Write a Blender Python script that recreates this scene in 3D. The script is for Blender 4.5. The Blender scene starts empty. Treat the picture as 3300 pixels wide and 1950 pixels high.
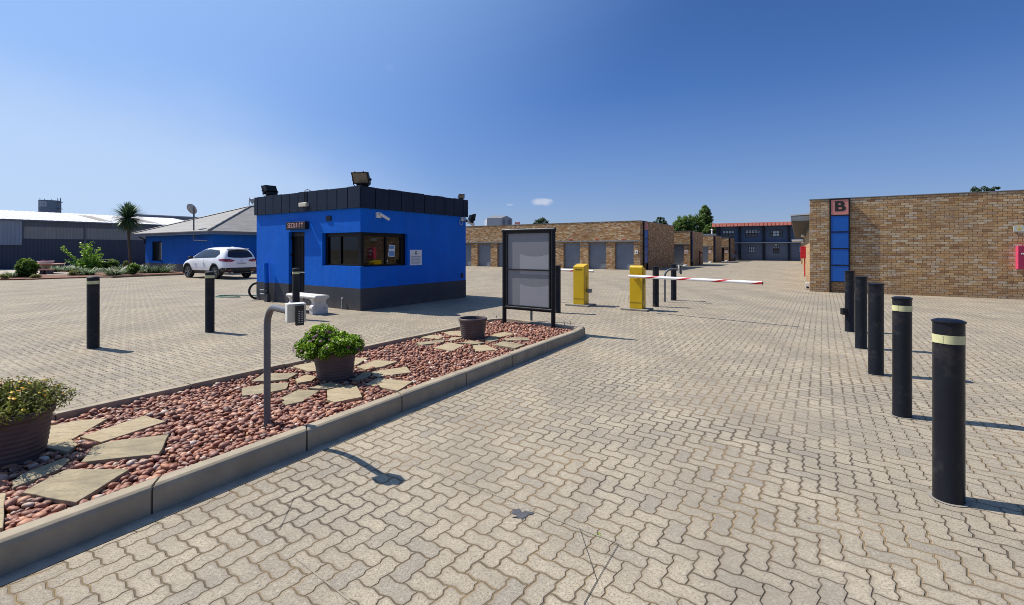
import bpy, bmesh, math, random
import numpy as np
from mathutils import Vector, Matrix
from mathutils.bvhtree import BVHTree
from math import sin, cos, tan, pi, radians, atan2, hypot, sqrt
random.seed(7); RS = np.random.RandomState(11)
SC = bpy.context.scene
COL = SC.collection

# ------------------------------------------------------------------ camera
FPX = 1544.2; HOR = 804.3; EYE = 1.55; CX = 1650.0      # survey constants (3300 px wide plate)
cam = bpy.data.cameras.new('camera'); camo = bpy.data.objects.new('camera', cam); COL.objects.link(camo)
camo.location = (0, 0, EYE); camo.rotation_euler = (radians(90), 0, 0)
cam.sensor_width = 36; cam.lens = 36 * FPX / 3300; cam.shift_y = -(975 - HOR) / 3300
cam.clip_start = 0.05; cam.clip_end = 6000
SC.camera = camo
# ------------------------------------------------------------------ light and sky
SUN_EL = radians(53); SUN_AZ = (-0.930, 0.3676)          # direction towards the sun in plan
w = bpy.data.worlds.new('World'); SC.world = w; w.use_nodes = True
nt = w.node_tree; nt.nodes.clear()
def wn(t, **k):
    n = nt.nodes.new(t)
    for a, b in k.items(): setattr(n, a, b)
    return n
wo = wn('ShaderNodeOutputWorld'); bg = wn('ShaderNodeBackground'); sky = wn('ShaderNodeTexSky')
sky.sky_type = 'NISHITA'; sky.sun_disc = False; sky.sun_elevation = SUN_EL
sky.sun_rotation = atan2(SUN_AZ[0], SUN_AZ[1]); sky.altitude = 1500; sky.air_density = 1.0; sky.dust_density = 0.6; sky.ozone_density = 3.5
bg.inputs['Strength'].default_value = 0.08
gam = wn('ShaderNodeHueSaturation'); gam.inputs['Saturation'].default_value = 1.20; gam.inputs['Value'].default_value = 1.05
tint = wn('ShaderNodeMixRGB', blend_type='MULTIPLY'); tint.inputs[0].default_value = 1.0; tint.inputs[2].default_value = (0.95, 0.94, 1.13, 1)
nt.links.new(sky.outputs[0], gam.inputs['Color']); nt.links.new(gam.outputs[0], tint.inputs[1])
# thin high cloud and one small puff, placed by direction in the sky
tc = wn('ShaderNodeTexCoord'); nrm = wn('ShaderNodeVectorMath', operation='NORMALIZE'); nt.links.new(tc.outputs['Generated'], nrm.inputs[0])
def puff(dx, dy, dz, rx, rz, scale, lo, hi, seed):
    d = Vector((dx, dy, dz)).normalized()
    sub = wn('ShaderNodeVectorMath', operation='SUBTRACT'); nt.links.new(nrm.outputs[0], sub.inputs[0]); sub.inputs[1].default_value = d
    scl = wn('ShaderNodeVectorMath', operation='MULTIPLY'); nt.links.new(sub.outputs[0], scl.inputs[0]); scl.inputs[1].default_value = (1/rx, 1/rx, 1/rz)
    ln = wn('ShaderNodeVectorMath', operation='LENGTH'); nt.links.new(scl.outputs[0], ln.inputs[0])
    fall = wn('ShaderNodeMapRange'); nt.links.new(ln.outputs['Value'], fall.inputs[0]); fall.inputs[1].default_value = 1.0; fall.inputs[2].default_value = 0.0
    fall.interpolation_type = 'SMOOTHSTEP'
    no = wn('ShaderNodeTexNoise'); no.inputs['Scale'].default_value = scale; no.inputs['Detail'].default_value = 7
    mp = wn('ShaderNodeMapping'); nt.links.new(nrm.outputs[0], mp.inputs[0]); mp.inputs['Location'].default_value = (seed, 0, 0); mp.inputs['Scale'].default_value = (1, 1, rx / rz * .6)
    nt.links.new(mp.outputs[0], no.inputs['Vector'])
    ad = wn('ShaderNodeMath', operation='MULTIPLY'); nt.links.new(no.outputs[0], ad.inputs[0]); nt.links.new(fall.outputs[0], ad.inputs[1])
    mr = wn('ShaderNodeMapRange'); nt.links.new(ad.outputs[0], mr.inputs[0]); mr.inputs[1].default_value = lo; mr.inputs[2].default_value = hi
    mr.interpolation_type = 'SMOOTHSTEP'
    return mr.outputs[0]
cur = tint.outputs[0]
def wmix(fac, col):
    global cur
    mx = wn('ShaderNodeMixRGB'); nt.links.new(fac, mx.inputs[0]); nt.links.new(cur, mx.inputs[1]); mx.inputs[2].default_value = (*col, 1); cur = mx.outputs[0]
# aureole of bright haze round the sun, and a duller haze band along the horizon away from it
dt = wn('ShaderNodeVectorMath', operation='DOT_PRODUCT'); nt.links.new(nrm.outputs[0], dt.inputs[0]); dt.inputs[1].default_value = (SUN_AZ[0]*cos(SUN_EL), SUN_AZ[1]*cos(SUN_EL), sin(SUN_EL))
sz = wn('ShaderNodeSeparateXYZ'); nt.links.new(nrm.outputs[0], sz.inputs[0])
hz = wn('ShaderNodeMapRange'); nt.links.new(sz.outputs[2], hz.inputs[0]); hz.inputs[1].default_value = 0.30; hz.inputs[2].default_value = 0.0; hz.inputs[3].default_value = 0; hz.inputs[4].default_value = .62
wmix(hz.outputs[0], (2.3, 3.05, 5.1))
gl_ = wn('ShaderNodeMapRange'); nt.links.new(dt.outputs['Value'], gl_.inputs[0]); gl_.inputs[1].default_value = .32; gl_.inputs[2].default_value = 1.0; gl_.inputs[4].default_value = .85; gl_.interpolation_type = 'SMOOTHSTEP'
wmix(gl_.outputs[0], (4.2, 6.6, 10.8))
def skydir(u, v): return ((u - CX) / FPX, 1.0, (HOR - v) / FPX)
for (u, v, rx, rz, sc, lo, hi, sd, col, amt) in [
        (1748, 651, .046, .0165, 42, .18, .50, 3.1, (6.0, 6.6, 8.0), .8),
        (1643, 660, .022, .007, 40, .25, .6, 6.1, (8, 8.4, 9.6), .25),
        (-250, 640, 1.05, .36, 1.6, .05, .42, 1.7, (6.2, 7.7, 9.8), .62),
        (600, 250, .60, .16, 2.0, .2, .7, 5.2, (6, 7.5, 10.5), .16),
        (1255, 218, .025, .02, 9, .2, .7, 2.2, (8, 9, 11), .10)]:
    f = puff(*skydir(u, v), rx, rz, sc, lo, hi, sd)
    am = wn('ShaderNodeMath', operation='MULTIPLY'); nt.links.new(f, am.inputs[0]); am.inputs[1].default_value = amt
    mx = wn('ShaderNodeMixRGB'); nt.links.new(am.outputs[0], mx.inputs[0]); nt.links.new(cur, mx.inputs[1]); mx.inputs[2].default_value = (*col, 1)
    cur = mx.outputs[0]
nt.links.new(cur, bg.inputs['Color']); nt.links.new(bg.outputs[0], wo.inputs['Surface'])
sl = bpy.data.lights.new('sun', 'SUN'); sl.energy = 5.0; sl.angle = radians(0.53); sl.color = (1.0, 0.94, 0.84)
so = bpy.data.objects.new('sun', sl); COL.objects.link(so)
so.rotation_euler = Vector((-SUN_AZ[0]*cos(SUN_EL), -SUN_AZ[1]*cos(SUN_EL), -sin(SUN_EL))).to_track_quat('-Z', 'Y').to_euler()
so.location = (-30, 15, 50)
SC.view_settings.view_transform = 'Standard'; SC.view_settings.look = 'None'; SC.view_settings.exposure = 0.30; SC.view_settings.gamma = 1
SC.render.engine = 'CYCLES'
SC.cycles.pixel_filter_type = 'BLACKMAN_HARRIS'; SC.cycles.filter_width = 0.95
SC.cycles.max_bounces = 6; SC.cycles.transparent_max_bounces = 12

# ------------------------------------------------------------------ survey helpers: where on the site a plate point stands
def G(u, v, z=0.0):
    Y = (EYE - z) * FPX / (v - HOR); return Vector(((u - CX) / FPX * Y, Y, z))
def AT(u, v, Y): return Vector(((u - CX) / FPX * Y, Y, EYE + (HOR - v) / FPX * Y))
class Frame:
    """building frame: local x along the front (to the right), local y into depth"""
    def __init__(s, o, deg):
        a = radians(deg); s.o = Vector((o[0], o[1])); s.a = a
        s.ex = Vector((cos(a), -sin(a))); s.ey = Vector((sin(a), cos(a)))
    def front(s, u, v, y=0.0):            # -> (x, z) on the plane local y = y
        r = Vector(((u - CX) / FPX, 1.0)); q = s.o + s.ey * y
        t = q.dot(s.ey) / r.dot(s.ey); p = r * t - q
        return p.dot(s.ex), EYE + (HOR - v) / FPX * t
    def side(s, u, v, x=0.0):             # -> (y, z) on the plane local x = x
        r = Vector(((u - CX) / FPX, 1.0)); q = s.o + s.ex * x
        t = q.dot(s.ex) / r.dot(s.ex); p = r * t - q
        return p.dot(s.ey), EYE + (HOR - v) / FPX * t
    def world(s, x, y, z=0.0):
        p = s.o + s.ex * x + s.ey * y; return Vector((p.x, p.y, z))

# ------------------------------------------------------------------ mesh builder
class MB:
    def __init__(s): s.v = []; s.f = []; s.uv = []
    def face(s, pts, uv=None):
        b = len(s.v); s.v += [tuple(p) for p in pts]; s.f.append(tuple(range(b, b + len(pts))))
        if uv is None:
            p = [Vector(q) for q in pts]; n = (p[1]-p[0]).cross(p[2]-p[0])
            ax = max(range(3), key=lambda i: abs(n[i]))
            uv = [((q.y, q.z) if ax == 0 else (q.x, q.z) if ax == 1 else (q.x, q.y)) for q in p]
        s.uv.append(uv)
    def box(s, x0, x1, y0, y1, z0, z1):
        if x0 > x1: x0, x1 = x1, x0
        if y0 > y1: y0, y1 = y1, y0
        if z0 > z1: z0, z1 = z1, z0
        a = [(x0,y0,z0),(x1,y0,z0),(x1,y1,z0),(x0,y1,z0),(x0,y0,z1),(x1,y0,z1),(x1,y1,z1),(x0,y1,z1)]
        for i in ((0,3,2,1),(4,5,6,7),(0,1,5,4),(1,2,6,5),(2,3,7,6),(3,0,4,7)): s.face([a[k] for k in i])
        return s
    def prism(s, pts, z0, z1):            # plan polygon (ccw)
        n = len(pts)
        s.face([(p[0], p[1], z1) for p in pts]); s.face([(p[0], p[1], z0) for p in reversed(pts)])
        for i in range(n):
            a, b = pts[i], pts[(i+1) % n]
            s.face([(a[0],a[1],z0),(b[0],b[1],z0),(b[0],b[1],z1),(a[0],a[1],z1)])
        return s
    def extr(s, prof, p0, p1, up=Vector((0,0,1)), cap=True):   # profile [(side, up)] swept p0->p1
        p0 = Vector(p0); p1 = Vector(p1); d = (p1-p0).normalized(); sd = d.cross(up).normalized(); u2 = sd.cross(d)
        a = [p0 + sd*q[0] + u2*q[1] for q in prof]; b = [p1 + sd*q[0] + u2*q[1] for q in prof]; n = len(prof)
        for i in range(n):
            j = (i+1) % n; s.face([a[i], a[j], b[j], b[i]])
        if cap: s.face(list(reversed(a))); s.face(b)
        return s
    def cyl(s, p0, p1, r0, r1=None, n=16, cap=True):
        r1 = r0 if r1 is None else r1
        p0 = Vector(p0); p1 = Vector(p1); d = (p1-p0).normalized()
        t = Vector((1,0,0)) if abs(d.x) < .8 else Vector((0,1,0)); a = d.cross(t).normalized(); b = d.cross(a)
        A = [p0 + (a*cos(2*pi*i/n) + b*sin(2*pi*i/n))*r0 for i in range(n)]; B = [p1 + (a*cos(2*pi*i/n) + b*sin(2*pi*i/n))*r1 for i in range(n)]
        for i in range(n):
            j = (i+1) % n; s.face([A[i], A[j], B[j], B[i]])
        if cap: s.face(list(reversed(A))); s.face(B)
        return s
    def tube(s, path, r, n=10, cap=True):
        P = [Vector(p) for p in path]; R = r if isinstance(r, (list, tuple)) else [r]*len(P)
        rings = []; pa = None
        for i, p in enumerate(P):
            d = ((P[min(i+1, len(P)-1)] - p).normalized() + (p - P[max(i-1, 0)]).normalized())
            d = d.normalized() if d.length > 1e-6 else Vector((0,0,1))
            if pa is None:
                t = Vector((1,0,0)) if abs(d.x) < .8 else Vector((0,1,0)); a = d.cross(t).normalized()
            else: a = (pa - d*pa.dot(d)).normalized()
            pa = a; b = d.cross(a)
            rings.append([p + (a*cos(2*pi*k/n) + b*sin(2*pi*k/n))*R[i] for k in range(n)])
        for A, B in zip(rings, rings[1:]):
            for i in range(n):
                j = (i+1) % n; s.face([A[i], A[j], B[j], B[i]])
        if cap: s.face(list(reversed(rings[0]))); s.face(rings[-1])
        return s
    def lathe(s, prof, n=32, c=(0,0)):    # [(r,z)]
        for (r0, z0), (r1, z1) in zip(prof, prof[1:]):
            for i in range(n):
                a, b = 2*pi*i/n, 2*pi*(i+1)/n
                q = [(c[0]+r0*cos(a), c[1]+r0*sin(a), z0), (c[0]+r0*cos(b), c[1]+r0*sin(b), z0), (c[0]+r1*cos(b), c[1]+r1*sin(b), z1), (c[0]+r1*cos(a), c[1]+r1*sin(a), z1)]
                if r0 < 1e-6: q = [q[0], q[2], q[3]]
                elif r1 < 1e-6: q = q[:3]
                s.face(q)
        return s
    def xf(s, M):
        s.v = [tuple(M @ Vector(p)) for p in s.v]; return s
    def add(s, o, M=None):
        b = len(s.v); s.v += [tuple(M @ Vector(p)) for p in o.v] if M else o.v
        s.f += [tuple(i+b for i in f) for f in o.f]; s.uv += o.uv; return s
    def build(s, name, mat, parent=None, smooth=False, bevel=0, loc=None, rz=None, weld=True, seg=2):
        me = bpy.data.meshes.new(name); me.from_pydata(s.v, [], s.f)
        ul = me.uv_layers.new(name='UVMap'); flat = [c for f in s.uv for q in f for c in q]
        ul.data.foreach_set('uv', flat)
        if weld:
            bm = bmesh.new(); bm.from_mesh(me); bmesh.ops.remove_doubles(bm, verts=bm.verts, dist=2e-5)
            bmesh.ops.recalc_face_normals(bm, faces=bm.faces)
            if bevel:
                ed = [e for e in bm.edges if len(e.link_faces) == 2 and e.calc_face_angle(0) > .5]
                bmesh.ops.bevel(bm, geom=ed, offset=bevel, segments=seg, affect='EDGES', profile=.5, clamp_overlap=True)
            bm.to_mesh(me); bm.free()
        if smooth:
            me.polygons.foreach_set('use_smooth', [True]*len(me.polygons))
            if smooth is not True:
                try: me.set_sharp_from_angle(angle=radians(smooth))
                except Exception: pass
        me.materials.append(mat)
        o = bpy.data.objects.new(name, me); COL.objects.link(o)
        if parent: o.parent = parent
        if loc is not None: o.location = loc
        if rz is not None: o.rotation_euler = (0, 0, rz)
        return o
def meshnp(name, V, F, mat, parent=None, rnd=None, smooth=False, uv=None):
    V = np.asarray(V, dtype=np.float32); F = np.asarray(F, dtype=np.int32); k = F.shape[1]
    me = bpy.data.meshes.new(name); me.vertices.add(len(V)); me.vertices.foreach_set('co', V.ravel())
    me.loops.add(F.size); me.loops.foreach_set('vertex_index', F.ravel())
    me.polygons.add(len(F)); me.polygons.foreach_set('loop_start', np.arange(0, F.size, k, dtype=np.int32))
    me.polygons.foreach_set('loop_total', np.full(len(F), k, dtype=np.int32))
    if smooth: me.polygons.foreach_set('use_smooth', np.ones(len(F), dtype=bool))
    me.update(calc_edges=True)
    if rnd is not None:
        at = me.attributes.new('rnd', 'FLOAT', 'POINT'); at.data.foreach_set('value', np.asarray(rnd, dtype=np.float32))
    me.materials.append(mat); o = bpy.data.objects.new(name, me); COL.objects.link(o)
    if parent: o.parent = parent
    return o
def tag(o, label=None, cat=None, group=None, kind=None):
    if label: o['label'] = label
    if cat: o['category'] = cat
    if group: o['group'] = group
    if kind: o['kind'] = kind
    return o
def thing(name, label, cat, loc=(0,0,0), rz=0.0, group=None):
    o = bpy.data.objects.new(name, None); COL.objects.link(o); o.location = loc; o.rotation_euler = (0,0,rz); o.empty_display_size = .1
    return tag(o, label, cat, group)
def dup(o, loc=None, rz=None, label=None, parent=None):
    c = o.copy(); COL.objects.link(c)
    if parent: c.parent = parent
    for ch in list(o.children): dup(ch, parent=c)
    if loc is not None: c.location = loc
    if rz is not None: c.rotation_euler = (0,0,rz)
    if label: c['label'] = label
    return c
def text(name, s, size, mat, parent, loc, rot, sx=1.0, bold=0.0, depth=.002, align='CENTER', font=None, fit=None, fat=0.0):
    cu = bpy.data.curves.new(name, 'FONT'); cu.body = s; cu.size = size; cu.align_x = align; cu.align_y = 'CENTER'; cu.extrude = depth; cu.offset = bold
    o = bpy.data.objects.new(name, cu); COL.objects.link(o); bpy.context.view_layer.update()
    me = bpy.data.meshes.new_from_object(o.evaluated_get(bpy.context.evaluated_depsgraph_get())); bpy.data.objects.remove(o)
    if fat:
        b0 = bmesh.new(); 
        for k, (ox, oy) in enumerate([(0,0),(1,0),(-1,0),(0,.6),(0,-.6),(.8,.5),(-.8,.5),(.8,-.5),(-.8,-.5)]):
            m2 = me.copy(); m2.transform(Matrix.Translation((ox*fat, oy*fat, k*.00015))); b0.from_mesh(m2)
        me = bpy.data.meshes.new(name); b0.to_mesh(me); b0.free()
    me.name = name; me.materials.clear(); me.materials.append(mat)
    p = bpy.data.objects.new(name, me); COL.objects.link(p); p.parent = parent; p.location = loc; p.rotation_euler = rot; p.scale = ((sx if fit is None else fit/max(1e-6, max(v.co.x for v in me.vertices)-min(v.co.x for v in me.vertices))), 1, 1)
    return p
def wall_holes(mb, L0, L1, H0, H1, T, holes, axis='x', at=0.0):
    """wall slab with rectangular openings. axis x: spans local x at y=at..at+T; axis y: spans local y at x=at-T..at (outer face x=at)"""
    xs = sorted({L0, L1, *[h[0] for h in holes], *[h[1] for h in holes]}); zs = sorted({H0, H1, *[h[2] for h in holes], *[h[3] for h in holes]})
    xs = [x for x in xs if L0 <= x <= L1]; zs = [z for z in zs if H0 <= z <= H1]
    def solid(i, j):
        if i < 0 or j < 0 or i >= len(xs)-1 or j >= len(zs)-1: return False
        cx, cz = (xs[i]+xs[i+1])/2, (zs[j]+zs[j+1])/2
        return not any(h[0] < cx < h[1] and h[2] < cz < h[3] for h in holes)
    def P(l, t, z): return (l, at + t, z) if axis == 'x' else (at - t, l, z)
    for i in range(len(xs)-1):
        for j in range(len(zs)-1):
            if not solid(i, j): continue
            a, b, c, d = xs[i], xs[i+1], zs[j], zs[j+1]
            mb.face([P(a,0,c), P(b,0,c), P(b,0,d), P(a,0,d)]); mb.face([P(b,T,c), P(a,T,c), P(a,T,d), P(b,T,d)])
            if not solid(i-1, j): mb.face([P(a,T,c), P(a,0,c), P(a,0,d), P(a,T,d)])
            if not solid(i+1, j): mb.face([P(b,0,c), P(b,T,c), P(b,T,d), P(b,0,d)])
            if not solid(i, j-1): mb.face([P(a,0,c), P(a,T,c), P(b,T,c), P(b,0,c)])
            if not solid(i, j+1): mb.face([P(a,0,d), P(b,0,d), P(b,T,d), P(a,T,d)])
    return mb

# ------------------------------------------------------------------ materials
class NT:
    def __init__(s, name):
        s.m = bpy.data.materials.new(name); s.m.use_nodes = True; s.t = s.m.node_tree; s.t.nodes.clear()
        s.out = s.n('ShaderNodeOutputMaterial'); s.b = s.n('ShaderNodeBsdfPrincipled'); s.l(s.b.outputs[0], s.out.inputs[0])
    def n(s, t, **k):
        q = s.t.nodes.new(t)
        for a, b in k.items(): setattr(q, a, b)
        return q
    def l(s, a, b): s.t.links.new(a, b)
    def setin(s, sock, v):
        if hasattr(v, 'is_output') or isinstance(v, bpy.types.NodeSocket): s.l(v, sock)
        else: sock.default_value = v
    def mth(s, op, a, b=None, c=None):
        q = s.n('ShaderNodeMath', operation=op); s.setin(q.inputs[0], a)
        if b is not None: s.setin(q.inputs[1], b)
        if c is not None: s.setin(q.inputs[2], c)
        return q.outputs[0]
    def mix(s, f, a, b, mode='MIX'):
        q = s.n('ShaderNodeMixRGB', blend_type=mode); s.setin(q.inputs[0], f)
        s.setin(q.inputs[1], a if not isinstance(a, tuple) else (*a, 1)); s.setin(q.inputs[2], b if not isinstance(b, tuple) else (*b, 1)); return q.outputs[0]
    def rng(s, v, a, b, c=0.0, d=1.0, sm=False):
        q = s.n('ShaderNodeMapRange'); s.setin(q.inputs[0], v); q.inputs[1].default_value = a; q.inputs[2].default_value = b; q.inputs[3].default_value = c; q.inputs[4].default_value = d
        if sm: q.interpolation_type = 'SMOOTHSTEP'
        return q.outputs[0]
    def noise(s, vec, scale, det=4, rough=.55, dim='3D'):
        q = s.n('ShaderNodeTexNoise', noise_dimensions=dim); s.l(vec, q.inputs['Vector']); q.inputs['Scale'].default_value = scale; q.inputs['Detail'].default_value = det; q.inputs['Roughness'].default_value = rough
        return q.outputs['Fac']
    def ramp(s, f, stops, interp='LINEAR'):
        q = s.n('ShaderNodeValToRGB'); s.l(f, q.inputs[0]); r = q.color_ramp; r.interpolation = interp
        while len(r.elements) < len(stops): r.elements.new(.5)
        for e, (p, c) in zip(r.elements, stops): e.position = p; e.color = (*c, 1)
        return q.outputs[0]
    def comb(s, x, y, z=0.0):
        q = s.n('ShaderNodeCombineXYZ'); s.setin(q.inputs[0], x); s.setin(q.inputs[1], y); s.setin(q.inputs[2], z); return q.outputs[0]
    def wn3(s, vec):
        q = s.n('ShaderNodeTexWhiteNoise', noise_dimensions='3D'); s.l(vec, q.inputs['Vector']); return q.outputs['Value'], q.outputs['Color']
    def bump(s, h, strength=.5, dist=.01, nrm=None):
        q = s.n('ShaderNodeBump'); s.setin(q.inputs['Height'], h); q.inputs['Strength'].default_value = strength; q.inputs['Distance'].default_value = dist
        if nrm is not None: s.l(nrm, q.inputs['Normal'])
        return q.outputs[0]
    def map(s, vec, sc=(1,1,1), loc=(0,0,0), rot=(0,0,0)):
        q = s.n('ShaderNodeMapping'); s.l(vec, q.inputs[0]); q.inputs['Scale'].default_value = sc; q.inputs['Location'].default_value = loc; q.inputs['Rotation'].default_value = rot; return q.outputs[0]
    def co(s, w='Object'): return s.n('ShaderNodeTexCoord').outputs[w]
def pbr(name, col, rough=.6, metal=0.0, var=.10, scale=6, bump=0.0, bscale=60, spec=.5, coat=0.0, dirt=None, streak=0.0, bd=.003):
    t = NT(name); o = t.co(); b = t.b
    n1 = t.noise(o, scale, 5); f = t.rng(n1, .3, .7, 1-var, 1+var)
    c = t.mix(1.0, col, t.comb(f, f, f), 'MULTIPLY')
    if dirt:
        n2 = t.noise(o, scale*.6+1.3, 6, .65); c = t.mix(t.rng(n2, .52, .75, 0, dirt[1]), c, dirt[0])
    if streak:
        n3 = t.noise(t.map(o, (9, 9, .6)), 2.0, 5, .6); c = t.mix(t.rng(n3, .45, .8, 0, streak), c, tuple(x*.45 for x in col))
    t.l(c, b.inputs['Base Color'])
    n4 = t.noise(o, scale*3, 3); t.l(t.rng(n4, .3, .7, max(0, rough-.08), min(1, rough+.08)), b.inputs['Roughness'])
    b.inputs['Metallic'].default_value = metal; b.inputs['Specular IOR Level'].default_value = spec; b.inputs['Coat Weight'].default_value = coat
    if bump: t.l(t.bump(t.noise(o, bscale, 4), bump, bd), b.inputs['Normal'])
    return t.m

def mat_pavers():
    t = NT('interlocking_pavers'); o = t.co()
    r = t.map(o, (1,1,1), (0,0,0), (0,0, radians(33)))            # align with the yard
    sp = t.n('ShaderNodeSeparateXYZ'); t.l(r, sp.inputs[0])
    U = 1/0.101
    # slight hand-laid wobble
    wob = t.n('ShaderNodeTexNoise'); t.l(o, wob.inputs['Vector']); wob.inputs['Scale'].default_value = 1.6; wob.inputs['Detail'].default_value = 2
    ws = t.n('ShaderNodeSeparateXYZ'); t.l(wob.outputs['Color'], ws.inputs[0])
    a = t.mth('ADD', t.mth('MULTIPLY', sp.outputs[0], U), t.mth('MULTIPLY', ws.outputs[0], .45))
    b = t.mth('ADD', t.mth('MULTIPLY', sp.outputs[1], U), t.mth('MULTIPLY', ws.outputs[1], .45))
    def wave(x, peak, trough, amp):                              # uneven zigzag of the paver edge
        L = (peak - trough) % 1.0; y = t.mth('FRACT', t.mth('SUBTRACT', x, trough))
        v_ = t.mth('SMOOTH_MIN', t.mth('DIVIDE', y, L), t.mth('DIVIDE', t.mth('SUBTRACT', 1.0, y), 1-L), .12)
        return t.mth('MULTIPLY', t.mth('SUBTRACT', v_, .5), -2*amp)
    a2 = t.mth('ADD', a, wave(b, .42, .68, .072)); b2 = t.mth('ADD', b, wave(a, .19, .70, .066))
    i = t.mth('FLOOR', a2); j = t.mth('FLOOR', b2); fa = t.mth('SUBTRACT', a2, i); fb = t.mth('SUBTRACT', b2, j)
    k = t.mth('FLOORED_MODULO', t.mth('SUBTRACT', i, j), 4.0)
    def eq(x, v): return t.mth('COMPARE', x, v, .25)
    k1 = eq(k, 1.0); k2 = eq(k, 2.0); isv = t.mth('GREATER_THAN', k, 1.5); ish = t.mth('SUBTRACT', 1.0, isv)
    u = t.mth('ADD', fa, k1); v = t.mth('ADD', fb, k2)
    lu = t.mth('ADD', 1.0, ish); lv = t.mth('ADD', 1.0, isv)
    du = t.mth('MINIMUM', u, t.mth('SUBTRACT', lu, u)); dv = t.mth('MINIMUM', v, t.mth('SUBTRACT', lv, v))
    oi = t.mth('SUBTRACT', i, k1); oj = t.mth('SUBTRACT', j, k2)
    rv, rc = t.wn3(t.comb(oi, oj, isv)); rs = t.n('ShaderNodeSeparateXYZ'); t.l(rc, rs.inputs[0])
    d = t.mth('SMOOTH_MIN', du, dv, .035)
    jag = t.noise(o, 45, 4, .7); d = t.mth('ADD', d, t.mth('MULTIPLY', t.mth('SUBTRACT', jag, .5), .05))
    gapw = t.mth('ADD', .006, t.mth('MULTIPLY', t.rng(t.noise(o, .8, 4, .6), .38, .68), .050))
    top = t.n('ShaderNodeMapRange'); t.l(d, top.inputs[0]); t.l(gapw, top.inputs[1]); t.l(t.mth('ADD', gapw, .040), top.inputs[2]); top.interpolation_type = 'SMOOTHSTEP'; top = top.outputs[0]
    big = t.noise(o, .22, 4, .6); mid = t.noise(o, 1.1, 5, .6); fine = t.noise(o, 95, 2, .8); fine2 = t.noise(o, 48, 4, .75); blot = t.noise(o, 7.0, 5, .7)
    base = t.mix(t.rng(big, .35, .65), (.405, .342, .248), (.355, .308, .236))
    base = t.mix(t.rng(rv, 0, 1, 0, .5), base, (.455, .385, .275))
    gsel = t.rng(rs.outputs[1], .80, .99, 0, .62); base = t.mix(gsel, base, (.25, .225, .195))
    base = t.mix(t.rng(mid, .44, .66, 0, .62), base, (.235, .205, .165))
    # darker, dirtier run along the wheel tracks and kerb
    base = t.mix(t.mth('MULTIPLY', t.rng(fine, .50, .66, 0, .8), 1.0), base, (.13, .115, .095)); base = t.mix(t.rng(blot, .48, .68, 0, .45), base, (.22, .195, .155))
    base = t.mix(t.rng(fine2, .53, .66, 0, .45), base, (.57, .51, .41)); base = t.mix(t.rng(t.noise(t.map(o, (1,1,1), (3.7,1.9,0)), 60, 3, .75), .54, .64, 0, .55), base, (.17, .15, .12))
    trk = t.noise(t.map(o, (1.1, .10, 1), rot=(0, 0, radians(33))), 1.0, 4, .6); base = t.mix(t.rng(trk, .44, .64, 0, .42), base, (.20, .175, .14))
    # grime just inside the edges of some pavers
    edge = t.mth('MULTIPLY', t.rng(d, .20, .07, 0, 1), t.rng(t.noise(o, .9, 3), .38, .60, .30, .95)); base = t.mix(edge, base, (.235, .195, .15))
    # oil drips
    vor = t.n('ShaderNodeTexVoronoi'); t.l(t.map(o, (1,1,1), (.37,.11,0)), vor.inputs['Vector']); vor.inputs['Scale'].default_value = 5.5
    spots = t.mth('MULTIPLY', t.rng(t.mth('ADD', vor.outputs['Distance'], t.mth('MULTIPLY', jag, .06)), .10, .075), t.rng(t.noise(t.map(o, (1,1,1), (.3,1.1,0)), .8, 1), .52, .56))
    base = t.mix(t.mth('MULTIPLY', spots, .75), base, (.09, .085, .085))
    sand = t.mix(t.rng(t.noise(t.map(o, (1,1,1), (7,3,0)), .8, 4), .40, .56), (.12, .095, .07), (.34, .245, .13))
    dark = t.rng(d, .032, .016, 0, .72)
    gapc = t.mix(dark, sand, (.075, .06, .042))
    c = t.mix(top, gapc, base)
    t.l(c, t.b.inputs['Base Color']); t.b.inputs['Roughness'].default_value = .88; t.b.inputs['Specular IOR Level'].default_value = .25
    # each paver sits at its own height and tilt
    tilt = t.mth('ADD', t.mth('MULTIPLY', t.mth('SUBTRACT', rs.outputs[0], .5), t.mth('SUBTRACT', u, .5)), t.mth('MULTIPLY', t.mth('SUBTRACT', rs.outputs[2], .5), t.mth('SUBTRACT', v, .5)))
    h = t.mth('ADD', t.mth('MULTIPLY', top, .006), t.mth('ADD', t.mth('MULTIPLY', fine, .0022), t.mth('MULTIPLY', fine2, .0035)))
    h = t.mth('ADD', h, t.mth('MULTIPLY', t.mth('MULTIPLY', tilt, top), .006))
    t.l(t.bump(h, .85, 1.0), t.b.inputs['Normal'])
    return t.m
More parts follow.
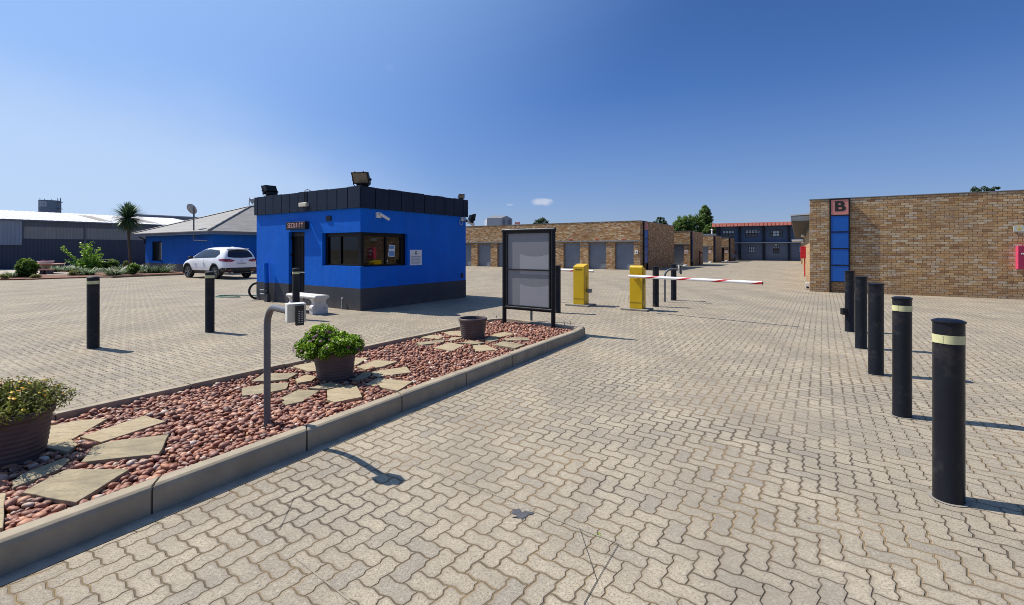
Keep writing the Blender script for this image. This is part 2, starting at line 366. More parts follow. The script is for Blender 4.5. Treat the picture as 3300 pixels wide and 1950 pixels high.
def mat_brick(name, cols, mort, bw=.230, bh=.0785, dark=1.0, dirtz=True):
    t = NT(name); uv = t.co('UV'); sp = t.n('ShaderNodeSeparateXYZ'); t.l(uv, sp.inputs[0])
    jit = t.noise(t.co('UV'), 30, 2, .5)
    z = t.mth('DIVIDE', sp.outputs[1], bh); row = t.mth('FLOOR', z)
    rr, _ = t.wn3(t.comb(row, 3.3, 1.0))
    off = t.mth('ADD', t.mth('MULTIPLY', t.mth('FLOORED_MODULO', row, 2.0), .5), t.mth('MULTIPLY', rr, .10))
    x = t.mth('ADD', t.mth('DIVIDE', sp.outputs[0], bw), off); ci = t.mth('FLOOR', x)
    fx = t.mth('SUBTRACT', x, ci); fz = t.mth('SUBTRACT', z, row)
    rv, rc = t.wn3(t.comb(ci, row, 0.0)); rs = t.n('ShaderNodeSeparateXYZ'); t.l(rc, rs.inputs[0])
    dx = t.mth('MULTIPLY', t.mth('MINIMUM', fx, t.mth('SUBTRACT', 1.0, fx)), bw); dz = t.mth('MULTIPLY', t.mth('MINIMUM', fz, t.mth('SUBTRACT', 1.0, fz)), bh)
    d = t.mth('ADD', t.mth('SMOOTH_MIN', dx, dz, .006), t.mth('MULTIPLY', t.mth('SUBTRACT', jit, .5), .003))
    m = t.rng(d, .0045, .0075, 0, 1, True)
    c = t.ramp(rv, cols)
    # kiln marks in the middle of each brick
    pat = t.noise(t.comb(t.mth('ADD', t.mth('MULTIPLY', x, 1.0), t.mth('MULTIPLY', rs.outputs[0], 40)), t.mth('MULTIPLY', z, .5), 0.0), 2.6, 3, .5)
    inner = t.mth('MULTIPLY', t.rng(d, .010, .022), t.rng(pat, .48, .62)); inner = t.mth('MULTIPLY', inner, t.rng(rs.outputs[1], .3, .7, .15, .8))
    c = t.mix(inner, c, (.20, .095, .045)); c = t.mix(t.rng(rs.outputs[2], .75, 1, 0, .35), c, (.52, .44, .34))
    c = t.mix(t.rng(t.noise(uv, 90, 3, .7), .5, .75, 0, .35), c, (.24, .15, .09))
    big = t.noise(uv, .55, 4, .6); c = t.mix(t.rng(big, .50, .72, 0, .38), c, (.25, .15, .08))
    if dirtz: c = t.mix(t.rng(t.mth('ADD', sp.outputs[1], t.mth('MULTIPLY', big, .5)), .75, .2, 0, .45), c, (.26, .15, .085))
    st = t.noise(t.map(uv, (1.6, .12, 1)), 2.2, 4, .6); c = t.mix(t.rng(st, .55, .75, 0, .4), c, (.17, .12, .08))
    c = t.mix(m, mort, c)
    if dark != 1.0: c = t.mix(1.0, c, (dark, dark, dark), 'MULTIPLY')
    t.l(c, t.b.inputs['Base Color']); t.b.inputs['Roughness'].default_value = .85; t.b.inputs['Specular IOR Level'].default_value = .25
    t.l(t.bump(t.mth('ADD', m, t.mth('MULTIPLY', t.noise(uv, 120, 3), .25)), .6, .006), t.b.inputs['Normal'])
    return t.m
def mat_foliage(name, stops, rough=.55, trans=.3, tcol=(.25,.42,.05)):
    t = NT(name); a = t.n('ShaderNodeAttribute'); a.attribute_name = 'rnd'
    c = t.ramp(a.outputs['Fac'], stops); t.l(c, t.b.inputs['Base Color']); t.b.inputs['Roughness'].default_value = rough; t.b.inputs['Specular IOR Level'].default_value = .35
    if trans:
        tr = t.n('ShaderNodeBsdfTranslucent'); t.l(t.mix(.5, c, tcol), tr.inputs['Color']); mx = t.n('ShaderNodeMixShader'); mx.inputs[0].default_value = trans
        t.l(t.b.outputs[0], mx.inputs[1]); t.l(tr.outputs[0], mx.inputs[2]); t.l(mx.outputs[0], t.out.inputs[0])
    return t.m
def mat_glass(name, tintc=(.5,.5,.5), refl=1.0, base=.06):
    t = NT(name); t.t.nodes.remove(t.b); fr = t.n('ShaderNodeFresnel'); fr.inputs[0].default_value = 1.5
    tr = t.n('ShaderNodeBsdfTransparent'); tr.inputs[0].default_value = (*tintc, 1); gl = t.n('ShaderNodeBsdfGlossy'); gl.inputs['Roughness'].default_value = .02; gl.inputs['Color'].default_value = (.9,.95,1,1)
    f = t.mth('ADD', t.mth('MULTIPLY', fr.outputs[0], refl), base); mx = t.n('ShaderNodeMixShader'); t.l(f, mx.inputs[0]); t.l(tr.outputs[0], mx.inputs[1]); t.l(gl.outputs[0], mx.inputs[2]); t.l(mx.outputs[0], t.out.inputs[0])
    return t.m
def mat_plaster(name, col, rough=.62, bump=.35):
    t = NT(name); o = t.co(); n1 = t.noise(o, 1.4, 6, .6); n2 = t.noise(o, 9, 5, .6); st = t.noise(t.map(o, (5, 5, .5)), 1.5, 5, .6)
    f = t.mth('MULTIPLY', t.rng(n1, .3, .7, .92, 1.08), t.rng(n2, .3, .7, .95, 1.05)); c = t.mix(1.0, col, t.comb(f, f, f), 'MULTIPLY')
    c = t.mix(t.rng(st, .50, .8, 0, .35), c, tuple(x*.6+.02 for x in col)); c = t.mix(t.rng(t.noise(t.map(o, (1,1,.35)), 1.9, 6, .7), .55, .75, 0, .22), c, tuple(min(1, x*1.1+.05) for x in col))
    zz = t.n('ShaderNodeSeparateXYZ'); t.l(o, zz.inputs[0]); sp_ = t.mth('MULTIPLY', t.rng(t.mth('ADD', zz.outputs[2], t.mth('MULTIPLY', n2, .35)), .42, .15, 0, .5), t.rng(t.noise(o, 3.1, 5, .7), .35, .65)); c = t.mix(sp_, c, (.20, .165, .125))
    t.l(c, t.b.inputs['Base Color']); t.l(t.rng(n2, .3, .7, rough-.06, rough+.1), t.b.inputs['Roughness']); t.b.inputs['Specular IOR Level'].default_value = .15
    h = t.mth('ADD', t.mth('MULTIPLY', t.noise(o, 5, 3), 1.0), t.mth('MULTIPLY', t.noise(o, 90, 3), .12)); t.l(t.bump(h, bump, .02), t.b.inputs['Normal'])
    return t.m
def mat_corr(name, col, axis, pitch, depth=.02, rough=.45, metal=0.0, var=.15, streak=.2, strips=None):
    t = NT(name); o = t.co(); sp = t.n('ShaderNodeSeparateXYZ'); t.l(o, sp.inputs[0]); x = sp.outputs[axis]
    wv = t.mth('SINE', t.mth('MULTIPLY', x, 2*pi/pitch)); n = t.noise(o, .8, 6, .65)
    sheet = t.mth('FLOOR', t.mth('DIVIDE', x, pitch*8)); rv, _ = t.wn3(t.comb(sheet, 1.0, 2.0))
    f = t.mth('MULTIPLY', t.rng(n, .3, .7, 1-var, 1+var*.5), t.rng(rv, 0, 1, 1-var*.35, 1+var*.15)); c = t.mix(1.0, col, t.comb(f, f, f), 'MULTIPLY')
    sv = [.5, .5, .5]; sv[axis] = 8
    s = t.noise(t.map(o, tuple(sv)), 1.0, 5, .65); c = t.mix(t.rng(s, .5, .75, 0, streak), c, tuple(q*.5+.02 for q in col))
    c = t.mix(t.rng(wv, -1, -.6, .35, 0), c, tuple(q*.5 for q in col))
    t.l(c, t.b.inputs['Base Color']); t.b.inputs['Roughness'].default_value = rough; t.b.inputs['Metallic'].default_value = metal
    t.l(t.bump(wv, .8, depth), t.b.inputs['Normal']); return t.m
M = {}
M['paver'] = mat_pavers()
M['ground'] = pbr('dry_ground', (.20, .16, .10), .95, var=.3, scale=.4, bump=.5, bscale=4)
BC = [(0, (.30,.16,.075)), (.10, (.43,.25,.12)), (.30, (.50,.30,.14)), (.46, (.54,.33,.14)), (.60, (.56,.39,.21)), (.74, (.50,.33,.18)), (.86, (.62,.49,.31)), (1, (.57,.45,.33))]
M['brick'] = mat_brick('face_brick', BC, (.085, .062, .042))
BC2 = [(0, (.25,.12,.05)), (.2, (.39,.21,.085)), (.4, (.47,.27,.12)), (.6, (.50,.28,.105)), (.8, (.58,.41,.23)), (1, (.70,.57,.39))]
M['brick2'] = mat_brick('weathered_face_brick', BC2, (.16, .11, .07), dirtz=False)
M['blue'] = mat_plaster('blue_painted_plaster', (.002, .125, .60))
M['blue_wall'] = mat_plaster('blue_painted_wall', (.004, .105, .46))
M['plinth'] = mat_plaster('grey_painted_plinth', (.066, .068, .078), .75)
M['plinth2'] = mat_plaster('grey_wall_plinth', (.13, .12, .12), .8)
M['charcoal'] = pbr('charcoal_sheet', (.015, .025, .048), .6, spec=.15, var=.12, scale=2.5, bump=.05, bscale=6, streak=.1)
M['black'] = pbr('black_painted_metal', (.008, .009, .011), .5, spec=.3, var=.2, scale=3, bump=.06, bscale=30, dirt=((.06,.055,.05), .25))
M['bollard'] = pbr('charcoal_painted_bollard', (.0055, .0065, .012), .42, spec=.32, var=.25, scale=4, bump=.10, bscale=14, dirt=((.085,.075,.06), .6), streak=.3)
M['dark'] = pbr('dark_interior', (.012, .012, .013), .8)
M['blackframe'] = pbr('black_window_frame', (.004, .004, .005), .45, spec=.2)
M['glass'] = mat_glass('window_glass', (.25,.25,.25), .8, .05); M['glass2'] = mat_glass('dim_reflection_glass', (.20,.20,.20), .28, .015)  # same glass for the left panes, sky reflection dimmed in the material
M['glassfar'] = pbr('far_window_glass', (.02, .025, .03), .12, spec=.8)
M['white'] = pbr('white_plastic', (.72, .72, .70), .45, var=.06, dirt=((.4,.38,.33), .25))
M['cream'] = pbr('cream_plastic', (.62, .58, .46), .5, var=.08)
M['tape'] = pbr('cream_reflective_tape', (.56, .55, .30), .38, var=.14, scale=14, dirt=((.28,.27,.15), .35))
M['yellow'] = pbr('yellow_powder_coat', (.66, .42, .002), .38, var=.08, scale=3, dirt=((.45,.31,.02), .35), streak=.12)
M['ink'] = pbr('dark_lettering', (.02, .018, .012), .6)
M['concrete'] = pbr('weathered_concrete', (.33, .275, .195), .9, var=.16, scale=3.5, bump=.5, bscale=50, dirt=((.17,.145,.11), .6), streak=.12)
M['slab'] = pbr('concrete_slab', (.24, .22, .19), .9, var=.18, bump=.4, bscale=40)
M['mortar'] = pbr('joint_mortar', (.12, .105, .08), .95, bump=.4)
M['bench'] = pbr('cast_concrete_bench', (.60, .58, .54), .85, var=.12, scale=7, bump=.7, bscale=35, dirt=((.30,.28,.24), .5))
M['pot'] = pbr('plum_brown_clay', (.075, .052, .050), .62, var=.18, scale=5, bump=.15, bscale=40, dirt=((.16,.12,.11), .35))
M['soil'] = pbr('dark_potting_soil', (.05, .035, .025), .95, var=.4, scale=25, bump=.9, bscale=60)
M['redsoil'] = pbr('red_garden_soil', (.17, .075, .04), .95, var=.35, scale=3, bump=.8, bscale=12)
M['path'] = pbr('pale_concrete_path', (.42, .36, .29), .9, var=.12, scale=1.2, bump=.3)
M['post'] = pbr('grey_painted_tube', (.10, .105, .12), .40, var=.12, scale=6, bump=.05)
M['tube'] = pbr('black_frame_tube', (.009, .010, .014), .42, spec=.2, var=.15, scale=5)
M['rollg'] = pbr('grey_roller_door', (.17, .20, .24), .45, var=.08, scale=2, dirt=((.10,.10,.10), .3), streak=.1)
M['lintel'] = pbr('galvanised_lintel', (.20, .22, .235), .55, var=.1)
M['pink'] = pbr('faded_salmon_panel', (.62, .24, .20), .5, var=.06)
M['signblue'] = pbr('blue_sign_panel', (.001, .095, .42), .32, var=.05)
M['red'] = pbr('red_painted_steel', (.50, .008, .02), .35, var=.08)
M['crimson'] = pbr('crimson_box_side', (.62, .06, .14), .4, var=.06)
M['slate'] = mat_plaster('slate_painted_wall', (.135, .16, .205), .7)
M['navy'] = mat_plaster('navy_painted_spandrel', (.075, .11, .18), .7)
M['pilaster'] = mat_plaster('dark_pilaster', (.022, .028, .040), .7)
M['orange'] = pbr('orange_roof_fascia', (.95, .30, .20), .5, var=.1, scale=1)
M['fgrey'] = pbr('light_grey_trim', (.34, .36, .38), .6)
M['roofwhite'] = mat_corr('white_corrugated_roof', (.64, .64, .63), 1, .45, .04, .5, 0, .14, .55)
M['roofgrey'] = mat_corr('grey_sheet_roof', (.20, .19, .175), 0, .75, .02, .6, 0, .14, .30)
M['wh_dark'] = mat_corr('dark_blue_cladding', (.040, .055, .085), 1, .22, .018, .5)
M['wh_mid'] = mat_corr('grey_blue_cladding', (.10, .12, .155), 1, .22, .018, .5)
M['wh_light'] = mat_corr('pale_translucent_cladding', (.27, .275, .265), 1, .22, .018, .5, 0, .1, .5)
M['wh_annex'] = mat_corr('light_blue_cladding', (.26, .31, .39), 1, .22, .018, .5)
M['tank'] = pbr('blue_grey_tank', (.12, .18, .26), .6, var=.08, scale=.5)
M['tanklogo'] = pbr('pale_tank_logo', (.36, .43, .54), .6)
M['galv'] = pbr('galvanised_steel', (.36, .38, .40), .45, metal=.5, var=.1)
M['carwhite'] = pbr('white_car_paint', (.90, .90, .91), .25, var=.01, coat=.5)
M['carglass'] = pbr('tinted_car_glass', (.02, .028, .045), .08, spec=.5, coat=.0, var=.02)
M['tyre'] = pbr('tyre_rubber', (.014, .014, .015), .8)
M['rim'] = pbr('alloy_rim', (.33, .34, .36), .3, metal=.8)
M['cladding'] = pbr('black_car_cladding', (.028, .027, .027), .6)
M['tail'] = pbr('red_tail_lamp', (.30, .008, .015), .1, coat=1.0)
M['bark'] = pbr('brown_bark', (.10, .075, .05), .9, var=.3, scale=12, bump=.8, bscale=25)
M['hose'] = pbr('green_garden_hose', (.02, .16, .10), .45)
M['paper'] = pbr('white_printed_paper', (.74, .74, .76), .6, var=.03)
M['paperblue'] = pbr('blue_printed_paper', (.14, .28, .52), .6)
M['leaf_dome'] = mat_foliage('bright_green_leaves', [(0,(.035,.075,.006)), (.35,(.11,.20,.01)), (.7,(.22,.37,.015)), (1,(.36,.52,.03))], .42, .30, (.25,.45,.03))
M['leaf_dry'] = mat_foliage('dry_olive_leaves', [(0,(.07,.045,.022)), (.35,(.11,.11,.03)), (.65,(.17,.21,.03)), (.88,(.29,.33,.06)), (1,(.42,.35,.16))], .6, .25, (.25,.3,.05))
M['petal_purple'] = mat_foliage('purple_petals', [(0,(.05,.003,.035)), (1,(.15,.008,.10))], .5, .2, (.3,.02,.2))
M['petal_orange'] = mat_foliage('orange_petals', [(0,(.70,.20,.01)), (.4,(.80,.38,.01)), (1,(.80,.55,.03))], .5, .2, (.9,.4,.02))
M['leaf_bush'] = mat_foliage('dark_bush_leaves', [(0,(.02,.045,.008)), (.4,(.06,.13,.015)), (.7,(.16,.28,.025)), (1,(.34,.46,.05))], .45, .25)
M['leaf_lime'] = mat_foliage('lime_leaves', [(0,(.08,.18,.02)), (.5,(.20,.38,.03)), (1,(.42,.60,.05))], .45, .35)
M['blade_silver'] = mat_foliage('striped_grass_blades', [(0,(.05,.09,.025)), (.4,(.11,.18,.05)), (.7,(.22,.30,.13)), (.85,(.50,.56,.42)), (1,(.72,.76,.64))], .5, .2, (.2,.3,.15))
M['blade_palm'] = mat_foliage('palm_blades', [(0,(.18,.13,.06)), (.18,(.07,.09,.04)), (.5,(.05,.11,.05)), (1,(.11,.21,.10))], .45, .15, (.15,.25,.08))
M['leaf_tree'] = mat_foliage('tree_leaves', [(0,(.025,.05,.012)), (.5,(.075,.14,.028)), (.85,(.13,.22,.05)), (1,(.19,.28,.08))], .6, .25)
M['leaf_conifer'] = mat_foliage('blue_green_foliage', [(0,(.014,.03,.018)), (.6,(.035,.065,.035)), (1,(.07,.11,.06))], .6, .15)

# ------------------------------------------------------------------ ground
def sheet(name, x0, x1, y0, y1, z, mat, kind='structure'):
    mb = MB(); mb.face([(x0,y0,z),(x1,y0,z),(x1,y1,z),(x0,y1,z)]); o = mb.build(name, mat); tag(o, kind=kind); return o
sheet('ground', -1500, 1500, -1500, 1500, -.012, M['ground'])
sheet('pavement', -75, 95, -25, 110, 0.0, M['paver'])

# ------------------------------------------------------------------ planting island: kerb, bed, pebbles
KA = G(371.5*1.31422, 1262.7*1.31422); KB = G(1354*1.31422, 860*1.31422)
kd = (KB - KA).normalized(); kn = Vector((-kd.y, kd.x, 0))          # kn points into the island
KS = KA - kd * 5.2
C1 = G(1418*1.31422, 835*1.31422); C2 = G(1433*1.31422, 826*1.31422)
def Gt(u, v): return G(u*1.31422, v*1.31422, .15)
E1, E2, E3, E4, E5, E6 = Gt(1420.7, 802.6), Gt(1242.6, 780.3), Gt(1192.8, 783.5), Gt(1127, 799.4), Gt(989, 828), Gt(125.6, 1013)
for q in (E1, E2, E3, E4, E5, E6): q.z = 0
E6 = E5 + (E6 - E5).normalized() * (E6 - E5).length
E7 = E6 + (E6 - E5).normalized() * 4.2
outline = [KS, KB + kd*.25, C1, C2, (C2*.55 + E1*.45) + Vector((.06, 0, 0)), E1, E2, E3, E4, E5, E6, E7]
kerb = tag(bpy.data.objects.new('kerb', None), 'low concrete kerb of separate stones round the pebble island', kind='structure'); COL.objects.link(kerb)
def inward(P, i, d):
    a, b, c = P[i-1], P[i], P[(i+1) % len(P)]
    d1 = (b-a).normalized(); d2 = (c-b).normalized(); n1 = Vector((-d1.y, d1.x, 0)); n2 = Vector((-d2.y, d2.x, 0)); n = (n1+n2).normalized()
    return b + n * d / max(.4, n.dot(n1))
def kerbstone(a, b, ia, ib, h=.168, near=True):
    """one stone between outer points a,b and inner points ia,ib"""
    mb = MB(); W = 1.0
    prof = [(0, -.02), (0, h-.035), (.10, h-.012), (.26, h), (.96, h), (1, h-.008), (1, -.02)]
    A = [a.lerp(ia, q[0]) + Vector((0,0,q[1])) for q in prof]; B = [b.lerp(ib, q[0]) + Vector((0,0,q[1])) for q in prof]; n = len(prof)
    for i in range(n): mb.face([A[i], A[(i+1) % n], B[(i+1) % n], B[i]])
    mb.face(list(reversed(A))); mb.face(B)
    return mb.build('kerbstone', M['concrete'], kerb, bevel=.004)
KW = .115
IN = [inward(outline, i, KW) for i in range(len(outline))]
mort = MB()
for i in range(len(outline)-1):
    a, b, ia, ib = outline[i], outline[i+1], IN[i], IN[i+1]; L = (b-a).length; n = max(1, round(L/1.03)); 
    cuts = [k/n for k in range(n+1)]
    if i == 0:
        cuts = [0]; s = (5.2 % 1.03)/L
        while s < .985: cuts.append(s); s += 1.03/L
        cuts.append(1)
        cuts = [c for k, c in enumerate(cuts) if k == 0 or c - cuts[k-1] > .02]
    g = .006/L
    for c0, c1 in zip(cuts, cuts[1:]):
        kerbstone(a.lerp(b, c0+g), a.lerp(b, c1-g), ia.lerp(ib, c0+g), ia.lerp(ib, c1-g), .166 + random.uniform(-.004, .004))
    ins = a.lerp(ia, .12), b.lerp(ib, .12), ib.lerp(b, .12), ia.lerp(a, .12)
    mort.prism([(p.x, p.y) for p in ins], -.02, .152)
mort.build('mortar_joint', M['mortar'], kerb)
bed = MB(); bed.prism([(p.x, p.y) for p in IN], -.01, .082); tag(bed.build('planting_bed', M['redsoil']), kind='structure')
ln = MB()                                                             # thin strip of mortar haunching along the kerb foot
for i in range(0, 3):
    a, b = outline[i], outline[i+1]; d = (b-a).normalized(); o_ = Vector((d.y, -d.x, 0))
    ln.face([a+o_*.0+Vector((0,0,.004)), a+o_*.10+Vector((0,0,.004)), b+o_*.10+Vector((0,0,.004)), b+Vector((0,0,.004))])
tag(ln.build('pavement_edging', pbr('cement_haunching', (.30,.265,.215), .95, var=.25, scale=6, bump=.6, bscale=40, dirt=((.16,.14,.11),.7))), kind='structure')

def inpoly(px, py, P):
    r = np.zeros(len(px), bool); n = len(P)
    for i in range(n):
        x0, y0 = P[i][0], P[i][1]; x1, y1 = P[(i+1) % n][0], P[(i+1) % n][1]
        c = ((y0 > py) != (y1 > py)) & (px < (x1-x0)*(py-y0)/((y1-y0) if y1 != y0 else 1e-9)+x0); r ^= c
    return r
# flagstones: corner points surveyed in three groups round the pots
def S1(x, y): return G(x/2.12, 1150+y/2.12, .135)
def S2(x, y): return G(700+x/2.699, 900+y/2.699, .135)
def S3(x, y): return G(1300+x/3.589, 960+y/3.589, .135)
FL = [
 (S1, [(330,470),(560,425),(735,415),(650,465),(500,555),(320,555),(300,500)], 'sandstone flagstone behind the marigold pot, nearest the far kerb', 0),
 (S1, [(545,550),(990,400),(1130,440),(690,585)], 'smooth tan lozenge flagstone, middle one of the three right of the marigold pot', 0),
 (S1, [(550,725),(635,615),(750,580),(1155,530),(1085,665),(885,685)], 'long greyish flagstone with lichen lines, right of the marigold pot towards the kerb', 1),
 (S1, [(290,560),(480,560),(535,600),(460,650),(290,620)], 'small flagstone tucked beside the marigold pot with a round cobble on its edge', 0),
 (S1, [(85,850),(150,800),(440,690),(480,700),(410,765),(90,890)], 'narrow shaded flagstone just in front of the marigold pot', 1),
 (S1, [(150,920),(450,765),(885,770),(520,990)], 'large rough lichen-marked flagstone in front of the marigold pot', 1),
 (S1, [(-120,960),(44,930),(20,1170),(-60,1190)], 'flagstone cut by the left edge of the photo near the kerb', 0),
 (S2, [(655,755),(845,720),(860,795),(790,797)], 'flagstone half hidden behind the left side of the daisy pot', 0),
 (S2, [(290,890),(400,820),(705,815),(610,870),(460,885)], 'upper grey flagstone behind the grey keypad pole', 1),
 (S2, [(215,940),(440,900),(620,895),(600,950),(430,985),(220,1010)], 'lower grey flagstone crossed by the grey keypad pole', 1),
 (S2, [(540,1035),(700,955),(890,965),(740,1060),(600,1090)], 'rounded grey flagstone in front of the daisy pot, right of the keypad pole', 1),
 (S2, [(680,870),(780,830),(865,850),(820,885),(700,905)], 'small flagstone touching the left foot of the daisy pot', 0),
 (S2, [(790,945),(980,895),(1110,925),(950,955)], 'thin shaded flagstone directly in front of the daisy pot', 1),
 (S2, [(955,965),(1165,920),(1215,932),(1262,1025),(1025,1072),(955,1045)], 'square tan flagstone with the daisy plant shadow on its edge', 0),
 (S2, [(1170,870),(1270,810),(1345,805),(1330,840),(1220,880)], 'small shaded flagstone at the right foot of the daisy pot', 1),
 (S2, [(1290,905),(1400,850),(1705,885),(1570,965)], 'tan kite-shaped flagstone right of the daisy pot, closest to the near kerb', 0),
 (S2, [(1360,835),(1345,800),(1650,755),(1690,805),(1400,845)], 'long tan flagstone right of the daisy pot, middle of three', 0),
 (S2, [(1215,760),(1380,705),(1570,715),(1440,760),(1290,785)], 'tan flagstone right of the daisy pot with a small pebble lying on it', 0),
 (S2, [(1190,685),(1320,685),(1205,750),(1180,750)], 'flagstone sliver showing behind the right side of the daisy pot', 0),
 (S3, [(460,395),(560,378),(680,375),(680,440),(540,430)], 'flagstone behind the left side of the empty pot', 0),
 (S3, [(175,450),(310,420),(480,440),(400,475)], 'upper of the two leftmost flagstones beside the empty pot', 0),
 (S3, [(150,515),(480,480),(460,510),(190,545)], 'lower of the two leftmost flagstones beside the empty pot', 1),
 (S3, [(345,575),(540,515),(705,545),(560,610)], 'lozenge flagstone front left of the empty pot', 0),
 (S3, [(510,500),(560,455),(690,460),(580,490)], 'small flagstone at the left foot of the empty pot', 0),
 (S3, [(660,520),(780,492),(950,515),(850,535)], 'thin flagstone directly in front of the empty pot', 1),
 (S3, [(795,545),(970,540),(1100,600),(835,615)], 'smooth pale flagstone in front of the empty pot, nearest the kerb', 0),
 (S3, [(940,490),(1000,450),(1080,455),(1095,485),(1010,508)], 'round shaded flagstone at the right foot of the empty pot', 1),
 (S3, [(1035,540),(1155,500),(1410,540),(1290,585)], 'veined flagstone front right of the empty pot', 1),
 (S3, [(1145,470),(1270,455),(1420,460),(1475,490),(1180,490)], 'long thin flagstone right of the empty pot, below the sign board', 1),
 (S3, [(1010,425),(1165,390),(1285,415),(1100,450)], 'upper right flagstone beside the empty pot, nearest the sign board', 0),
]
def mat_flag(name, c1, c2, c3):
    t = NT(name); o = t.co(); n = t.noise(t.map(o, (1, 2.2, 1), rot=(0,0,.6)), 3, 7, .62); n2 = t.noise(o, 26, 5, .7); n3 = t.noise(o, 2.1, 4)
    c = t.ramp(n, [(.25, c1), (.55, c2), (.75, c3)]); c = t.mix(t.rng(n2, .5, .72, 0, .5), c, (.12, .115, .09))
    w_ = t.n('ShaderNodeTexWave'); t.l(t.map(o, (1,1,1), rot=(0,0,.9)), w_.inputs[0]); w_.inputs['Scale'].default_value = 2.2; w_.inputs['Distortion'].default_value = 9; w_.inputs['Detail'].default_value = 4
    c = t.mix(t.mth('MULTIPLY', t.rng(w_.outputs['Fac'], .36, .50, 0, .9), t.rng(w_.outputs['Fac'], .60, .50, 0, 1)), c, (.2,.17,.12))
    t.l(c, t.b.inputs['Base Color']); t.b.inputs['Roughness'].default_value = .85; t.b.inputs['Specular IOR Level'].default_value = .3
    h = t.mth('ADD', t.mth('MULTIPLY', w_.outputs['Fac'], .35), t.mth('ADD', n, t.mth('MULTIPLY', n2, .35))); t.l(t.bump(h, .7, .012), t.b.inputs['Normal']); return t.m
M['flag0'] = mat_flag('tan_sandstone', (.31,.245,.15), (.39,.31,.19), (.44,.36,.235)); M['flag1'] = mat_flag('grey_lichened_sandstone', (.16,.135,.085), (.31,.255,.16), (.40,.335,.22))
flagpolys = []
for fn, pts, lab, mi in FL:
    P = [fn(*p) for p in pts]; c = sum(P, Vector())/len(P)
    ar = sum(P[i].x*P[(i+1) % len(P)].y - P[(i+1) % len(P)].x*P[i].y for i in range(len(P)))
    if ar < 0: P.reverse()
    # break long edges up so that the outline is uneven
    Q = []
    for i in range(len(P)):
        a, b = P[i], P[(i+1) % len(P)]; n = max(1, int((b-a).length/.09)); d = (b-a)
        for k in range(n):
            q = a + d*(k/n)
            if k: q = q + Vector((-d.y, d.x, 0)).normalized()*random.uniform(-.006, .006)
            Q.append(q)
    mb = MB(); mb.prism([(q.x-c.x, q.y-c.y) for q in Q], -.03, 0.0)
    o = mb.build('flagstone', M['flag%d' % mi], bevel=.004, loc=(c.x, c.y, .134 + random.uniform(-.004, .006)))
    o.rotation_euler = (random.uniform(-.012, .012), random.uniform(-.012, .012), 0)
    tag(o, lab, 'flagstone', 'flagstones set in the pebble bed'); flagpolys.append(([(q.x, q.y) for q in Q], c))

POTS = [(G(28, 1478, .12), .36), (G(1080, 1219, .12), .36), (G(1524, 1089, .12), .36)]
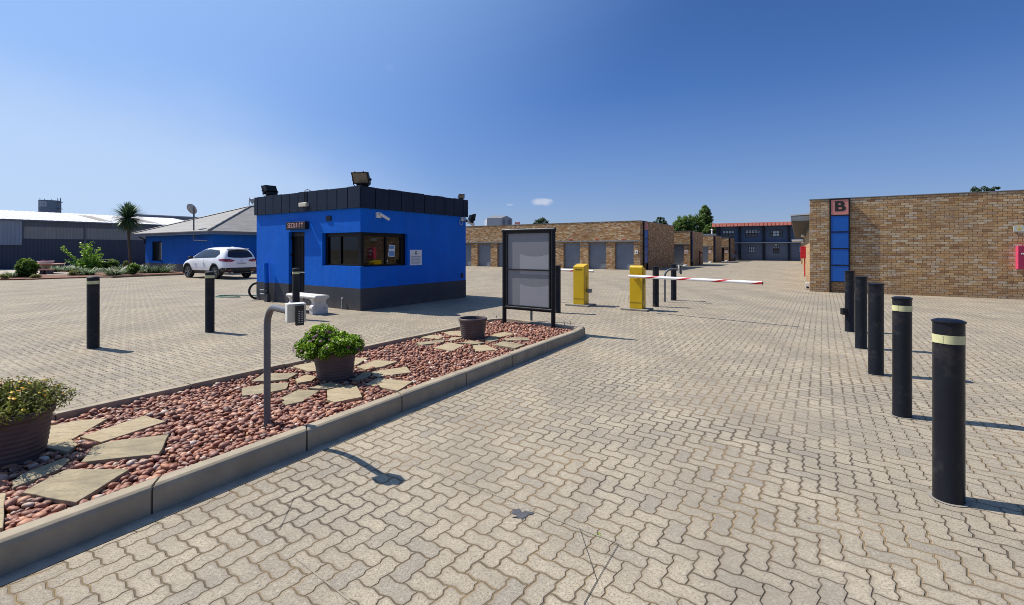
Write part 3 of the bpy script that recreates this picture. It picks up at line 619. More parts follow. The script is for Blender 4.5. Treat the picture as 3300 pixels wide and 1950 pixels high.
# pebbles
def ico(sub):
    bm = bmesh.new(); bmesh.ops.create_icosphere(bm, subdivisions=sub, radius=1); V = np.array([v.co[:] for v in bm.verts]); F = np.array([[v.index for v in f.verts] for f in bm.faces]); bm.free(); return V, F
def pebbles():
    poly = [(p.x, p.y) for p in [inward(outline, i, KW+.018) for i in range(len(outline))]]
    pa = np.array(poly); x0, x1 = pa[:,0].min(), pa[:,0].max(); y0, y1 = .6, pa[:,1].max()
    Vs = []; Fs = []; Rs = []; off = 0
    ks = inward(outline, 0, KW)
    for layer, (sp_, zc, smin, smax) in enumerate([(.052, .096, .022, .035), (.045, .112, .014, .037), (.11, .126, .024, .043)]):
        gx, gy = np.meshgrid(np.arange(x0, x1, sp_), np.arange(y0, y1, sp_)); X = gx.ravel() + RS.uniform(-.5, .5, gx.size)*sp_; Y = gy.ravel() + RS.uniform(-.5, .5, gx.size)*sp_
        k = inpoly(X, Y, poly) & (X/np.maximum(Y, .1) > -1.30); X, Y = X[k], Y[k]
        k = np.ones(len(X), bool)
        for fp, c in flagpolys:
            near = np.hypot(X-c.x, Y-c.y) < .6
            e = [(c.x+(p[0]-c.x)*(1.09 if layer else .95), c.y+(p[1]-c.y)*(1.09 if layer else .95)) for p in fp]; k &= ~(near & inpoly(X, Y, e))
        for pc, r in POTS: k &= np.hypot(X-pc.x, Y-pc.y) > (.165 if layer else .14)
        if layer == 2: k &= RS.rand(len(X)) < .45
        X, Y = X[k], Y[k]; N = len(X)
        a = RS.uniform(smin, smax, N) * np.where(RS.rand(N) < .12, 1.25, 1.0); b = a*RS.uniform(.62, .9, N); c = a*RS.uniform(.42, .62, N)
        th = RS.uniform(0, 2*pi, N); t1 = RS.normal(0, .22, N); t2 = RS.normal(0, .22, N); Z = zc + RS.uniform(-.008, .010, N) + .004*np.sin(X*3)*np.cos(Y*2.3)
        near = Y < 4.6
        for sub, sel in ((2, near), (1, ~near)):
            V0, F0 = ico(sub); n = sel.sum()
            if not n: continue
            V = V0[None, :, :] * np.stack([a[sel], b[sel], c[sel]], 1)[:, None, :]
            wob = 1 + .10*np.sin(V0[None,:,0]*3 + RS.uniform(0, 6, (n, 1))) + .08*np.sin(V0[None,:,1]*4 + RS.uniform(0, 6, (n, 1))); V = V*wob[:, :, None]
            for ax, ang in ((0, t1[sel]), (1, t2[sel]), (2, th[sel])):
                ca, sa = np.cos(ang)[:, None], np.sin(ang)[:, None]; i, j = [(1,2),(2,0),(0,1)][ax]
                A, B = V[:,:,i].copy(), V[:,:,j].copy(); V[:,:,i] = A*ca - B*sa; V[:,:,j] = A*sa + B*ca
            V += np.stack([X[sel], Y[sel], Z[sel]], 1)[:, None, :]
            F = F0[None] + (np.arange(n)*len(V0))[:, None, None] + off
            Vs.append(V.reshape(-1, 3)); Fs.append(F.reshape(-1, 3)); Rs.append(np.repeat(RS.rand(n), len(V0))); off += n*len(V0)
    t = NT('red_river_pebble'); at = t.n('ShaderNodeAttribute'); at.attribute_name = 'rnd'; o = t.co()
    c = t.ramp(at.outputs['Fac'], [(0, (.085,.045,.040)), (.10, (.16,.060,.042)), (.30, (.27,.095,.055)), (.50, (.35,.135,.075)), (.66, (.22,.105,.08)), (.80, (.45,.19,.095)), (.92, (.55,.30,.19)), (.97, (.38,.29,.24)), (1, (.75,.62,.50))])
    n = t.noise(o, 30, 5, .65); n2 = t.noise(o, 110, 3, .7); c = t.mix(t.rng(n, .42, .68, 0, .5), c, (.36,.19,.13)); c = t.mix(t.rng(n2, .5, .75, 0, .35), c, (.10,.045,.04))
    t.l(c, t.b.inputs['Base Color']); t.b.inputs['Roughness'].default_value = .58; t.b.inputs['Specular IOR Level'].default_value = .4
    t.l(t.bump(n2, .25, .004), t.b.inputs['Normal'])
    o = meshnp('pebbles', np.concatenate(Vs), np.concatenate(Fs), t.m, rnd=np.concatenate(Rs), smooth=True)
    tag(o, 'red and brown river pebbles filling the planting island', 'pebbles', kind='stuff')
pebbles()
# thin saw cuts with vehicle detection loops in the paving
cuts = MB()
def cut(p, q, wd):
    d = (q-p).normalized(); n = Vector((-d.y, d.x, 0))*wd/2; z = Vector((0,0,.004)); cuts.face([p-n+z, q-n+z, q+n+z, p+n+z])
def S5(x, y): return G(900+x/1.932, 1400+y/1.932)
for a, b, wd in [((0,600),(90,400),.004), ((90,400),(380,235),.003), ((380,235),(840,192),.003), ((1870,585),(1978,915),.005), ((1978,915),(2110,690),.005), ((1978,915),(1895,1063),.006)]:
    cut(S5(*a), S5(*b), wd*.62)
tag(cuts.build('pavement_saw_cut', pbr('dark_sealant', (.05,.045,.04), .9)), kind='structure')
band = MB()
def strip(p, q, wd):
    d = (q-p).normalized(); n = Vector((-d.y, d.x, 0))*wd/2; z = Vector((0,0,.003)); band.face([p-n+z, q-n+z, q+n+z, p+n+z])
strip(S5(830,190), S5(1480,430), .008); strip(S5(1560,470), S5(2130,690), .009); strip(S5(100,770), S5(470,1063), .009)
tag(band.build('pavement_mortar_line', pbr('grey_mortar_line', (.27,.235,.18), .95, var=.3, scale=20)), kind='structure')
# oil stain with an uneven outline
st = MB(); c = S5(1500, 500); st.face([(c.x+(.052+.02*sin(3*a+1)+.012*sin(7*a))*cos(a), c.y+(.05+.018*sin(4*a)+.01*sin(9*a))*sin(a), .0035) for a in [2*pi*i/40 for i in range(40)]])
tag(st.build('pavement_oil_stain', pbr('oil_stain', (.075,.075,.08), .6, var=.2, scale=30)), kind='structure')

# ------------------------------------------------------------------ security booth
BO = G(1161.5, 1002.3); BF = Frame((BO.x, BO.y), 33.7)
def Z2(x, y): return 800 + x/2.65, 520 + y/2.65
BL = -BF.front(827, 961)[0]; BD = BF.side(1501, 958.5)[0]; BH = BF.front(*Z2(958, 210))[1]; BFas = BF.front(*Z2(958, 396))[1]; PLZ = BF.front(*Z2(958, 1088))[1]
booth = thing('security_booth', 'bright blue flat-roofed guard booth with grey plinth and charcoal panelled parapet', 'booth', (BO.x, BO.y, 0), -BF.a)
dx0, _ = BF.front(*Z2(345, 800)); dx1, dtop = BF.front(*Z2(481, 600)); wx0, wz1 = BF.front(*Z2(632, 612)); _, wz0 = BF.front(*Z2(958, 903)); wz1 = BF.front(*Z2(958, 604))[1]
wy1 = BF.side(*Z2(1360, 750))[0]
T = .20; zt = BFas + .05
def bwalls(z0, z1, mat, name, proud):
    mb = MB(); f = lambda h: (h[0], h[1], max(h[2], z0), min(h[3], z1))
    holes = [h for h in ((dx0, dx1, -1, dtop), (wx0, 1, wz0, wz1)) if h[2] < z1 and h[3] > z0]
    wall_holes(mb, -BL-proud, proud, z0, z1, T+proud, [f(h) for h in holes], 'x', -proud)
    holes = [h for h in ((-1, wy1, wz0, wz1),) if h[2] < z1 and h[3] > z0]
    wall_holes(mb, T, BD-T, z0, z1, T+proud, [f(h) for h in holes], 'y', proud)
    mb.box(-BL-proud, -BL+T, T, BD-T, z0, z1); mb.box(-BL-proud, proud, BD-T, BD+proud, z0, z1)
    return mb.build(name, mat, booth)
bwalls(PLZ, zt, M['blue'], 'wall', 0.0); bwalls(-.02, PLZ, M['plinth'], 'plinth', .004)
MB().box(-BL+T, -T, T, BD-T, .02, .05).build('floor', M['slab'], booth)
rf = MB().box(-BL+.02, -.02, .02, BD-.02, BH-.32, BH-.22); rf.build('roof', M['charcoal'], booth)
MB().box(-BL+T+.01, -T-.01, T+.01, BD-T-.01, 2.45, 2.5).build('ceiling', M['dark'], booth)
# parapet of folded sheet panels: one part per side, laps modelled
def parapet(L0, L1, n, seams, axis):
    mb = MB(); pr = .055
    for a, b in zip(seams, seams[1:]):
        g = .012; lift = random.uniform(-.008, .008)
        if axis == 'x': mb.box(a+g, b-g, -pr, -.002, BFas, BH+lift); mb.box(a-g*.8, a+g*.8, -pr+.022, -.002, BFas+.004, BH-.02)
        else: mb.box(.002, pr, a+g, b-g, BFas, BH+lift); mb.box(.002, pr-.022, a-g*.8, a+g*.8, BFas+.004, BH-.02)
    return mb
sx = [BF.front(*Z2(x, 400))[0] for x in (62, 95, 160, 227, 298, 370, 440, 520, 603, 688, 772, 863)] + [.055]
sx[0] = -BL-.055
parapet(0, 0, 0, sx, 'x').build('parapet', M['charcoal'], booth, bevel=.004)
sy = [.0] + [BF.side(*Z2(x, 400))[0] for x in (1075, 1190, 1297, 1397, 1493, 1584, 1668, 1747, 1825)] + [BD+.05]; sy[0] = -.04
parapet(0, 0, 0, sy, 'y').build('parapet', M['charcoal'], booth, bevel=.004)
MB().box(-BL-.05, .05, BD+.002, BD+.055, BFas, BH).build('parapet', M['charcoal'], booth); MB().box(-BL-.055, -BL-.002, -.0, BD, BFas, BH).build('parapet', M['charcoal'], booth)
MB().box(-BL+.0, .0, -.01, .16, BH-.25, BH-.03).box(-BL, 0, BD-.16, BD, BH-.25, BH-.03).box(-.16, 0, .16, BD-.16, BH-.25, BH-.03).box(-BL, -BL+.16, .16, BD-.16, BH-.25, BH-.03).build('parapet_upstand', M['charcoal'], booth)
# door: dark frame, barred gate
dr = MB(); ry = .13
dr.box(dx0, dx0+.05, ry-.03, ry+.04, 0, dtop); dr.box(dx1-.05, dx1, ry-.03, ry+.04, 0, dtop); dr.box(dx0+.05, dx1-.05, ry-.03, ry+.04, dtop-.06, dtop)
door = dr.build('door', M['blackframe'], booth)
nb = 9; gt = MB()
for i in range(nb): x = dx0+.09+(dx1-dx0-.18)*i/(nb-1); gt.cyl((x, ry-.015, .08), (x, ry-.015, dtop-.07), .008, n=8)
gt.box(dx0+.055, dx1-.055, ry-.03, ry-.002, .05, .11); gt.box(dx0+.055, dx1-.055, ry-.03, ry-.002, .88, .93); gt.box(dx0+.055, dx1-.055, ry-.03, ry-.002, dtop-.12, dtop-.065)
gt.build('security_gate', M['black'], door); MB().box(dx0+.06, dx1-.06, ry+.05, ry+.08, .02, dtop-.05).build('door_leaf', M['dark'], door)
MB().box(dx0+.02, dx1-.02, ry-.034, ry-.030, .885, .915).build('latch_bar', M['galv'], door)
for zz in (.25, .8, 1.35, 1.85): MB().box(dx0-.0, dx0+.02, .06, .10, zz, zz+.06).build('hinge', M['black'], door)
# corner window in black frames
wr = .13; win = MB()
win.box(wx0, wx0+.10, wr-.03, wr+.05, wz0, wz1); win.box(wx0+.10, -wr-.05, wr-.03, wr+.05, wz1-.10, wz1); win.box(wx0+.10, -wr-.05, wr-.03, wr+.05, wz0, wz0+.06)
win.box(-wr-.05, -wr+.055, wr-.055, wr+.05, wz0, wz1)
win.box(-wr-.05, -wr+.03, wy1-.16, wy1, wz0, wz1); win.box(-wr-.05, -wr+.03, wr+.05, wy1-.16, wz1-.10, wz1); win.box(-wr-.05, -wr+.03, wr+.05, wy1-.16, wz0, wz0+.05)
window = win.build('window', M['blackframe'], booth, bevel=.003)
mx_ = BF.front(*Z2(796, 750), wr)[0]; my_ = BF.side(*Z2(1170, 750), -wr)[0]
MB().box(mx_-.025, mx_+.025, wr-.035, wr+.03, wz0+.062, wz1-.102).build('mullion', M['blackframe'], window); MB().box(-wr-.03, -wr+.035, my_-.025, my_+.025, wz0+.052, wz1-.102).build('mullion', M['blackframe'], window)
for a, b in ((wx0+.1, mx_-.025), (mx_+.025, -wr-.05)): MB().box(a, b, wr, wr+.005, wz0+.06, wz1-.1).build('pane', M['glass2'], window)
for a, b in ((wr+.05, my_-.025), (my_+.025, wy1-.16)): MB().box(-wr-.005, -wr, a, b, wz0+.05, wz1-.1).build('pane', M['glass'], window)
br = MB()
for i in range(14): x = wx0+.15+(abs(wx0)-.45)*i/13; br.cyl((x, wr+.10, wz0), (x, wr+.10, wz0+.28 if i % 2 else wz0+.42), .008, n=6)
br.build('window_bars', M['galv'], window)
MB().box(wx0-.0, -.0, .004, wr-.034, wz0+.0015, wz0+.014).build('sill', M['blue'], booth)
# interior desk seen through the glass
MB().box(wx0, -.45, .35, .95, .70, .74).build('desk', M['slab'], booth)
v0 = BF.front(*Z2(667, 510)); v1 = BF.front(*Z2(711, 463)); vt = MB().box(v0[0], v1[0], -.02, .01, v0[1], v1[1])
vent = vt.build('air_vent', M['black'], booth, bevel=.004)
lv = MB()
for i in range(6): z = v0[1]+.025+i*(v1[1]-v0[1]-.05)/5; lv.box(v0[0]+.02, v1[0]-.02, -.027, -.019, z-.006, z+.004)
lv.build('louvre', M['charcoal'], vent)
q = BF.side(*Z2(1825, 975)); MB().box(.001, .03, q[0]-.045, q[0]+.045, q[1]-.07, q[1]+.07).build('outlet_box', M['black'], booth, bevel=.006)

def onbooth(x, y, z): p = BF.world(x, y, z); return (p.x, p.y, p.z)
# SECURITY sign
a = BF.front(*Z2(325, 585), -.1); b = BF.front(*Z2(490, 512), -.1)
sg = thing('security_sign', 'black box sign lettered SECURITY over the booth door', 'sign', onbooth((a[0]+b[0])/2, 0, (a[1]+b[1])/2), -BF.a)
hw, hh = (b[0]-a[0])/2, (b[1]-a[1])/2
MB().box(-hw, hw, -.12, -.002, -hh, hh).build('sign_box', M['black'], sg, bevel=.006)
text('lettering', 'S E C U R I T Y', hh*1.75, pbr('pale_pink_letters', (.95,.50,.45), .6), sg, (0, -.1225, -.0), (pi/2, 0, 0), fit=hw*1.55)
# floodlights
def floodlight(name, label, loc, rz, sc=1.0, tilt=.45, group='floodlights on the booth roof'):
    t = thing(name, label, 'floodlight', loc, rz, group)
    Mx = Matrix.Translation((0,0,.26*sc)) @ Matrix.Rotation(tilt, 4, 'X') @ Matrix.Scale(sc, 4)
    mb = MB()                                                      # front face towards -y
    F = [(-.20,-.05,-.14),(.20,-.05,-.14),(.20,-.05,.14),(-.20,-.05,.14)]; B = [(-.17,.12,-.12),(.17,.12,-.12),(.17,.10,.09),(-.17,.10,.09)]
    mb.face(list(reversed(B))[::-1] and [B[1],B[0],B[3],B[2]])
    for i in range(4): mb.face([F[i], F[(i+1)%4], B[(i+1)%4], B[i]])
    mb.box(-.21, .21, -.075, -.05, -.15, -.125).box(-.21, .21, -.075, -.05, .125, .15).box(-.21, -.185, -.075, -.05, -.125, .125).box(.185, .21, -.075, -.05, -.125, .125)
    mb.box(-.15, .15, -.045, .10, -.235, -.145)
    mb.box(-.12, -.10, -.08, -.04, .148, .165).box(.10, .12, -.08, -.04, .148, .165); mb.xf(Mx); mb.build('housing', M['black'], t, bevel=.004*sc)
    MB().box(-.186, .186, -.064, -.060, -.126, .126).xf(Mx).build('lens', mat_lens, t)
    MB().box(-.06, .0, -.05, -.046, -.20, -.185).xf(Mx).build('maker_plate', M['galv'], t)
    s = sc; br = MB(); br.tube([(-.225*s, .03*s, .24*s), (-.225*s, .03*s, .09*s), (-.14*s, .03*s, .012*s), (.14*s, .03*s, .012*s), (.225*s, .03*s, .09*s), (.225*s, .03*s, .24*s)], .010*s, 8)
    br.cyl((-.25*s, .03*s, .2*s), (-.2*s, .03*s, .2*s), .022*s, n=10); br.cyl((.2*s, .03*s, .2*s), (.25*s, .03*s, .2*s), .022*s, n=10)
    br.box(-.10*s, .10*s, -.01*s, .07*s, 0, .012*s); br.build('bracket', M['black'], t); return t
mat_lens = pbr('dusty_lens', (.15,.13,.095), .25, var=.3, scale=8, spec=.7)
floodlight('floodlight', 'large floodlight facing the camera on the near roof corner of the booth', onbooth(-.14, .14, BH-.02), radians(-8), 1.04, .45)
floodlight('floodlight', 'large floodlight seen from behind on the left roof corner of the booth', onbooth(-BL+.45, .16, BH-.02), radians(-128), .98, .45)
floodlight('floodlight', 'small floodlight tilted on the far right roof edge of the booth', onbooth(-.04, BD-.18, BH-.01), -BF.a+radians(60), .48, .2)
floodlight('floodlight', 'black lamp box fixed at the far right wall edge of the booth under the parapet', onbooth(.14, BD+.16, BFas-.20), -BF.a+radians(150), .75, .15)
MB_ = MB().box(-.14, .02, 0, .05, -.02, .03)
# bulkhead lamp on the parapet with its cable
q0 = BF.front(*Z2(436, 390), -.12); q1 = BF.front(*Z2(500, 350), -.12)
bl = thing('bulkhead_lamp', 'small white bulkhead lamp on the left parapet with a black cable', 'wall lamp', onbooth((q0[0]+q1[0])/2, -.055, (q0[1]+q1[1])/2), -BF.a)
hw, hh = (q1[0]-q0[0])/2, (q1[1]-q0[1])/2
MB().box(-hw, hw, -.10, -.03, -hh, hh).build('diffuser', M['cream'], bl, bevel=.02, seg=3); MB().box(-hw*.8, hw*.9, -.03, -.001, -hh*.8, hh*.8).build('base', M['white'], bl)
zt_ = BH - (q0[1]+q1[1])/2
MB().tube([(.0, -.02, hh*.6), (0, -.02, zt_-.05), (.02, -.015, zt_+.04), (.07, .02, zt_+.06), (.12, .1, zt_+.02), (.14, .2, zt_-.02)], .010, 8).build('cable', M['black'], bl, smooth=True)
# cctv cameras
def cctv(label, loc, rz, yaw, pitch, L=.20, r=.035, jb=.07):
    t = thing('cctv_camera', label, 'security camera', loc, rz, 'white cctv cameras on the booth')
    MB().box(-jb, jb, -.055, -.001, -jb, jb).build('junction_box', M['white'], t, bevel=.008)
    d = Vector((sin(yaw)*cos(pitch), -cos(yaw)*cos(pitch), sin(pitch))); p = Vector((jb*.6, -.10, .0))
    MB().tube([(0, -.05, 0), (jb*.5, -.09, -.01), p], .012, 8).build('arm', M['white'], t)
    body = MB().cyl(p - d*L*.15, p + d*L*.85, r, n=18); bo = body.build('camera_body', M['white'], t, smooth=40)
    sh = MB().cyl(p - d*L*.2 + Vector((0,0,.006)), p + d*L*.98 + Vector((0,0,.006)), r*1.12, n=18, cap=False); sh.build('sunshield', M['white'], t, smooth=40)
    MB().cyl(p + d*L*.84, p + d*L*.86, r*.8, n=16).build('lens', M['dark'], t); return t
q = BF.side(*Z2(1106, 460)); cctv('white bullet camera beside its square box, high on the right wall near the booth corner', onbooth(0, q[0], q[1]), -BF.a+pi/2, radians(62), radians(-30), .24, .035, .075)
q = BF.side(*Z2(1822, 492)); cc = cctv('white bullet camera pointing at the viewer at the far end of the right booth wall', onbooth(0, q[0], q[1]), -BF.a+pi/2, radians(-35), radians(-22), .24, .042, .06)
MB().tube([(-.10, -.01, -.02), (-.12, -.03, -.16), (-.02, -.03, -.20), (.03, -.02, -.06)], .010, 8).build('cable', M['white'], cc, smooth=True)
cc = cctv('white bullet camera hanging past the far right edge of the booth', onbooth(.06, BD+.03, q[1]-.10), -BF.a+radians(150), radians(20), radians(-30), .16, .05, .04)
# notice on the wall
a = BF.side(*Z2(1380, 888)); b = BF.side(*Z2(1480, 756)); cy, cz = (a[0]+b[0])/2, (a[1]+b[1])/2; hw, hh = (b[0]-a[0])/2, (b[1]-a[1])/2
nb_ = thing('notice_board', 'white printed notice with a padlock emblem on the right booth wall', 'notice', onbooth(0, cy, cz), -BF.a+pi/2)
MB().box(-hw, hw, -.012, -.001, -hh, hh).build('board', M['paper'], nb_)
bars = MB()
for i in range(8): z = hh*(-.05-.105*i); bars.box(-hw*.84, hw*(.78 - .12*(i % 3 == 1)), -.0135, -.0125, z-.005, z+.004)
bars.box(-hw*.85, hw*.85, -.0135, -.0125, hh*.10, hh*.17); bars.box(-hw*.25, hw*.2, -.0135, -.0125, hh*.36, hh*.41); bars.build('printed_lines', pbr('grey_print', (.25,.26,.32), .7), nb_)
em = MB()
for i in range(10):
    a0, a1 = pi*i/10, pi*(i+1)/10; em.face([(hw*.17*cos(a0), -.0135, hh*.70+hw*.17*sin(a0)), (hw*.17*cos(a1), -.0135, hh*.70+hw*.17*sin(a1)), (hw*.09*cos(a1), -.0135, hh*.70+hw*.09*sin(a1)), (hw*.09*cos(a0), -.0135, hh*.70+hw*.09*sin(a0))])
em.box(-hw*.17, -hw*.09, -.0136, -.0130, hh*.5, hh*.70).box(hw*.09, hw*.17, -.0136, -.0130, hh*.5, hh*.70).box(-hw*.19, hw*.19, -.0136, -.0130, hh*.46, hh*.54); em.build('padlock_emblem', M['ink'], nb_)
# poster stuck inside the right pane
a = BF.side(*Z2(1197, 815), -wr); b = BF.side(*Z2(1250, 715), -wr); cy, cz = (a[0]+b[0])/2, (a[1]+b[1])/2; hw, hh = (b[0]-a[0])/2, (b[1]-a[1])/2
po = thing('window_poster', 'small blue and white poster taped to the booth window', 'poster', onbooth(-wr+.004, cy, cz), -BF.a+pi/2); 
pp = MB().box(-hw, hw, -.004, -.002, -hh, hh).build('sheet', M['paper'], po); pp.rotation_euler = (0, .07, 0)
MB().box(-hw*.85, hw*.85, -.0055, -.0045, hh*.35, hh*.9).box(-hw*.85, hw*.85, -.0055, -.0045, -hh*.85, hh*.0).build('printed_panel', M['paperblue'], po)
# ------------------------------------------------------------------ service pipe left of the booth door, tap, hose, ring
pb = G(*Z2(163, 1188)); x0, _ = BF.front(*Z2(160, 1185), -.12)
pt = thing('service_pipe', 'stubby leaning pipe, blue above and grey below, in front of the booth left wall', 'pipe', onbooth(x0, -.14, 0), -BF.a)
ptop = 1.14; lean = -.055
def pp_(z): return (lean*z/ptop, .02, z)
MB().cyl(pp_(.47*ptop+.02), pp_(ptop), .065, n=20).build('upper_sleeve', M['blue'], pt, smooth=40); MB().cyl(pp_(0), pp_(.47*ptop+.02), .072, n=20).build('lower_sleeve', M['plinth'], pt, smooth=40)
MB().tube([(-.02, 0, .36), (-.30, .05, .33), (-.52, .1, .32)], .014, 8).tube([(-.02, 0, .22), (-.3, .05, .21), (-.52, .1, .215)], .014, 8).build('branch_pipe', M['galv'], pt)
MB().tube([(.06, -.04, .34), (.14, -.06, .33), (.16, -.06, .28)], .022, 8).cyl((.10, -.06, .34), (.10, -.06, .40), .01, n=8).build('tap', M['black'], pt)
MB().prism([(.04, -.05), (.13, -.05), (.13, .06), (.04, .06)], 0, .22).build('pipe_footing', M['plinth'], pt)
rg = thing('wheel_ring', 'black rubber tyre leaning behind the left edge of the booth', 'tyre', onbooth(-BL-.07, .06, .27), -BF.a)
rgm = MB(); rgm.tube([(-.03, .235*cos(2*pi*i/28), .235*sin(2*pi*i/28)) for i in range(29)], .034, 10, cap=False); rgm.build('tyre_ring', M['tyre'], rg, smooth=True); rg.rotation_euler[2] = -BF.a
hs = G(*(lambda x, y: (x/2.955, 600+y/2.955))(2330, 1052))
hz = MB(); 
for kx in range(2):
    r0 = .62-.07*kx; hz.tube([(-.50-.05*kx+r0*1.1*cos(2*pi*i/40)*(1+.06*sin(3*i)), .05*kx+r0*.55*sin(2*pi*i/40), .013+.012*kx) for i in range(34)], .011, 6)
hz.tube([(.1,.1,.03),(.3,.0,.10),(.45,.05,.06),(.6,.1,.02)], .011, 6)
tag(hz.build('garden_hose', M['hose'], loc=(hs.x+.25, hs.y, 0), smooth=True), 'dark green hose coiled on the paving left of the booth', 'hose')
sk = BF.front(*Z2(807, 1260), -.03); t = thing('wall_stake', 'short metal stake standing against the booth plinth', 'stake', onbooth(sk[0], -.05, 0), -BF.a); MB().box(-.012, .012, -.015, .015, 0, .27).build('rod', M['galv'], t); MB().cyl((0,0,.27),(0,0,.30),.024,n=10).build('cap', M['white'], t)
# ------------------------------------------------------------------ ornate concrete bench
BX = BF.front(1011, 1016, -.85)[0]
bx1 = G(1009, 1015.5); bn = thing('stone_bench', 'weathered white cast stone bench with scrolled legs by the booth door', 'bench', (bx1.x, bx1.y, 0), -BF.a-radians(2))
L = 1.16; W = .37
seat = MB(); nseg = 10
pr = [(0.0, .375), (-.015, .40), (-.015, .425), (.02, .452), (W-.02, .452), (W+.015, .425), (W+.015, .40), (W, .375)]
for i in range(nseg):
    xa, xb = -L-.02+(L+.10)*i/nseg, -L-.02+(L+.10)*(i+1)/nseg
    for k in range(len(pr)):
        p, q = pr[k], pr[(k+1) % len(pr)]; seat.face([(xa, p[0], p[1]), (xb, p[0], p[1]), (xb, q[0], q[1]), (xa, q[0], q[1])])
    if i == 0: seat.face([(xa, p[0], p[1]) for p in pr])
    if i == nseg-1: seat.face([(xb, p[0], p[1]) for p in reversed(pr)])
seat.build('seat', M['bench'], bn, bevel=.006)
MB().box(-L+.03, .03, .05, W-.05, .452, .458).build('seat_panel', M['bench'], bn, bevel=.003)
def benchleg(x):
    mb = MB(); pf = [(.05, 0), (.05, .07), (.02, .10), (-.005, .15), (.01, .20), (.055, .235), (.07, .28), (.05, .33), (.02, .355), (.02, .375)]
    lf = [(p[0]-.03, p[1]) for p in pf]; rt = [(W-p[0]+.03, p[1]) for p in reversed(pf)]; P = [(-.02, 0), (-.02, .07)] + lf[2:] + rt[:-2] + [(W+.02, .07), (W+.02, 0)]
    for s, e in ((-.07, .07),):
        A = [(x+s, p[0], p[1]) for p in P]; B = [(x+e, p[0], p[1]) for p in P]; n = len(P)
        for i in range(n): j = (i+1) % n; mb.face([A[i], A[j], B[j], B[i]])
        mb.face(list(reversed(A))); mb.face(B)
    o = mb.build('leg', M['bench'], bn, bevel=.008)
    rl = MB()
    for cy_, cz_ in ((.06, .14), (W-.06, .14), (W/2, .27)):
        rl.tube([(x+.072, cy_+(.005+.028*k/14)*cos(k*.75), cz_+(.005+.028*k/14)*sin(k*.75)) for k in range(15)], .006, 6)
    rl.build('scroll_relief', M['bench'], o); return o
benchleg(-.06); benchleg(-L+.12)

# ------------------------------------------------------------------ brick storage rows
def roller_door(parent, x0, x1, z1, y, lou=True):
    mb = MB(); n = int((z1-.03)/.075)
    for i in range(n):
        za = .03+(z1-.03)*i/n; zb = .03+(z1-.03)*(i+1)/n; zm = (za*.35+zb*.65)
        mb.face([(x0, y, za), (x1, y, za), (x1, y-.013, zm), (x0, y-.013, zm)]); mb.face([(x0, y-.013, zm), (x1, y-.013, zm), (x1, y, zb), (x0, y, zb)])
    mb.box(x0, x1, y-.02, y+.02, 0, .03)
    d = mb.build('roller_door', M['rollg'], parent)
    if lou:
        lo = MB(); 
        for k in range(5): lo.box(x1-.30, x1-.06, y-.03, y-.012, .14+k*.06, .165+k*.06)
        lo.build('louvre', M['fgrey'], d)
    return d
def storage(name, label, o, deg, H, left, depth, doors, dz, letter, brick, lintel_z, signy0, signw, dpitchclip=None, back=True):
    F = Frame((o.x, o.y), deg); t = thing(name, label, 'storage building', (o.x, o.y, 0), -F.a, 'brick storage rows'); T = .25
    mb = MB(); wall_holes(mb, -left, 0, 0, H, T, [(a, b, -1, dz) for a, b in doors], 'x', 0.0)
    mb.box(-T, 0, T, depth-T, 0, H); mb.box(-left, -left+T, T, depth-T, 0, H); mb.box(-left, 0, depth-T, depth, 0, H); mb.build('wall', M[brick], t)
    MB().box(-left+T, -T, T, depth-T, H-.5, H-.4).build('roof', M['roofgrey'], t)
    MB().box(-left-.02, .02, -.02, .27, H+.001, H+.03).box(-.27, .02, .27, depth+.02, H+.001, H+.03).box(-left-.02, -.27, depth-.27, depth+.02, H+.001, H+.03).build('coping', M['lintel'], t)
    if lintel_z:
        li = MB()
        for a, b in doors: pass
        li.box(min(d[0] for d in doors)-.5, max(d[1] for d in doors)+.45, -.07, -.002, lintel_z, lintel_z+.09); li.build('lintel', M['lintel'], t)
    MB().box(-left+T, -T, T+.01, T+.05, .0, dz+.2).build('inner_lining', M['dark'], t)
    for a, b in doors:
        if letter == 'G': MB().box(a+.003, b-.003, T-.04, T-.01, 0, dz-.003).build('doorway_shade_panel', M['dark'], t)  # dark panel stands for the shade inside the open doorway
        else: roller_door(t, a+.003, b-.003, dz-.003, T-.05)
    return F, t
def blade_sign(F, parent_label, y0, y1, z0, z1, letter, n=4, group='letter signs on the storage rows'):
    """tall sign on the side wall (plane x=0), facing +x"""
    p = F.world(0, (y0+y1)/2); t = thing('letter_sign', parent_label, 'sign', (p.x, p.y, 0), -F.a+pi/2, group); hw = (y1-y0)/2
    fr = MB().box(-hw, -hw+.06, -.13, -.002, 0, z1).box(hw-.06, hw, -.13, -.002, 0, z1).box(-hw+.06, hw-.06, -.13, -.002, z1-.05, z1).box(-hw+.06, hw-.06, -.05, -.002, z0-.02, z1-.05)
    ph = (z1-.05-z0)/(n+1)
    for k in range(n+1): fr.box(-hw+.06, hw-.06, -.125, -.05, z0+k*ph-.02, z0+k*ph+.02)
    fr.build('frame', M['black'], t)
    for k in range(n+1):
        m = M['signblue'] if k < n else M['pink']; MB().box(-hw+.065, hw-.065, -.112, -.05, z0+k*ph+.024, z0+(k+1)*ph-.024).build('panel', m, t)
    text('letter', letter, ph*1.02, M['ink'], t, (0, -.1135, z0+(n+.5)*ph), (pi/2, 0, 0), sx=1.0, bold=.0)
    return t
def Z3(x, y): return 1480 + x/3.2257, 640 + y/3.2257
def Z4(x, y): return 2000 + x/3.5333, 640 + y/3.5333
Do = G(2063, 870.8); DF = Frame((Do.x, Do.y), 33.0); DH = DF.front(2063, 711.5)[1]
ddz = DF.front(*Z3(1700, 455))[1]; dlz = DF.front(*Z3(1700, 447))[1]
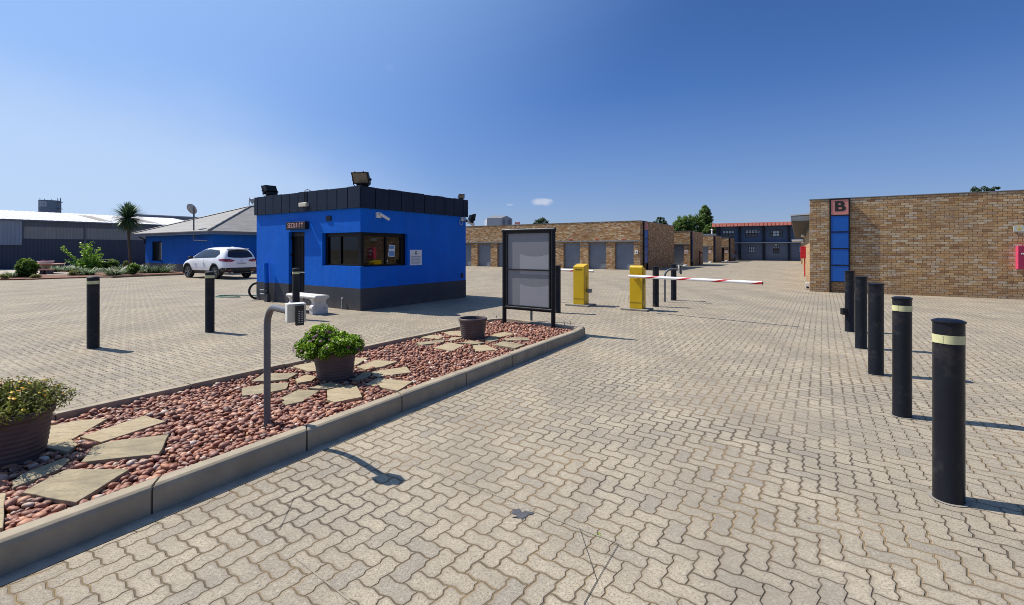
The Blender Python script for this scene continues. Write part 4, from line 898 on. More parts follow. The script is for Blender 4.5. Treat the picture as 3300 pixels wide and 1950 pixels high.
dpos = [(DF.front(*Z3(a, 600))[0], DF.front(*Z3(b, 600))[0]) for a, b in ((1083,1253), (1340,1525), (1617,1813))]
pit = (dpos[2][0]-dpos[0][0])/2; dw = dpos[2][1]-dpos[2][0]
alld = sorted([(dpos[2][0]-pit*k, dpos[2][0]-pit*k+dw) for k in range(8)])
ddep = DF.side(2172, 730)[0]
FD, tD = storage('storage_row', 'long low face brick row with grey roller doors, marked D, behind the booth', Do, 33.0, DH, 24, ddep, alld, ddz, 'D', 'brick2', dlz, 0, 0)
print('D', DH, ddz, pit, dw, ddep, Do)
y0 = FD.side(2070, 800)[0]; y1 = FD.side(2084, 800)[0]
blade_sign(FD, 'tall narrow blue sign with the letter D on the corner of the long brick row', y0+.10, y1, .5, FD.side(2078, 713.5)[1], 'D')
ab = FD.front(*Z3(1845, 555)); p = FD.world(ab[0], 0, ab[1]); t = thing('alarm_box', 'white alarm box on the brick pier beside the last roller door of row D', 'alarm box', p, -FD.a); MB().box(-.11, .11, -.08, -.001, -.15, .15).build('case', M['white'], t, bevel=.01); MB().cyl((0,-.085,-.02),(0,-.08,-.02),.045,n=16).build('button', M['black'], t)
for cu, cl in ((1160, 'leftmost'), (1430, 'middle'), (1710, 'rightmost')):
    q = FD.front(*Z3(cu, 429)); p = FD.world(q[0], 0, q[1]); t = thing('door_number_plate', 'small red plate above the %s of three roller doors seen right of the sign board' % cl, 'sign', p, -FD.a, 'red plates above the doors'); MB().box(-.11, .11, -.012, -.001, -.045, .045).build('plate', M['red'], t)
sD = MB().box(-.27-.0, -.01, 0, .0, 0, 0)
others = [
 ('E', (2223.6, 857.4), 744.7, 2265.5, (690, 720), 525, (747, 605), (743, 757), (790, 806)),
 ('F', (2298, 846.6), 758.9, 2325.5, (960, 997), 548, (1020, 608), (1025, 722), (1053, 1068)),
 ('G', (2347.6, 842.4), 766.5, 2367, (1130, 1180), 558, (1206, 605), (1208, 705), (1225, 1240))]
names = {'E': 'second', 'F': 'third', 'G': 'farthest'}
for L_, (u, v), vt_, ue, (da, db), dv, nt_, wh, sgx in others:
    o = G(u, v); F = Frame((o.x, o.y), 32.3); H = F.front(u, vt_)[1]; dep = max(1.5, F.side(ue, 770)[0]); dtopz = F.front(*Z4(db, dv))[1]; d1 = F.front(*Z4(db, 600))[0]
    F, t = storage('storage_row', 'low face brick block marked %s, %s along the row, with %s' % (L_, names[L_], 'a dark open doorway' if L_ == 'G' else 'a grey roller door'), o, 32.3, H, 11, dep, [(d1-2.3, d1)], dtopz, L_, 'brick2', dtopz+.03, 0, 0)
    ya = F.side(u+1.5, v)[0]; yb = max(ya+.45, F.side(2000+sgx[1]/3.5333, 800)[0])
    blade_sign(F, 'tall blue sign with the letter %s on the corner of the %s brick block' % (L_, names[L_]), ya, yb, .4, H-.03, L_)
    q = F.front(*Z4(*nt_)); p = F.world(q[0], 0, q[1]); tt = thing('wall_notice', 'white paper notice on the front pier of brick block %s' % L_, 'notice', p, -F.a, 'notices on the brick blocks'); MB().box(-.13, .13, -.01, -.001, -.17, .17).build('sheet', M['paper'], tt); MB().box(-.09, .09, -.012, -.0105, .02, .10).box(-.09, .09, -.012, -.0105, -.11, -.03).build('printed_block', M['pink'], tt)
    q = F.front(*Z4(*wh)); p = F.world(q[0], -.25, 0); st_ = MB(); 
    st_.lathe([(.0,.15),(.10,.145),(.17,.11),(.22,.05),(.24,0)], 14); tag(st_.build('painted_boulder', M['fgrey'], loc=p, smooth=True), 'white painted stone at the foot of brick block %s' % L_, 'stone', 'white stones at the block corners')
def hydrant(label, F, y, H):
    p = F.world(.25, y, 0); t = thing('fire_hydrant', label, 'hydrant', p, -F.a, 'red hydrants by the block sides'); MB().cyl((0,0,0),(0,0,H),.06,n=12).build('standpipe', pbr('maroon_paint', (.12,.01,.015), .5), t, smooth=40)
    MB().tube([(0,0,H-.1),(.15,0,H),(.28,0,H-.12)], .05, 8).cyl((0,0,H),(0,0,H+.15),.1,.06,n=12).build('outlet', pbr('maroon_paint_b', (.12,.01,.015), .5), t)
oE = G(2223.6, 857.4); FE = Frame((oE.x, oE.y), 32.3); hydrant('dark red hydrant standing beside brick block E', FE, FE.side(*Z4(872, 700))[0], 1.25)
oG = G(2347.6, 842.4); FG = Frame((oG.x, oG.y), 32.3); hydrant('dark red hydrant standing beside brick block G', FG, FG.side(*Z4(1280, 680))[0], 1.2)

# ------------------------------------------------------------------ brick building B on the right
Bo = G(2609.5, 939.2); BBF = Frame((Bo.x, Bo.y), 30.8); BBH = BBF.front(2608, 644.8)[1]
tb = thing('brick_hall', 'large face brick building with a long blank front, marked B, at the right', 'storage building', (Bo.x, Bo.y, 0), -BBF.a)
BLn = 34.0
mb = MB(); mb.box(0, 22, 0, .25, 0, BBH); mb.box(.02, .27, .25, BLn, 0, 2.35); mb.box(21.75, 22, .25, BLn, 0, BBH); mb.box(.27, 21.75, BLn-.25, BLn, 0, 2.3); mb.build('wall', M['brick'], tb)
MB().box(-.015, 22, -.015, .27, BBH+.001, BBH+.025).build('coping', M['lintel'], tb)
mb = MB(); mb.box(.06, .26, .25, BLn, 2.352, 2.75); mb.build('wall_plate', pbr('grey_fibre_board', (.16,.165,.16), .8), tb)
ez = AT(2560, 690, 18.0).z
rf = MB(); rf.face([(-.62, .28, ez), (-.62, BLn+.4, ez), (10, BLn+.4, ez+.45), (10, .28, ez+.45)]); rf.face([(-.62, .28, ez-.05), (10, .28, ez+.40), (10, BLn+.4, ez+.40), (-.62, BLn+.4, ez-.05)]); rf.face([(-.62,.28,ez-.05),(-.62,BLn+.4,ez-.05),(-.62,BLn+.4,ez),(-.62,.28,ez)]); rf.face([(-.62,.28,ez),(10,.28,ez+.45),(10,.28,ez+.4),(-.62,.28,ez-.05)])
rf.build('roof', M['roofwhite'], tb, weld=False)
MB().box(-.60, -.57, .30, BLn, ez-.24, ez-.052).build('gutter_board', pbr('dull_gutter', (.12,.12,.12), .6), tb); MB().box(-.565, .055, .30, BLn, ez-.26, ez-.235).build('soffit', pbr('grey_soffit', (.05,.05,.05), .8), tb); MB().box(-.6, .0, .285, .30, ez-.24, ez-.05).build('gable_board', M['lintel'], tb)
print('B', BBH, ez)
a = BBF.front(2671.4, 940); b = BBF.front(2740, 940)
sgn = thing('letter_sign', 'tall sign with black letter B over four blue panels on the right brick building', 'sign', BBF.world((a[0]+b[0])/2, 0, 0), -BBF.a, 'letter signs on the storage rows'); hw = (b[0]-a[0])/2-.01
def Z5(x, y): return 2540 + x/2.854, 580 + y/2.854
zb = BBF.front(*Z5(470, 938), -.14)[1]; ztp = BBF.front(*Z5(470, 170), -.14)[1]; zp = BBF.front(*Z5(470, 325), -.14)[1]
fr = MB().box(-hw, -hw+.045, -.14, -.002, 0, ztp).box(hw-.045, hw, -.14, -.002, 0, ztp).box(-hw+.045, hw-.045, -.14, -.002, ztp-.04, ztp).box(-hw+.045, hw-.045, -.06, -.002, zb, ztp-.04)
ph = (zp-zb)/4
for k in range(5): fr.box(-hw+.045, hw-.045, -.137, -.06, zb+k*ph-.018, zb+k*ph+.018)
fr.build('frame', M['black'], sgn, bevel=.003)
for k in range(4): MB().box(-hw+.048, hw-.048, -.128, -.06, zb+k*ph+.02, zb+(k+1)*ph-.02).build('panel', M['signblue'], sgn, bevel=.003)
MB().box(-hw+.048, hw-.048, -.128, -.06, zp+.02, ztp-.042).build('panel', M['pink'], sgn, bevel=.003)
text('letter', 'B', .50, M['ink'], sgn, (.0, -.1295, (zp+ztp)/2+.005), (pi/2, 0, 0), fit=(2*hw-.096)*.64, bold=.0, fat=.022)
# arrow sign and fire box at the right edge
a = BBF.front(3265.5, 746.5); b = BBF.front(3265.5, 727.6)
t = thing('arrow_sign', 'pale wall sign with a yellow down arrow, at the right edge', 'sign', BBF.world(a[0], 0, a[1]), -BBF.a); h = b[1]-a[1]
MB().box(0, .62, -.02, -.001, 0, h).build('plate', pbr('pale_mint_plate', (.50,.56,.50), .4), t, bevel=.003)
ar = MB(); cx_, yy = .125, -.0215
ar.face([(cx_-.012, yy, h*.92), (cx_+.012, yy, h*.92), (cx_+.012, yy, h*.25), (cx_-.012, yy, h*.25)]); ar.face([(cx_, yy, h*.12), (cx_, yy, h*.34), (cx_-.065, yy, h*.68), (cx_-.078, yy, h*.60)]); ar.face([(cx_, yy, h*.12), (cx_+.078, yy, h*.60), (cx_+.065, yy, h*.68), (cx_, yy, h*.34)])
ar.build('arrow', pbr('yellow_arrow', (.75,.48,.02), .5), t)
a = BBF.front(3272.5, 867); b = BBF.front(3272.5, 793)
t = thing('fire_hose_box', 'red fire equipment cabinet with white lettering on the brick wall, cut by the right edge', 'fire box', BBF.world(a[0], 0, a[1]), -BBF.a); h = b[1]-a[1]
MB().box(0, .62, -.20, -.001, 0, h).build('cabinet', M['crimson'], t, bevel=.006); MB().box(.01, .61, -.206, -.2005, .01, h-.01).build('door', pbr('crimson_door', (.32,.005,.06), .15, coat=.5), t)
text('lettering', 'FIRE HOSE', .075, M['white'], t, (.31, -.2075, h*.78), (pi/2,0,0), bold=.003); text('lettering', 'BRANDSLANG', .075, M['white'], t, (.31, -.2075, h*.66), (pi/2,0,0), bold=.003)
MB().box(.22, .40, -.21, -.2065, h*.34, h*.46).build('label_plate', M['paper'], t)
# things on the long side wall of B
def Z7(x, y): return 2540 + x/4.95, 660 + y/4.95
def sidebox(u0, u1, v0, v1, off): pass
Yr = 27.5; p0 = AT(2583.5, 833, Yr); p1 = AT(2601, 794, Yr)
t = thing('hose_reel_cabinet', 'bright red hose cabinet projecting from the side wall of brick building B', 'fire box', (p1.x-.02, Yr, 0), -BBF.a)
wd = (p1.x-p0.x)
MB().box(-wd, 0, -.22, .22, p0.z, p1.z).build('cabinet', M['red'], t, bevel=.01); MB().cyl((-.10, 0, 0), (-.10, 0, p0.z), .03, n=10).build('supply_pipe', M['red'], t)
p0 = AT(2600, 932, 18.6); p1 = AT(2608.5, 914, 18.6)
t = thing('meter_box', 'small white box low on the near corner of brick building B', 'meter box', (p1.x+.03, 18.6, 0), -BBF.a); MB().box(-.17, .0, -.1, .1, .03, .26).build('case', M['white'], t, bevel=.006); MB().box(-.13, -.04, -.104, -.101, .05, .12).build('hatch', M['black'], t)
Yp = 36; p1 = AT(2595, 764, Yp); t = thing('downpipe', 'white drain pipe on the side wall of brick building B', 'pipe', (p1.x, Yp, 0), -BBF.a); MB().cyl((0,0,0),(0,0,p1.z),.06,n=10).build('pipe', M['white'], t); 
for yy, zz in ((26.8, 759), (33.0, 779)):
    p = AT(2589, zz, yy); t = thing('wall_lamp', 'round bulkhead lamp under the eaves of building B, %s' % ('nearer' if yy < 30 else 'farther'), 'wall lamp', p, -BBF.a); MB().lathe([(0,.09),(.10,.06),(.13,-.02),(.10,-.08),(0,-.11)], 14).build('globe', M['cream'], t, smooth=True)
    MB().box(0, .35, -.02, .02, .03, .06).build('arm', M['galv'], t)
# lean-to beyond building B
p = BBF.world(-.05, BLn+6); t = thing('brick_annex', 'small brick annex with a white-edged canopy beyond building B', 'storage building', p, -BBF.a)
MB().box(0, 12, 0, 9, 0, 2.5).build('wall', M['brick2'], t); MB().box(-.9, 12, -.4, 9.4, 2.52, 2.64).build('canopy', M['white'], t)

# ------------------------------------------------------------------ two storey block at the end of the yard
def Z6(x, y): return 2300 + x/7.85, 700 + y/7.85
TO = G(2591, 841.3); TF = Frame((TO.x, TO.y), 30.0)
tt = thing('office_block', 'dark slate two-storey block with a salmon roof edge at the end of the yard', 'building', (TO.x, TO.y, 0), -TF.a)
xl = TF.front(2308.5, 800)[0]; ztop = TF.front(*Z6(1200, 140))[1]; zfb = TF.front(*Z6(1200, 222))[1]; zsl = TF.front(*Z6(1200, 635))[1]; XR = 9.0
upw = [[TF.front(*Z6(a, 400))[0], TF.front(*Z6(b, 400))[0]] for a, b in ((225,515), (800,1115), (1415,1745), (2065,2400))]; uz = (TF.front(*Z6(950, 508))[1], TF.front(*Z6(950, 325))[1])
loww = [[TF.front(*Z6(a, 800))[0], TF.front(*Z6(b, 800))[0]] for a, b in ((880,1040), (1500,1665), (2155,2310))]; lz = (TF.front(*Z6(950, 912))[1], TF.front(*Z6(950, 735))[1])
print('T', ztop, zfb, zsl, xl, uz, lz, TO)
mb = MB(); wall_holes(mb, xl, XR, zsl, zfb, .3, [(a, b, *uz) for a, b in upw], 'x', 0.0); mb.box(xl, xl+.3, .3, 9, zsl, zfb); mb.build('upper_wall', M['navy'], tt)
mb = MB(); wall_holes(mb, xl, XR, 0, zsl-.12, .3, [(a, b, *lz) for a, b in loww], 'x', 0.0); mb.box(xl, xl+.3, .3, 9, 0, zsl-.12); mb.build('lower_wall', M['slate'], tt)
MB().box(xl-.05, XR, -.35, .3, zsl-.12, zsl).build('floor_ledge', M['fgrey'], tt)
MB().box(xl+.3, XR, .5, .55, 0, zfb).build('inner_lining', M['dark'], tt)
for a, b in ((630,690), (1235,1305), (1875,1935)):
    x0, x1 = TF.front(*Z6(a, 800))[0], TF.front(*Z6(b, 800))[0]; MB().box(x0, x1, -.22, -.001, 0, zsl-.121).box(x0, x1, -.22, -.001, zsl+.001, zfb-.001).build('pilaster', M['pilaster'], tt)
x0 = xl; MB().box(xl-.001, xl+.55, -.22, -.001, 0, zsl-.121).box(xl-.001, xl+.55, -.22, -.001, zsl+.001, zfb-.001).build('pilaster', M['pilaster'], tt)
MB().box(xl-.35, XR, -1.1, 9, zfb, zfb+.12).build('eaves', M['pilaster'], tt)
fa = MB(); n = int((XR-xl)/.47)
for i in range(n): a = xl-.4+i*.47; fa.box(a+.035, a+.435, -1.2, -1.12, zfb-.02, ztop)
MB().box(xl-.36, XR, -1.14, -1.10, zfb+.122, ztop-.03).build('fascia_backing', pbr('dark_orange_seam', (.40,.11,.07), .6), tt); fa.box(xl-.42, xl-.36, -1.14, 9, zfb-.02, ztop); fa.build('roof_fascia', M['orange'], tt)
MB().box(xl-.35, XR, -1.09, 9, ztop-.10, ztop-.04).build('roof', M['orange'], tt)
def gwin(x0, x1, z0, z1, kind):
    wn_ = MB().box(x0, x1, .10, .14, z0, z0+.05).box(x0, x1, .10, .14, z1-.05, z1).box(x0, x0+.05, .10, .14, z0+.05, z1-.05).box(x1-.05, x1, .10, .14, z0+.05, z1-.05)
    nx = 4 if z0 > 2.6 else 3
    for k in range(1, nx): xx = x0+(x1-x0)*k/nx; wn_.box(xx-.02, xx+.02, .105, .135, z0+.05, z1-.05)
    zm = z0+(z1-z0)*.5; wn_.box(x0+.05, x1-.05, .106, .134, zm-.03, zm+.03)
    o = wn_.build('window', M['blackframe'], tt); MB().box(x0+.05, x1-.05, .145, .15, z0+.05, z1-.05).build('pane', M['glassfar'], o)
    bl_ = MB()
    rows = {'two': (.60,.97), 'blind': (.74,.97), 'full': (.1,.97), 'mid': (.12,.8)}[kind]
    for k in range(nx):
        a = x0+(x1-x0)*k/nx+.05; b = x0+(x1-x0)*(k+1)/nx-.05; za, zb2 = z0+(z1-z0)*rows[0], z0+(z1-z0)*rows[1]
        if kind == 'mid' and k not in (1, 2): continue
        m_ = 2 if kind != 'full' else 4
        for r in range(m_): bl_.box(a, b, .092, .097, za+(zb2-za)*r/m_+.03, za+(zb2-za)*(r+1)/m_-.03)
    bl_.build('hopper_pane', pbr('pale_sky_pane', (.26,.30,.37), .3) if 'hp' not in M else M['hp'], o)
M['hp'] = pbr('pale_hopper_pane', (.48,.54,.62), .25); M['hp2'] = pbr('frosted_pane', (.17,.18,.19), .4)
for (a, b), k in zip(upw, ('two', 'two', 'mid', 'mid')): gwin(a, b, uz[0], uz[1], k)
for (a, b), k in zip(loww, ('full', 'blind', 'full')): gwin(a, b, lz[0], lz[1], k)
q = TF.front(*Z6(1578, 697)); MB().cyl((q[0], -.10, q[1]), (q[0], -.001, q[1]), .11, n=12).build('wall_lamp', M['cream'], tt)
q = TF.front(*Z6(1138, 385)); MB().tube([(q[0]-.1, -.02, q[1]-.1), (q[0], -.2, q[1]), (q[0]+.12, -.3, q[1]+.14)], .03, 6).build('camera', M['white'], tt)
# low outbuilding with vent pipe, behind blocks F and G
def Z8(x, y): return 2120 + x/8.243, 700 + y/8.243
YL = 74; p0 = AT(*Z8(1190, 600), YL); p1 = AT(*Z8(1560, 445), YL)
t = thing('outbuilding', 'low pale blue outbuilding showing between the brick blocks and the two-storey block', 'building', ((p0.x+p1.x)/2, YL, 0), -radians(30)); hw = (p1.x-p0.x)*.75
MB().box(-hw, hw, 0, 5, 0, p1.z-.35).build('wall', M['wh_mid'], t); MB().box(-hw-.1, hw+.1, -.15, 5.1, p1.z-.35, p1.z).build('roof', M['wh_annex'], t)
p = AT(*Z8(1436, 460), 75); q = AT(*Z8(1436, 312), 75); t = thing('vent_pipe', 'white vent pipe rising beside the big trees', 'pipe', (p.x, 75, 0)); MB().cyl((0,0,0),(0,0,q.z-.2),.10,n=10).build('pipe', M['white'], t); MB().cyl((0,0,q.z-.2),(0,0,q.z),.20,.14,n=10).build('cowl', M['white'], t)
# white gabled plant room and chimney far behind row D
YW = 95; a = AT(*Z3(288, 290), YW); b = AT(*Z3(435, 192), YW); c = AT(*Z3(536, 290), YW)
t = thing('plant_tower', 'tall pale grey gabled plant room rising behind the brick row', 'building', (b.x, YW, 0), radians(8)); w1 = b.x-a.x; w2 = (c.x-b.x)*1.25; hz_ = AT(*Z3(288, 205), YW).z; tp = AT(*Z3(485, 177), YW).z
mb = MB().box(-w1, 0, 0, 6, 0, hz_); mb.build('wall', pbr('pale_blue_grey_sheet', (.36,.40,.46), .6), t)
mb = MB(); mb.face([(0.01,0,0),(w2,1.2,0),(w2,1.2,hz_),(w2*.5,.6,tp),(.01,0,hz_)]); mb.face([(w2,1.2,0),(w2,6,0),(w2,6,hz_),(w2,1.2,hz_)]); mb.build('gable_wall', pbr('blue_grey_sheet', (.25,.29,.36), .6), t)
MB().box(w2*.22, w2*.32, .15, .3, hz_-2, hz_-.2).build('louvre', M['slate'], t); MB().box(w2*.70, w2*.85, .6, .85, hz_-2, hz_-.2).build('louvre', M['slate'], t)
mb = MB(); mb.face([(-w1-.1,-.1,hz_+.01),(0,-.1,hz_+.01),(w2*.5,.5,tp+.05),(-w1*.6,.5,tp+.05)]); mb.face([(-w1-.1,6,hz_+.01),(-w1*.6,3,tp+.05),(w2*.5,3,tp+.05),(w2,6,hz_)]); mb.face([(-w1*.6,.5,tp+.05),(w2*.5,.5,tp+.05),(w2*.5,3,tp+.05),(-w1*.6,3,tp+.05)]); mb.build('roof', M['fgrey'], t)
p = AT(*Z3(605, 240), 90); t = thing('roof_vent', 'small red and white vent frame on the skyline behind the brick row', 'roof vent', (p.x, 90, 0)); MB().box(-.5,-.4,0,.1,0,p.z).box(.4,.5,0,.1,0,p.z).build('posts', M['galv'], t); MB().box(-.5,.5,-.05,.15,p.z-.5,p.z-.1).build('louvre_head', M['pink'], t)

# ------------------------------------------------------------------ blue house with hipped roof
def Z1(x, y): return x/2.955, 600 + y/2.955
def Zg(x, y): return x/4.187, 780 + y/4.187
Y0 = 30.6; Ho = Vector(((687-CX)/FPX*Y0, Y0)); HF = Frame(Ho, 32.8)
th = thing('blue_house', 'low blue house with a grey hipped sheet roof behind the white car', 'house', (Ho.x, Ho.y, 0), -HF.a)
HL = -HF.front(468.7, 800)[0]; HD = 13.0; HE = 2.72
wa = HF.front(*Z1(1445, 710)); wb = HF.front(*Z1(1540, 525)); HP = HF.front(*Z1(1700, 742))[1]; print('house', HL, wa, wb, HP)
mb = MB(); wall_holes(mb, -HL, 0, HP, HE, .25, [(wa[0], wb[0], wa[1], wb[1])], 'x', 0.0); mb.box(-.25, 0, .25, HD, HP, HE); mb.box(-HL, -HL+.25, .25, HD, HP, HE); mb.build('wall', M['blue_wall'], th)
MB().box(-HL-.01, .01, -.01, .25, -.02, HP).box(-.25, .01, .25, HD, -.02, HP).box(-HL-.01, -HL+.25, .25, HD, -.02, HP).build('plinth', M['plinth2'], th)
wn_ = MB().box(wa[0], wa[0]+.06, .10, .16, wa[1], wb[1]).box(wb[0]-.06, wb[0], .10, .16, wa[1], wb[1]).box(wa[0]+.06, wb[0]-.06, .10, .16, wb[1]-.06, wb[1]).box(wa[0]+.06, wb[0]-.06, .10, .16, wa[1], wa[1]+.05).build('window', M['blackframe'], th)
MB().box(wa[0], wb[0], .17, .18, wa[1], wb[1]).build('pane', M['glassfar'], wn_)
br = MB()
for i in range(7): x = wa[0]+.12+(wb[0]-wa[0]-.24)*i/6; br.cyl((x, .06, wa[1]+.02), (x, .06, wb[1]-.02), .014, n=6)
br.build('burglar_bars', M['black'], wn_)
cu = MB(); 
for i in range(8): x = wa[0]+(wb[0]-wa[0])*(.55+.05*i); cu.box(x, x+.05, .166, .169, wa[1]+.06, wb[1]-.08)
cu.build('curtain', M['white'], wn_)
MB().box(wa[0]-.12, wb[0]+.12, -.08, -.001, wa[1]-.16, wa[1]-.03).build('sill', M['blue_wall'], th)
ov = .85; x0, x1, y0, y1 = -HL-ov, ov*.6, -ov*.6, HD; W = (x1-x0)/2; pk = 4.95; ze = HE+.02; rd = W
apx = (x0+x1)/2; ay0 = y0+rd
def hip():
    mb = MB(); t_ = .06
    A, B, C, D = (x0,y0), (x1,y0), (x1,y1+4), (x0,y1+4); P1 = (apx, ay0, pk); P2 = (apx, y1+4, pk)
    for dz in (0, -t_):
        f = [[(*A,ze+dz),(*B,ze+dz),(P1[0],P1[1],pk+dz)], [(*B,ze+dz),(*C,ze+dz),(P2[0],P2[1],pk+dz),(P1[0],P1[1],pk+dz)], [(*D,ze+dz),(*A,ze+dz),(P1[0],P1[1],pk+dz),(P2[0],P2[1],pk+dz)]]
        for g in f: mb.face(g if dz == 0 else g[::-1])
    mb.face([(*A,ze-t_),(*B,ze-t_),(*B,ze),(*A,ze)]); mb.face([(*B,ze-t_),(*C,ze-t_),(*C,ze),(*B,ze)]); return mb
roofm = NT('grey_hip_roof'); o_ = roofm.co(); gm = roofm.n('ShaderNodeNewGeometry'); spn = roofm.n('ShaderNodeSeparateXYZ'); roofm.l(o_, spn.inputs[0])
f1 = roofm.mth('FLOORED_MODULO', roofm.mth('MULTIPLY', spn.outputs[2], 3.1), 1.0)
c_ = roofm.mix(roofm.rng(roofm.noise(o_, 1.2, 6, .65), .35, .7), (.17,.16,.15), (.235,.225,.215)); c_ = roofm.mix(roofm.rng(f1, .07, .02, 0, .8), c_, (.08,.08,.08)); c_ = roofm.mix(roofm.rng(roofm.noise(roofm.map(o_, (1.5,1.5,.2)), 3, 5), .5, .75, 0, .5), c_, (.13,.12,.11))
roofm.l(c_, roofm.b.inputs['Base Color']); roofm.b.inputs['Roughness'].default_value = .7
rf = hip().build('roof', roofm.m, th, weld=False)
MB().tube([(x1, y0, ze+.02), (apx, ay0, pk+.02)], .07, 8).tube([(x0, y0, ze+.02), (apx, ay0, pk+.02)], .06, 8).tube([(apx, ay0, pk+.02), (apx, y1+3.9, pk+.02)], .07, 8).build('ridge_cap', M['roofgrey'], th)
MB().box(x0+.02, x1-.02, y0+.02, y0+.06, ze-.22, ze-.061).box(x1-.06, x1-.02, y0+.06, y1, ze-.22, ze-.061).build('fascia_board', M['slate'], th)
MB().box(x0+.05, x1-.07, y0+.07, -.001, ze-.20, ze-.17).box(.001, x1-.07, 0, y1, ze-.20, ze-.17).box(x0+.05, -HL-.001, 0, y1, ze-.20, ze-.17).build('soffit', M['slate'], th)
MB().tube([(-HL-.2, y0+.1, ze-.18), (-HL+.02, -.06, ze-.45), (-HL+.02, -.06, ze-.75)], .05, 8).build('rain_pipe', M['black'], th)
# satellite dish on a wall mast
mq = HF.front(*Z1(1845, 520), -.35); p = HF.world(mq[0], -.35, 0); t = thing('satellite_dish', 'round satellite dish on a tall mast bracketed to the blue house wall', 'satellite dish', p, -HF.a)
zt_ = HF.front(*Z1(1843, 225), -.35)[1]; zb_ = HF.front(*Z1(1843, 515), -.35)[1]; zb2 = HF.front(*Z1(1843, 435), -.35)[1]
MB().cyl((0,0,zb_), (0,0,zt_+.2), .045, n=10).build('mast', M['post'], t)
MB().tube([(0,0,zb_), (.9,.15,zb_-.02), (1.0,.35,zb_-.02)], .03, 8).tube([(0,0,zb2), (.9,.15,zb2-.02), (1.0,.35,zb2-.02)], .03, 8).build('bracket', M['galv'], t)
ds = MB(); ds.lathe([(0,0),(.12,.012),(.24,.045),(.36,.10),(.375,.11),(.36,.115),(.24,.06),(.12,.027),(0,.015)], 28); ds.xf(Matrix.Translation((-.22,-.10,zt_+.02)) @ Matrix.Rotation(radians(-62), 4, 'X') @ Matrix.Rotation(radians(-18), 4, 'Y')); 
ds.build('dish', M['fgrey'], t, smooth=True); MB().tube([(-.05,0,zt_),(.0,-.3,zt_+.1)], .02, 6).tube([(0,0,zt_-.4),(.15,0,zt_-.45),(.15,0,zt_-.32),(0,0,zt_-.3)], .02, 6).build('feed_arm', M['galv'], t)
p = AT(*Z1(2396, 175), 38.5); t = thing('roof_antenna', 'small aerial bracket on the ridge of the blue house', 'antenna', (p.x, 38.5, p.z-.18), -HF.a)
MB().tube([(-.4,0,-.3),(-.3,0,.75)], .035, 6).tube([(-.3,0,.6),(.1,0,.2),(.5,0,.15),(.7,0,-.3)], .03, 6).tube([(.2,0,-.3),(.35,0,.2)], .03, 6).build('frame', M['galv'], t); MB().cyl((0,.0,.45),(0,.12,.5),.22,n=14).build('dish', M['galv'], t)

# ------------------------------------------------------------------ grey warehouse with white roof
wv = 64.7; Wo = G(0, HOR+wv); WF = Frame((Wo.x, Wo.y), math.degrees(math.atan((2681-CX)/FPX)))
tw = thing('warehouse', 'long dark blue-grey clad warehouse with a white corrugated roof at the far left', 'warehouse', (Wo.x, Wo.y, 0), -WF.a)
ys = lambda x, y=500: WF.side(*Z1(x, y))
ze_ = WF.side(0, 705.6)[1]; zu = ys(800, 400)[1]; zl = ys(800, 507)[1]; yL0 = ys(205)[0]; YE = ys(1700)[0]; YS = -14; zan = WF.side(*Z1(100, 560))[1]; yA = yL0
print('wh', ze_, zu, zl, YE, zan)
ym = ys(809, 400)[0]
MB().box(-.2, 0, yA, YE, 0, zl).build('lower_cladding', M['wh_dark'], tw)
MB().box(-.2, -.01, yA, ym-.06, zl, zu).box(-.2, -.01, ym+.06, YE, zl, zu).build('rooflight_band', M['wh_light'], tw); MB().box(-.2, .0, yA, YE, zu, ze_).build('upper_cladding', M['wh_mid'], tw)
MB().box(-.03, .05, ym-.06, ym+.06, zl-.4, ze_-.1).build('downpipe', M['wh_mid'], tw); MB().box(-.02, .04, yA+.02, yA+.14, zl, ze_-.1).build('downpipe', M['wh_mid'], tw)
MB().box(-.2, 0, YS, yA, 0, zan).build('lower_cladding', M['wh_dark'], tw); MB().box(-.2, .12, YS, yA, zan, ze_).build('annex_cladding', M['wh_annex'], tw)
yk = WF.side(0, 705.6)[0]
rb = 9.0; zr = ze_ + 1.20
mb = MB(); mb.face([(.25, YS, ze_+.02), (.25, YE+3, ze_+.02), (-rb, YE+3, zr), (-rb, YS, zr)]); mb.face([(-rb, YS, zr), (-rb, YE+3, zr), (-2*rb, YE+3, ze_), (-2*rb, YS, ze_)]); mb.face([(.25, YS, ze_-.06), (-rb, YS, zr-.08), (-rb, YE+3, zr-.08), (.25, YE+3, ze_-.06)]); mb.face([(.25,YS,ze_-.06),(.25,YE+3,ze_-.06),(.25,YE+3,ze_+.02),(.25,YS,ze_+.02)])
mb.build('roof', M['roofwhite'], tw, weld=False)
MB().box(.255, .33, YS, YE+3, ze_-.10, ze_+.0).build('gutter', M['slate'], tw)
def rl(yq, w):
    mb = MB(); f0, f1 = .12, .78; X = lambda f: .25+(-rb-.25)*f; Z = lambda f: ze_+.02+(zr-ze_-.02)*f + .012; mb.face([(X(f0), yq, Z(f0)), (X(f0), yq+w, Z(f0)), (X(f1), yq+w, Z(f1)), (X(f1), yq, Z(f1))]); mb.build('roof_light', pbr('brown_translucent_sheet', (.22,.19,.15), .6), tw, weld=False)
for xx in (1010, 1470): rl(ys(xx-25)[0], .9)
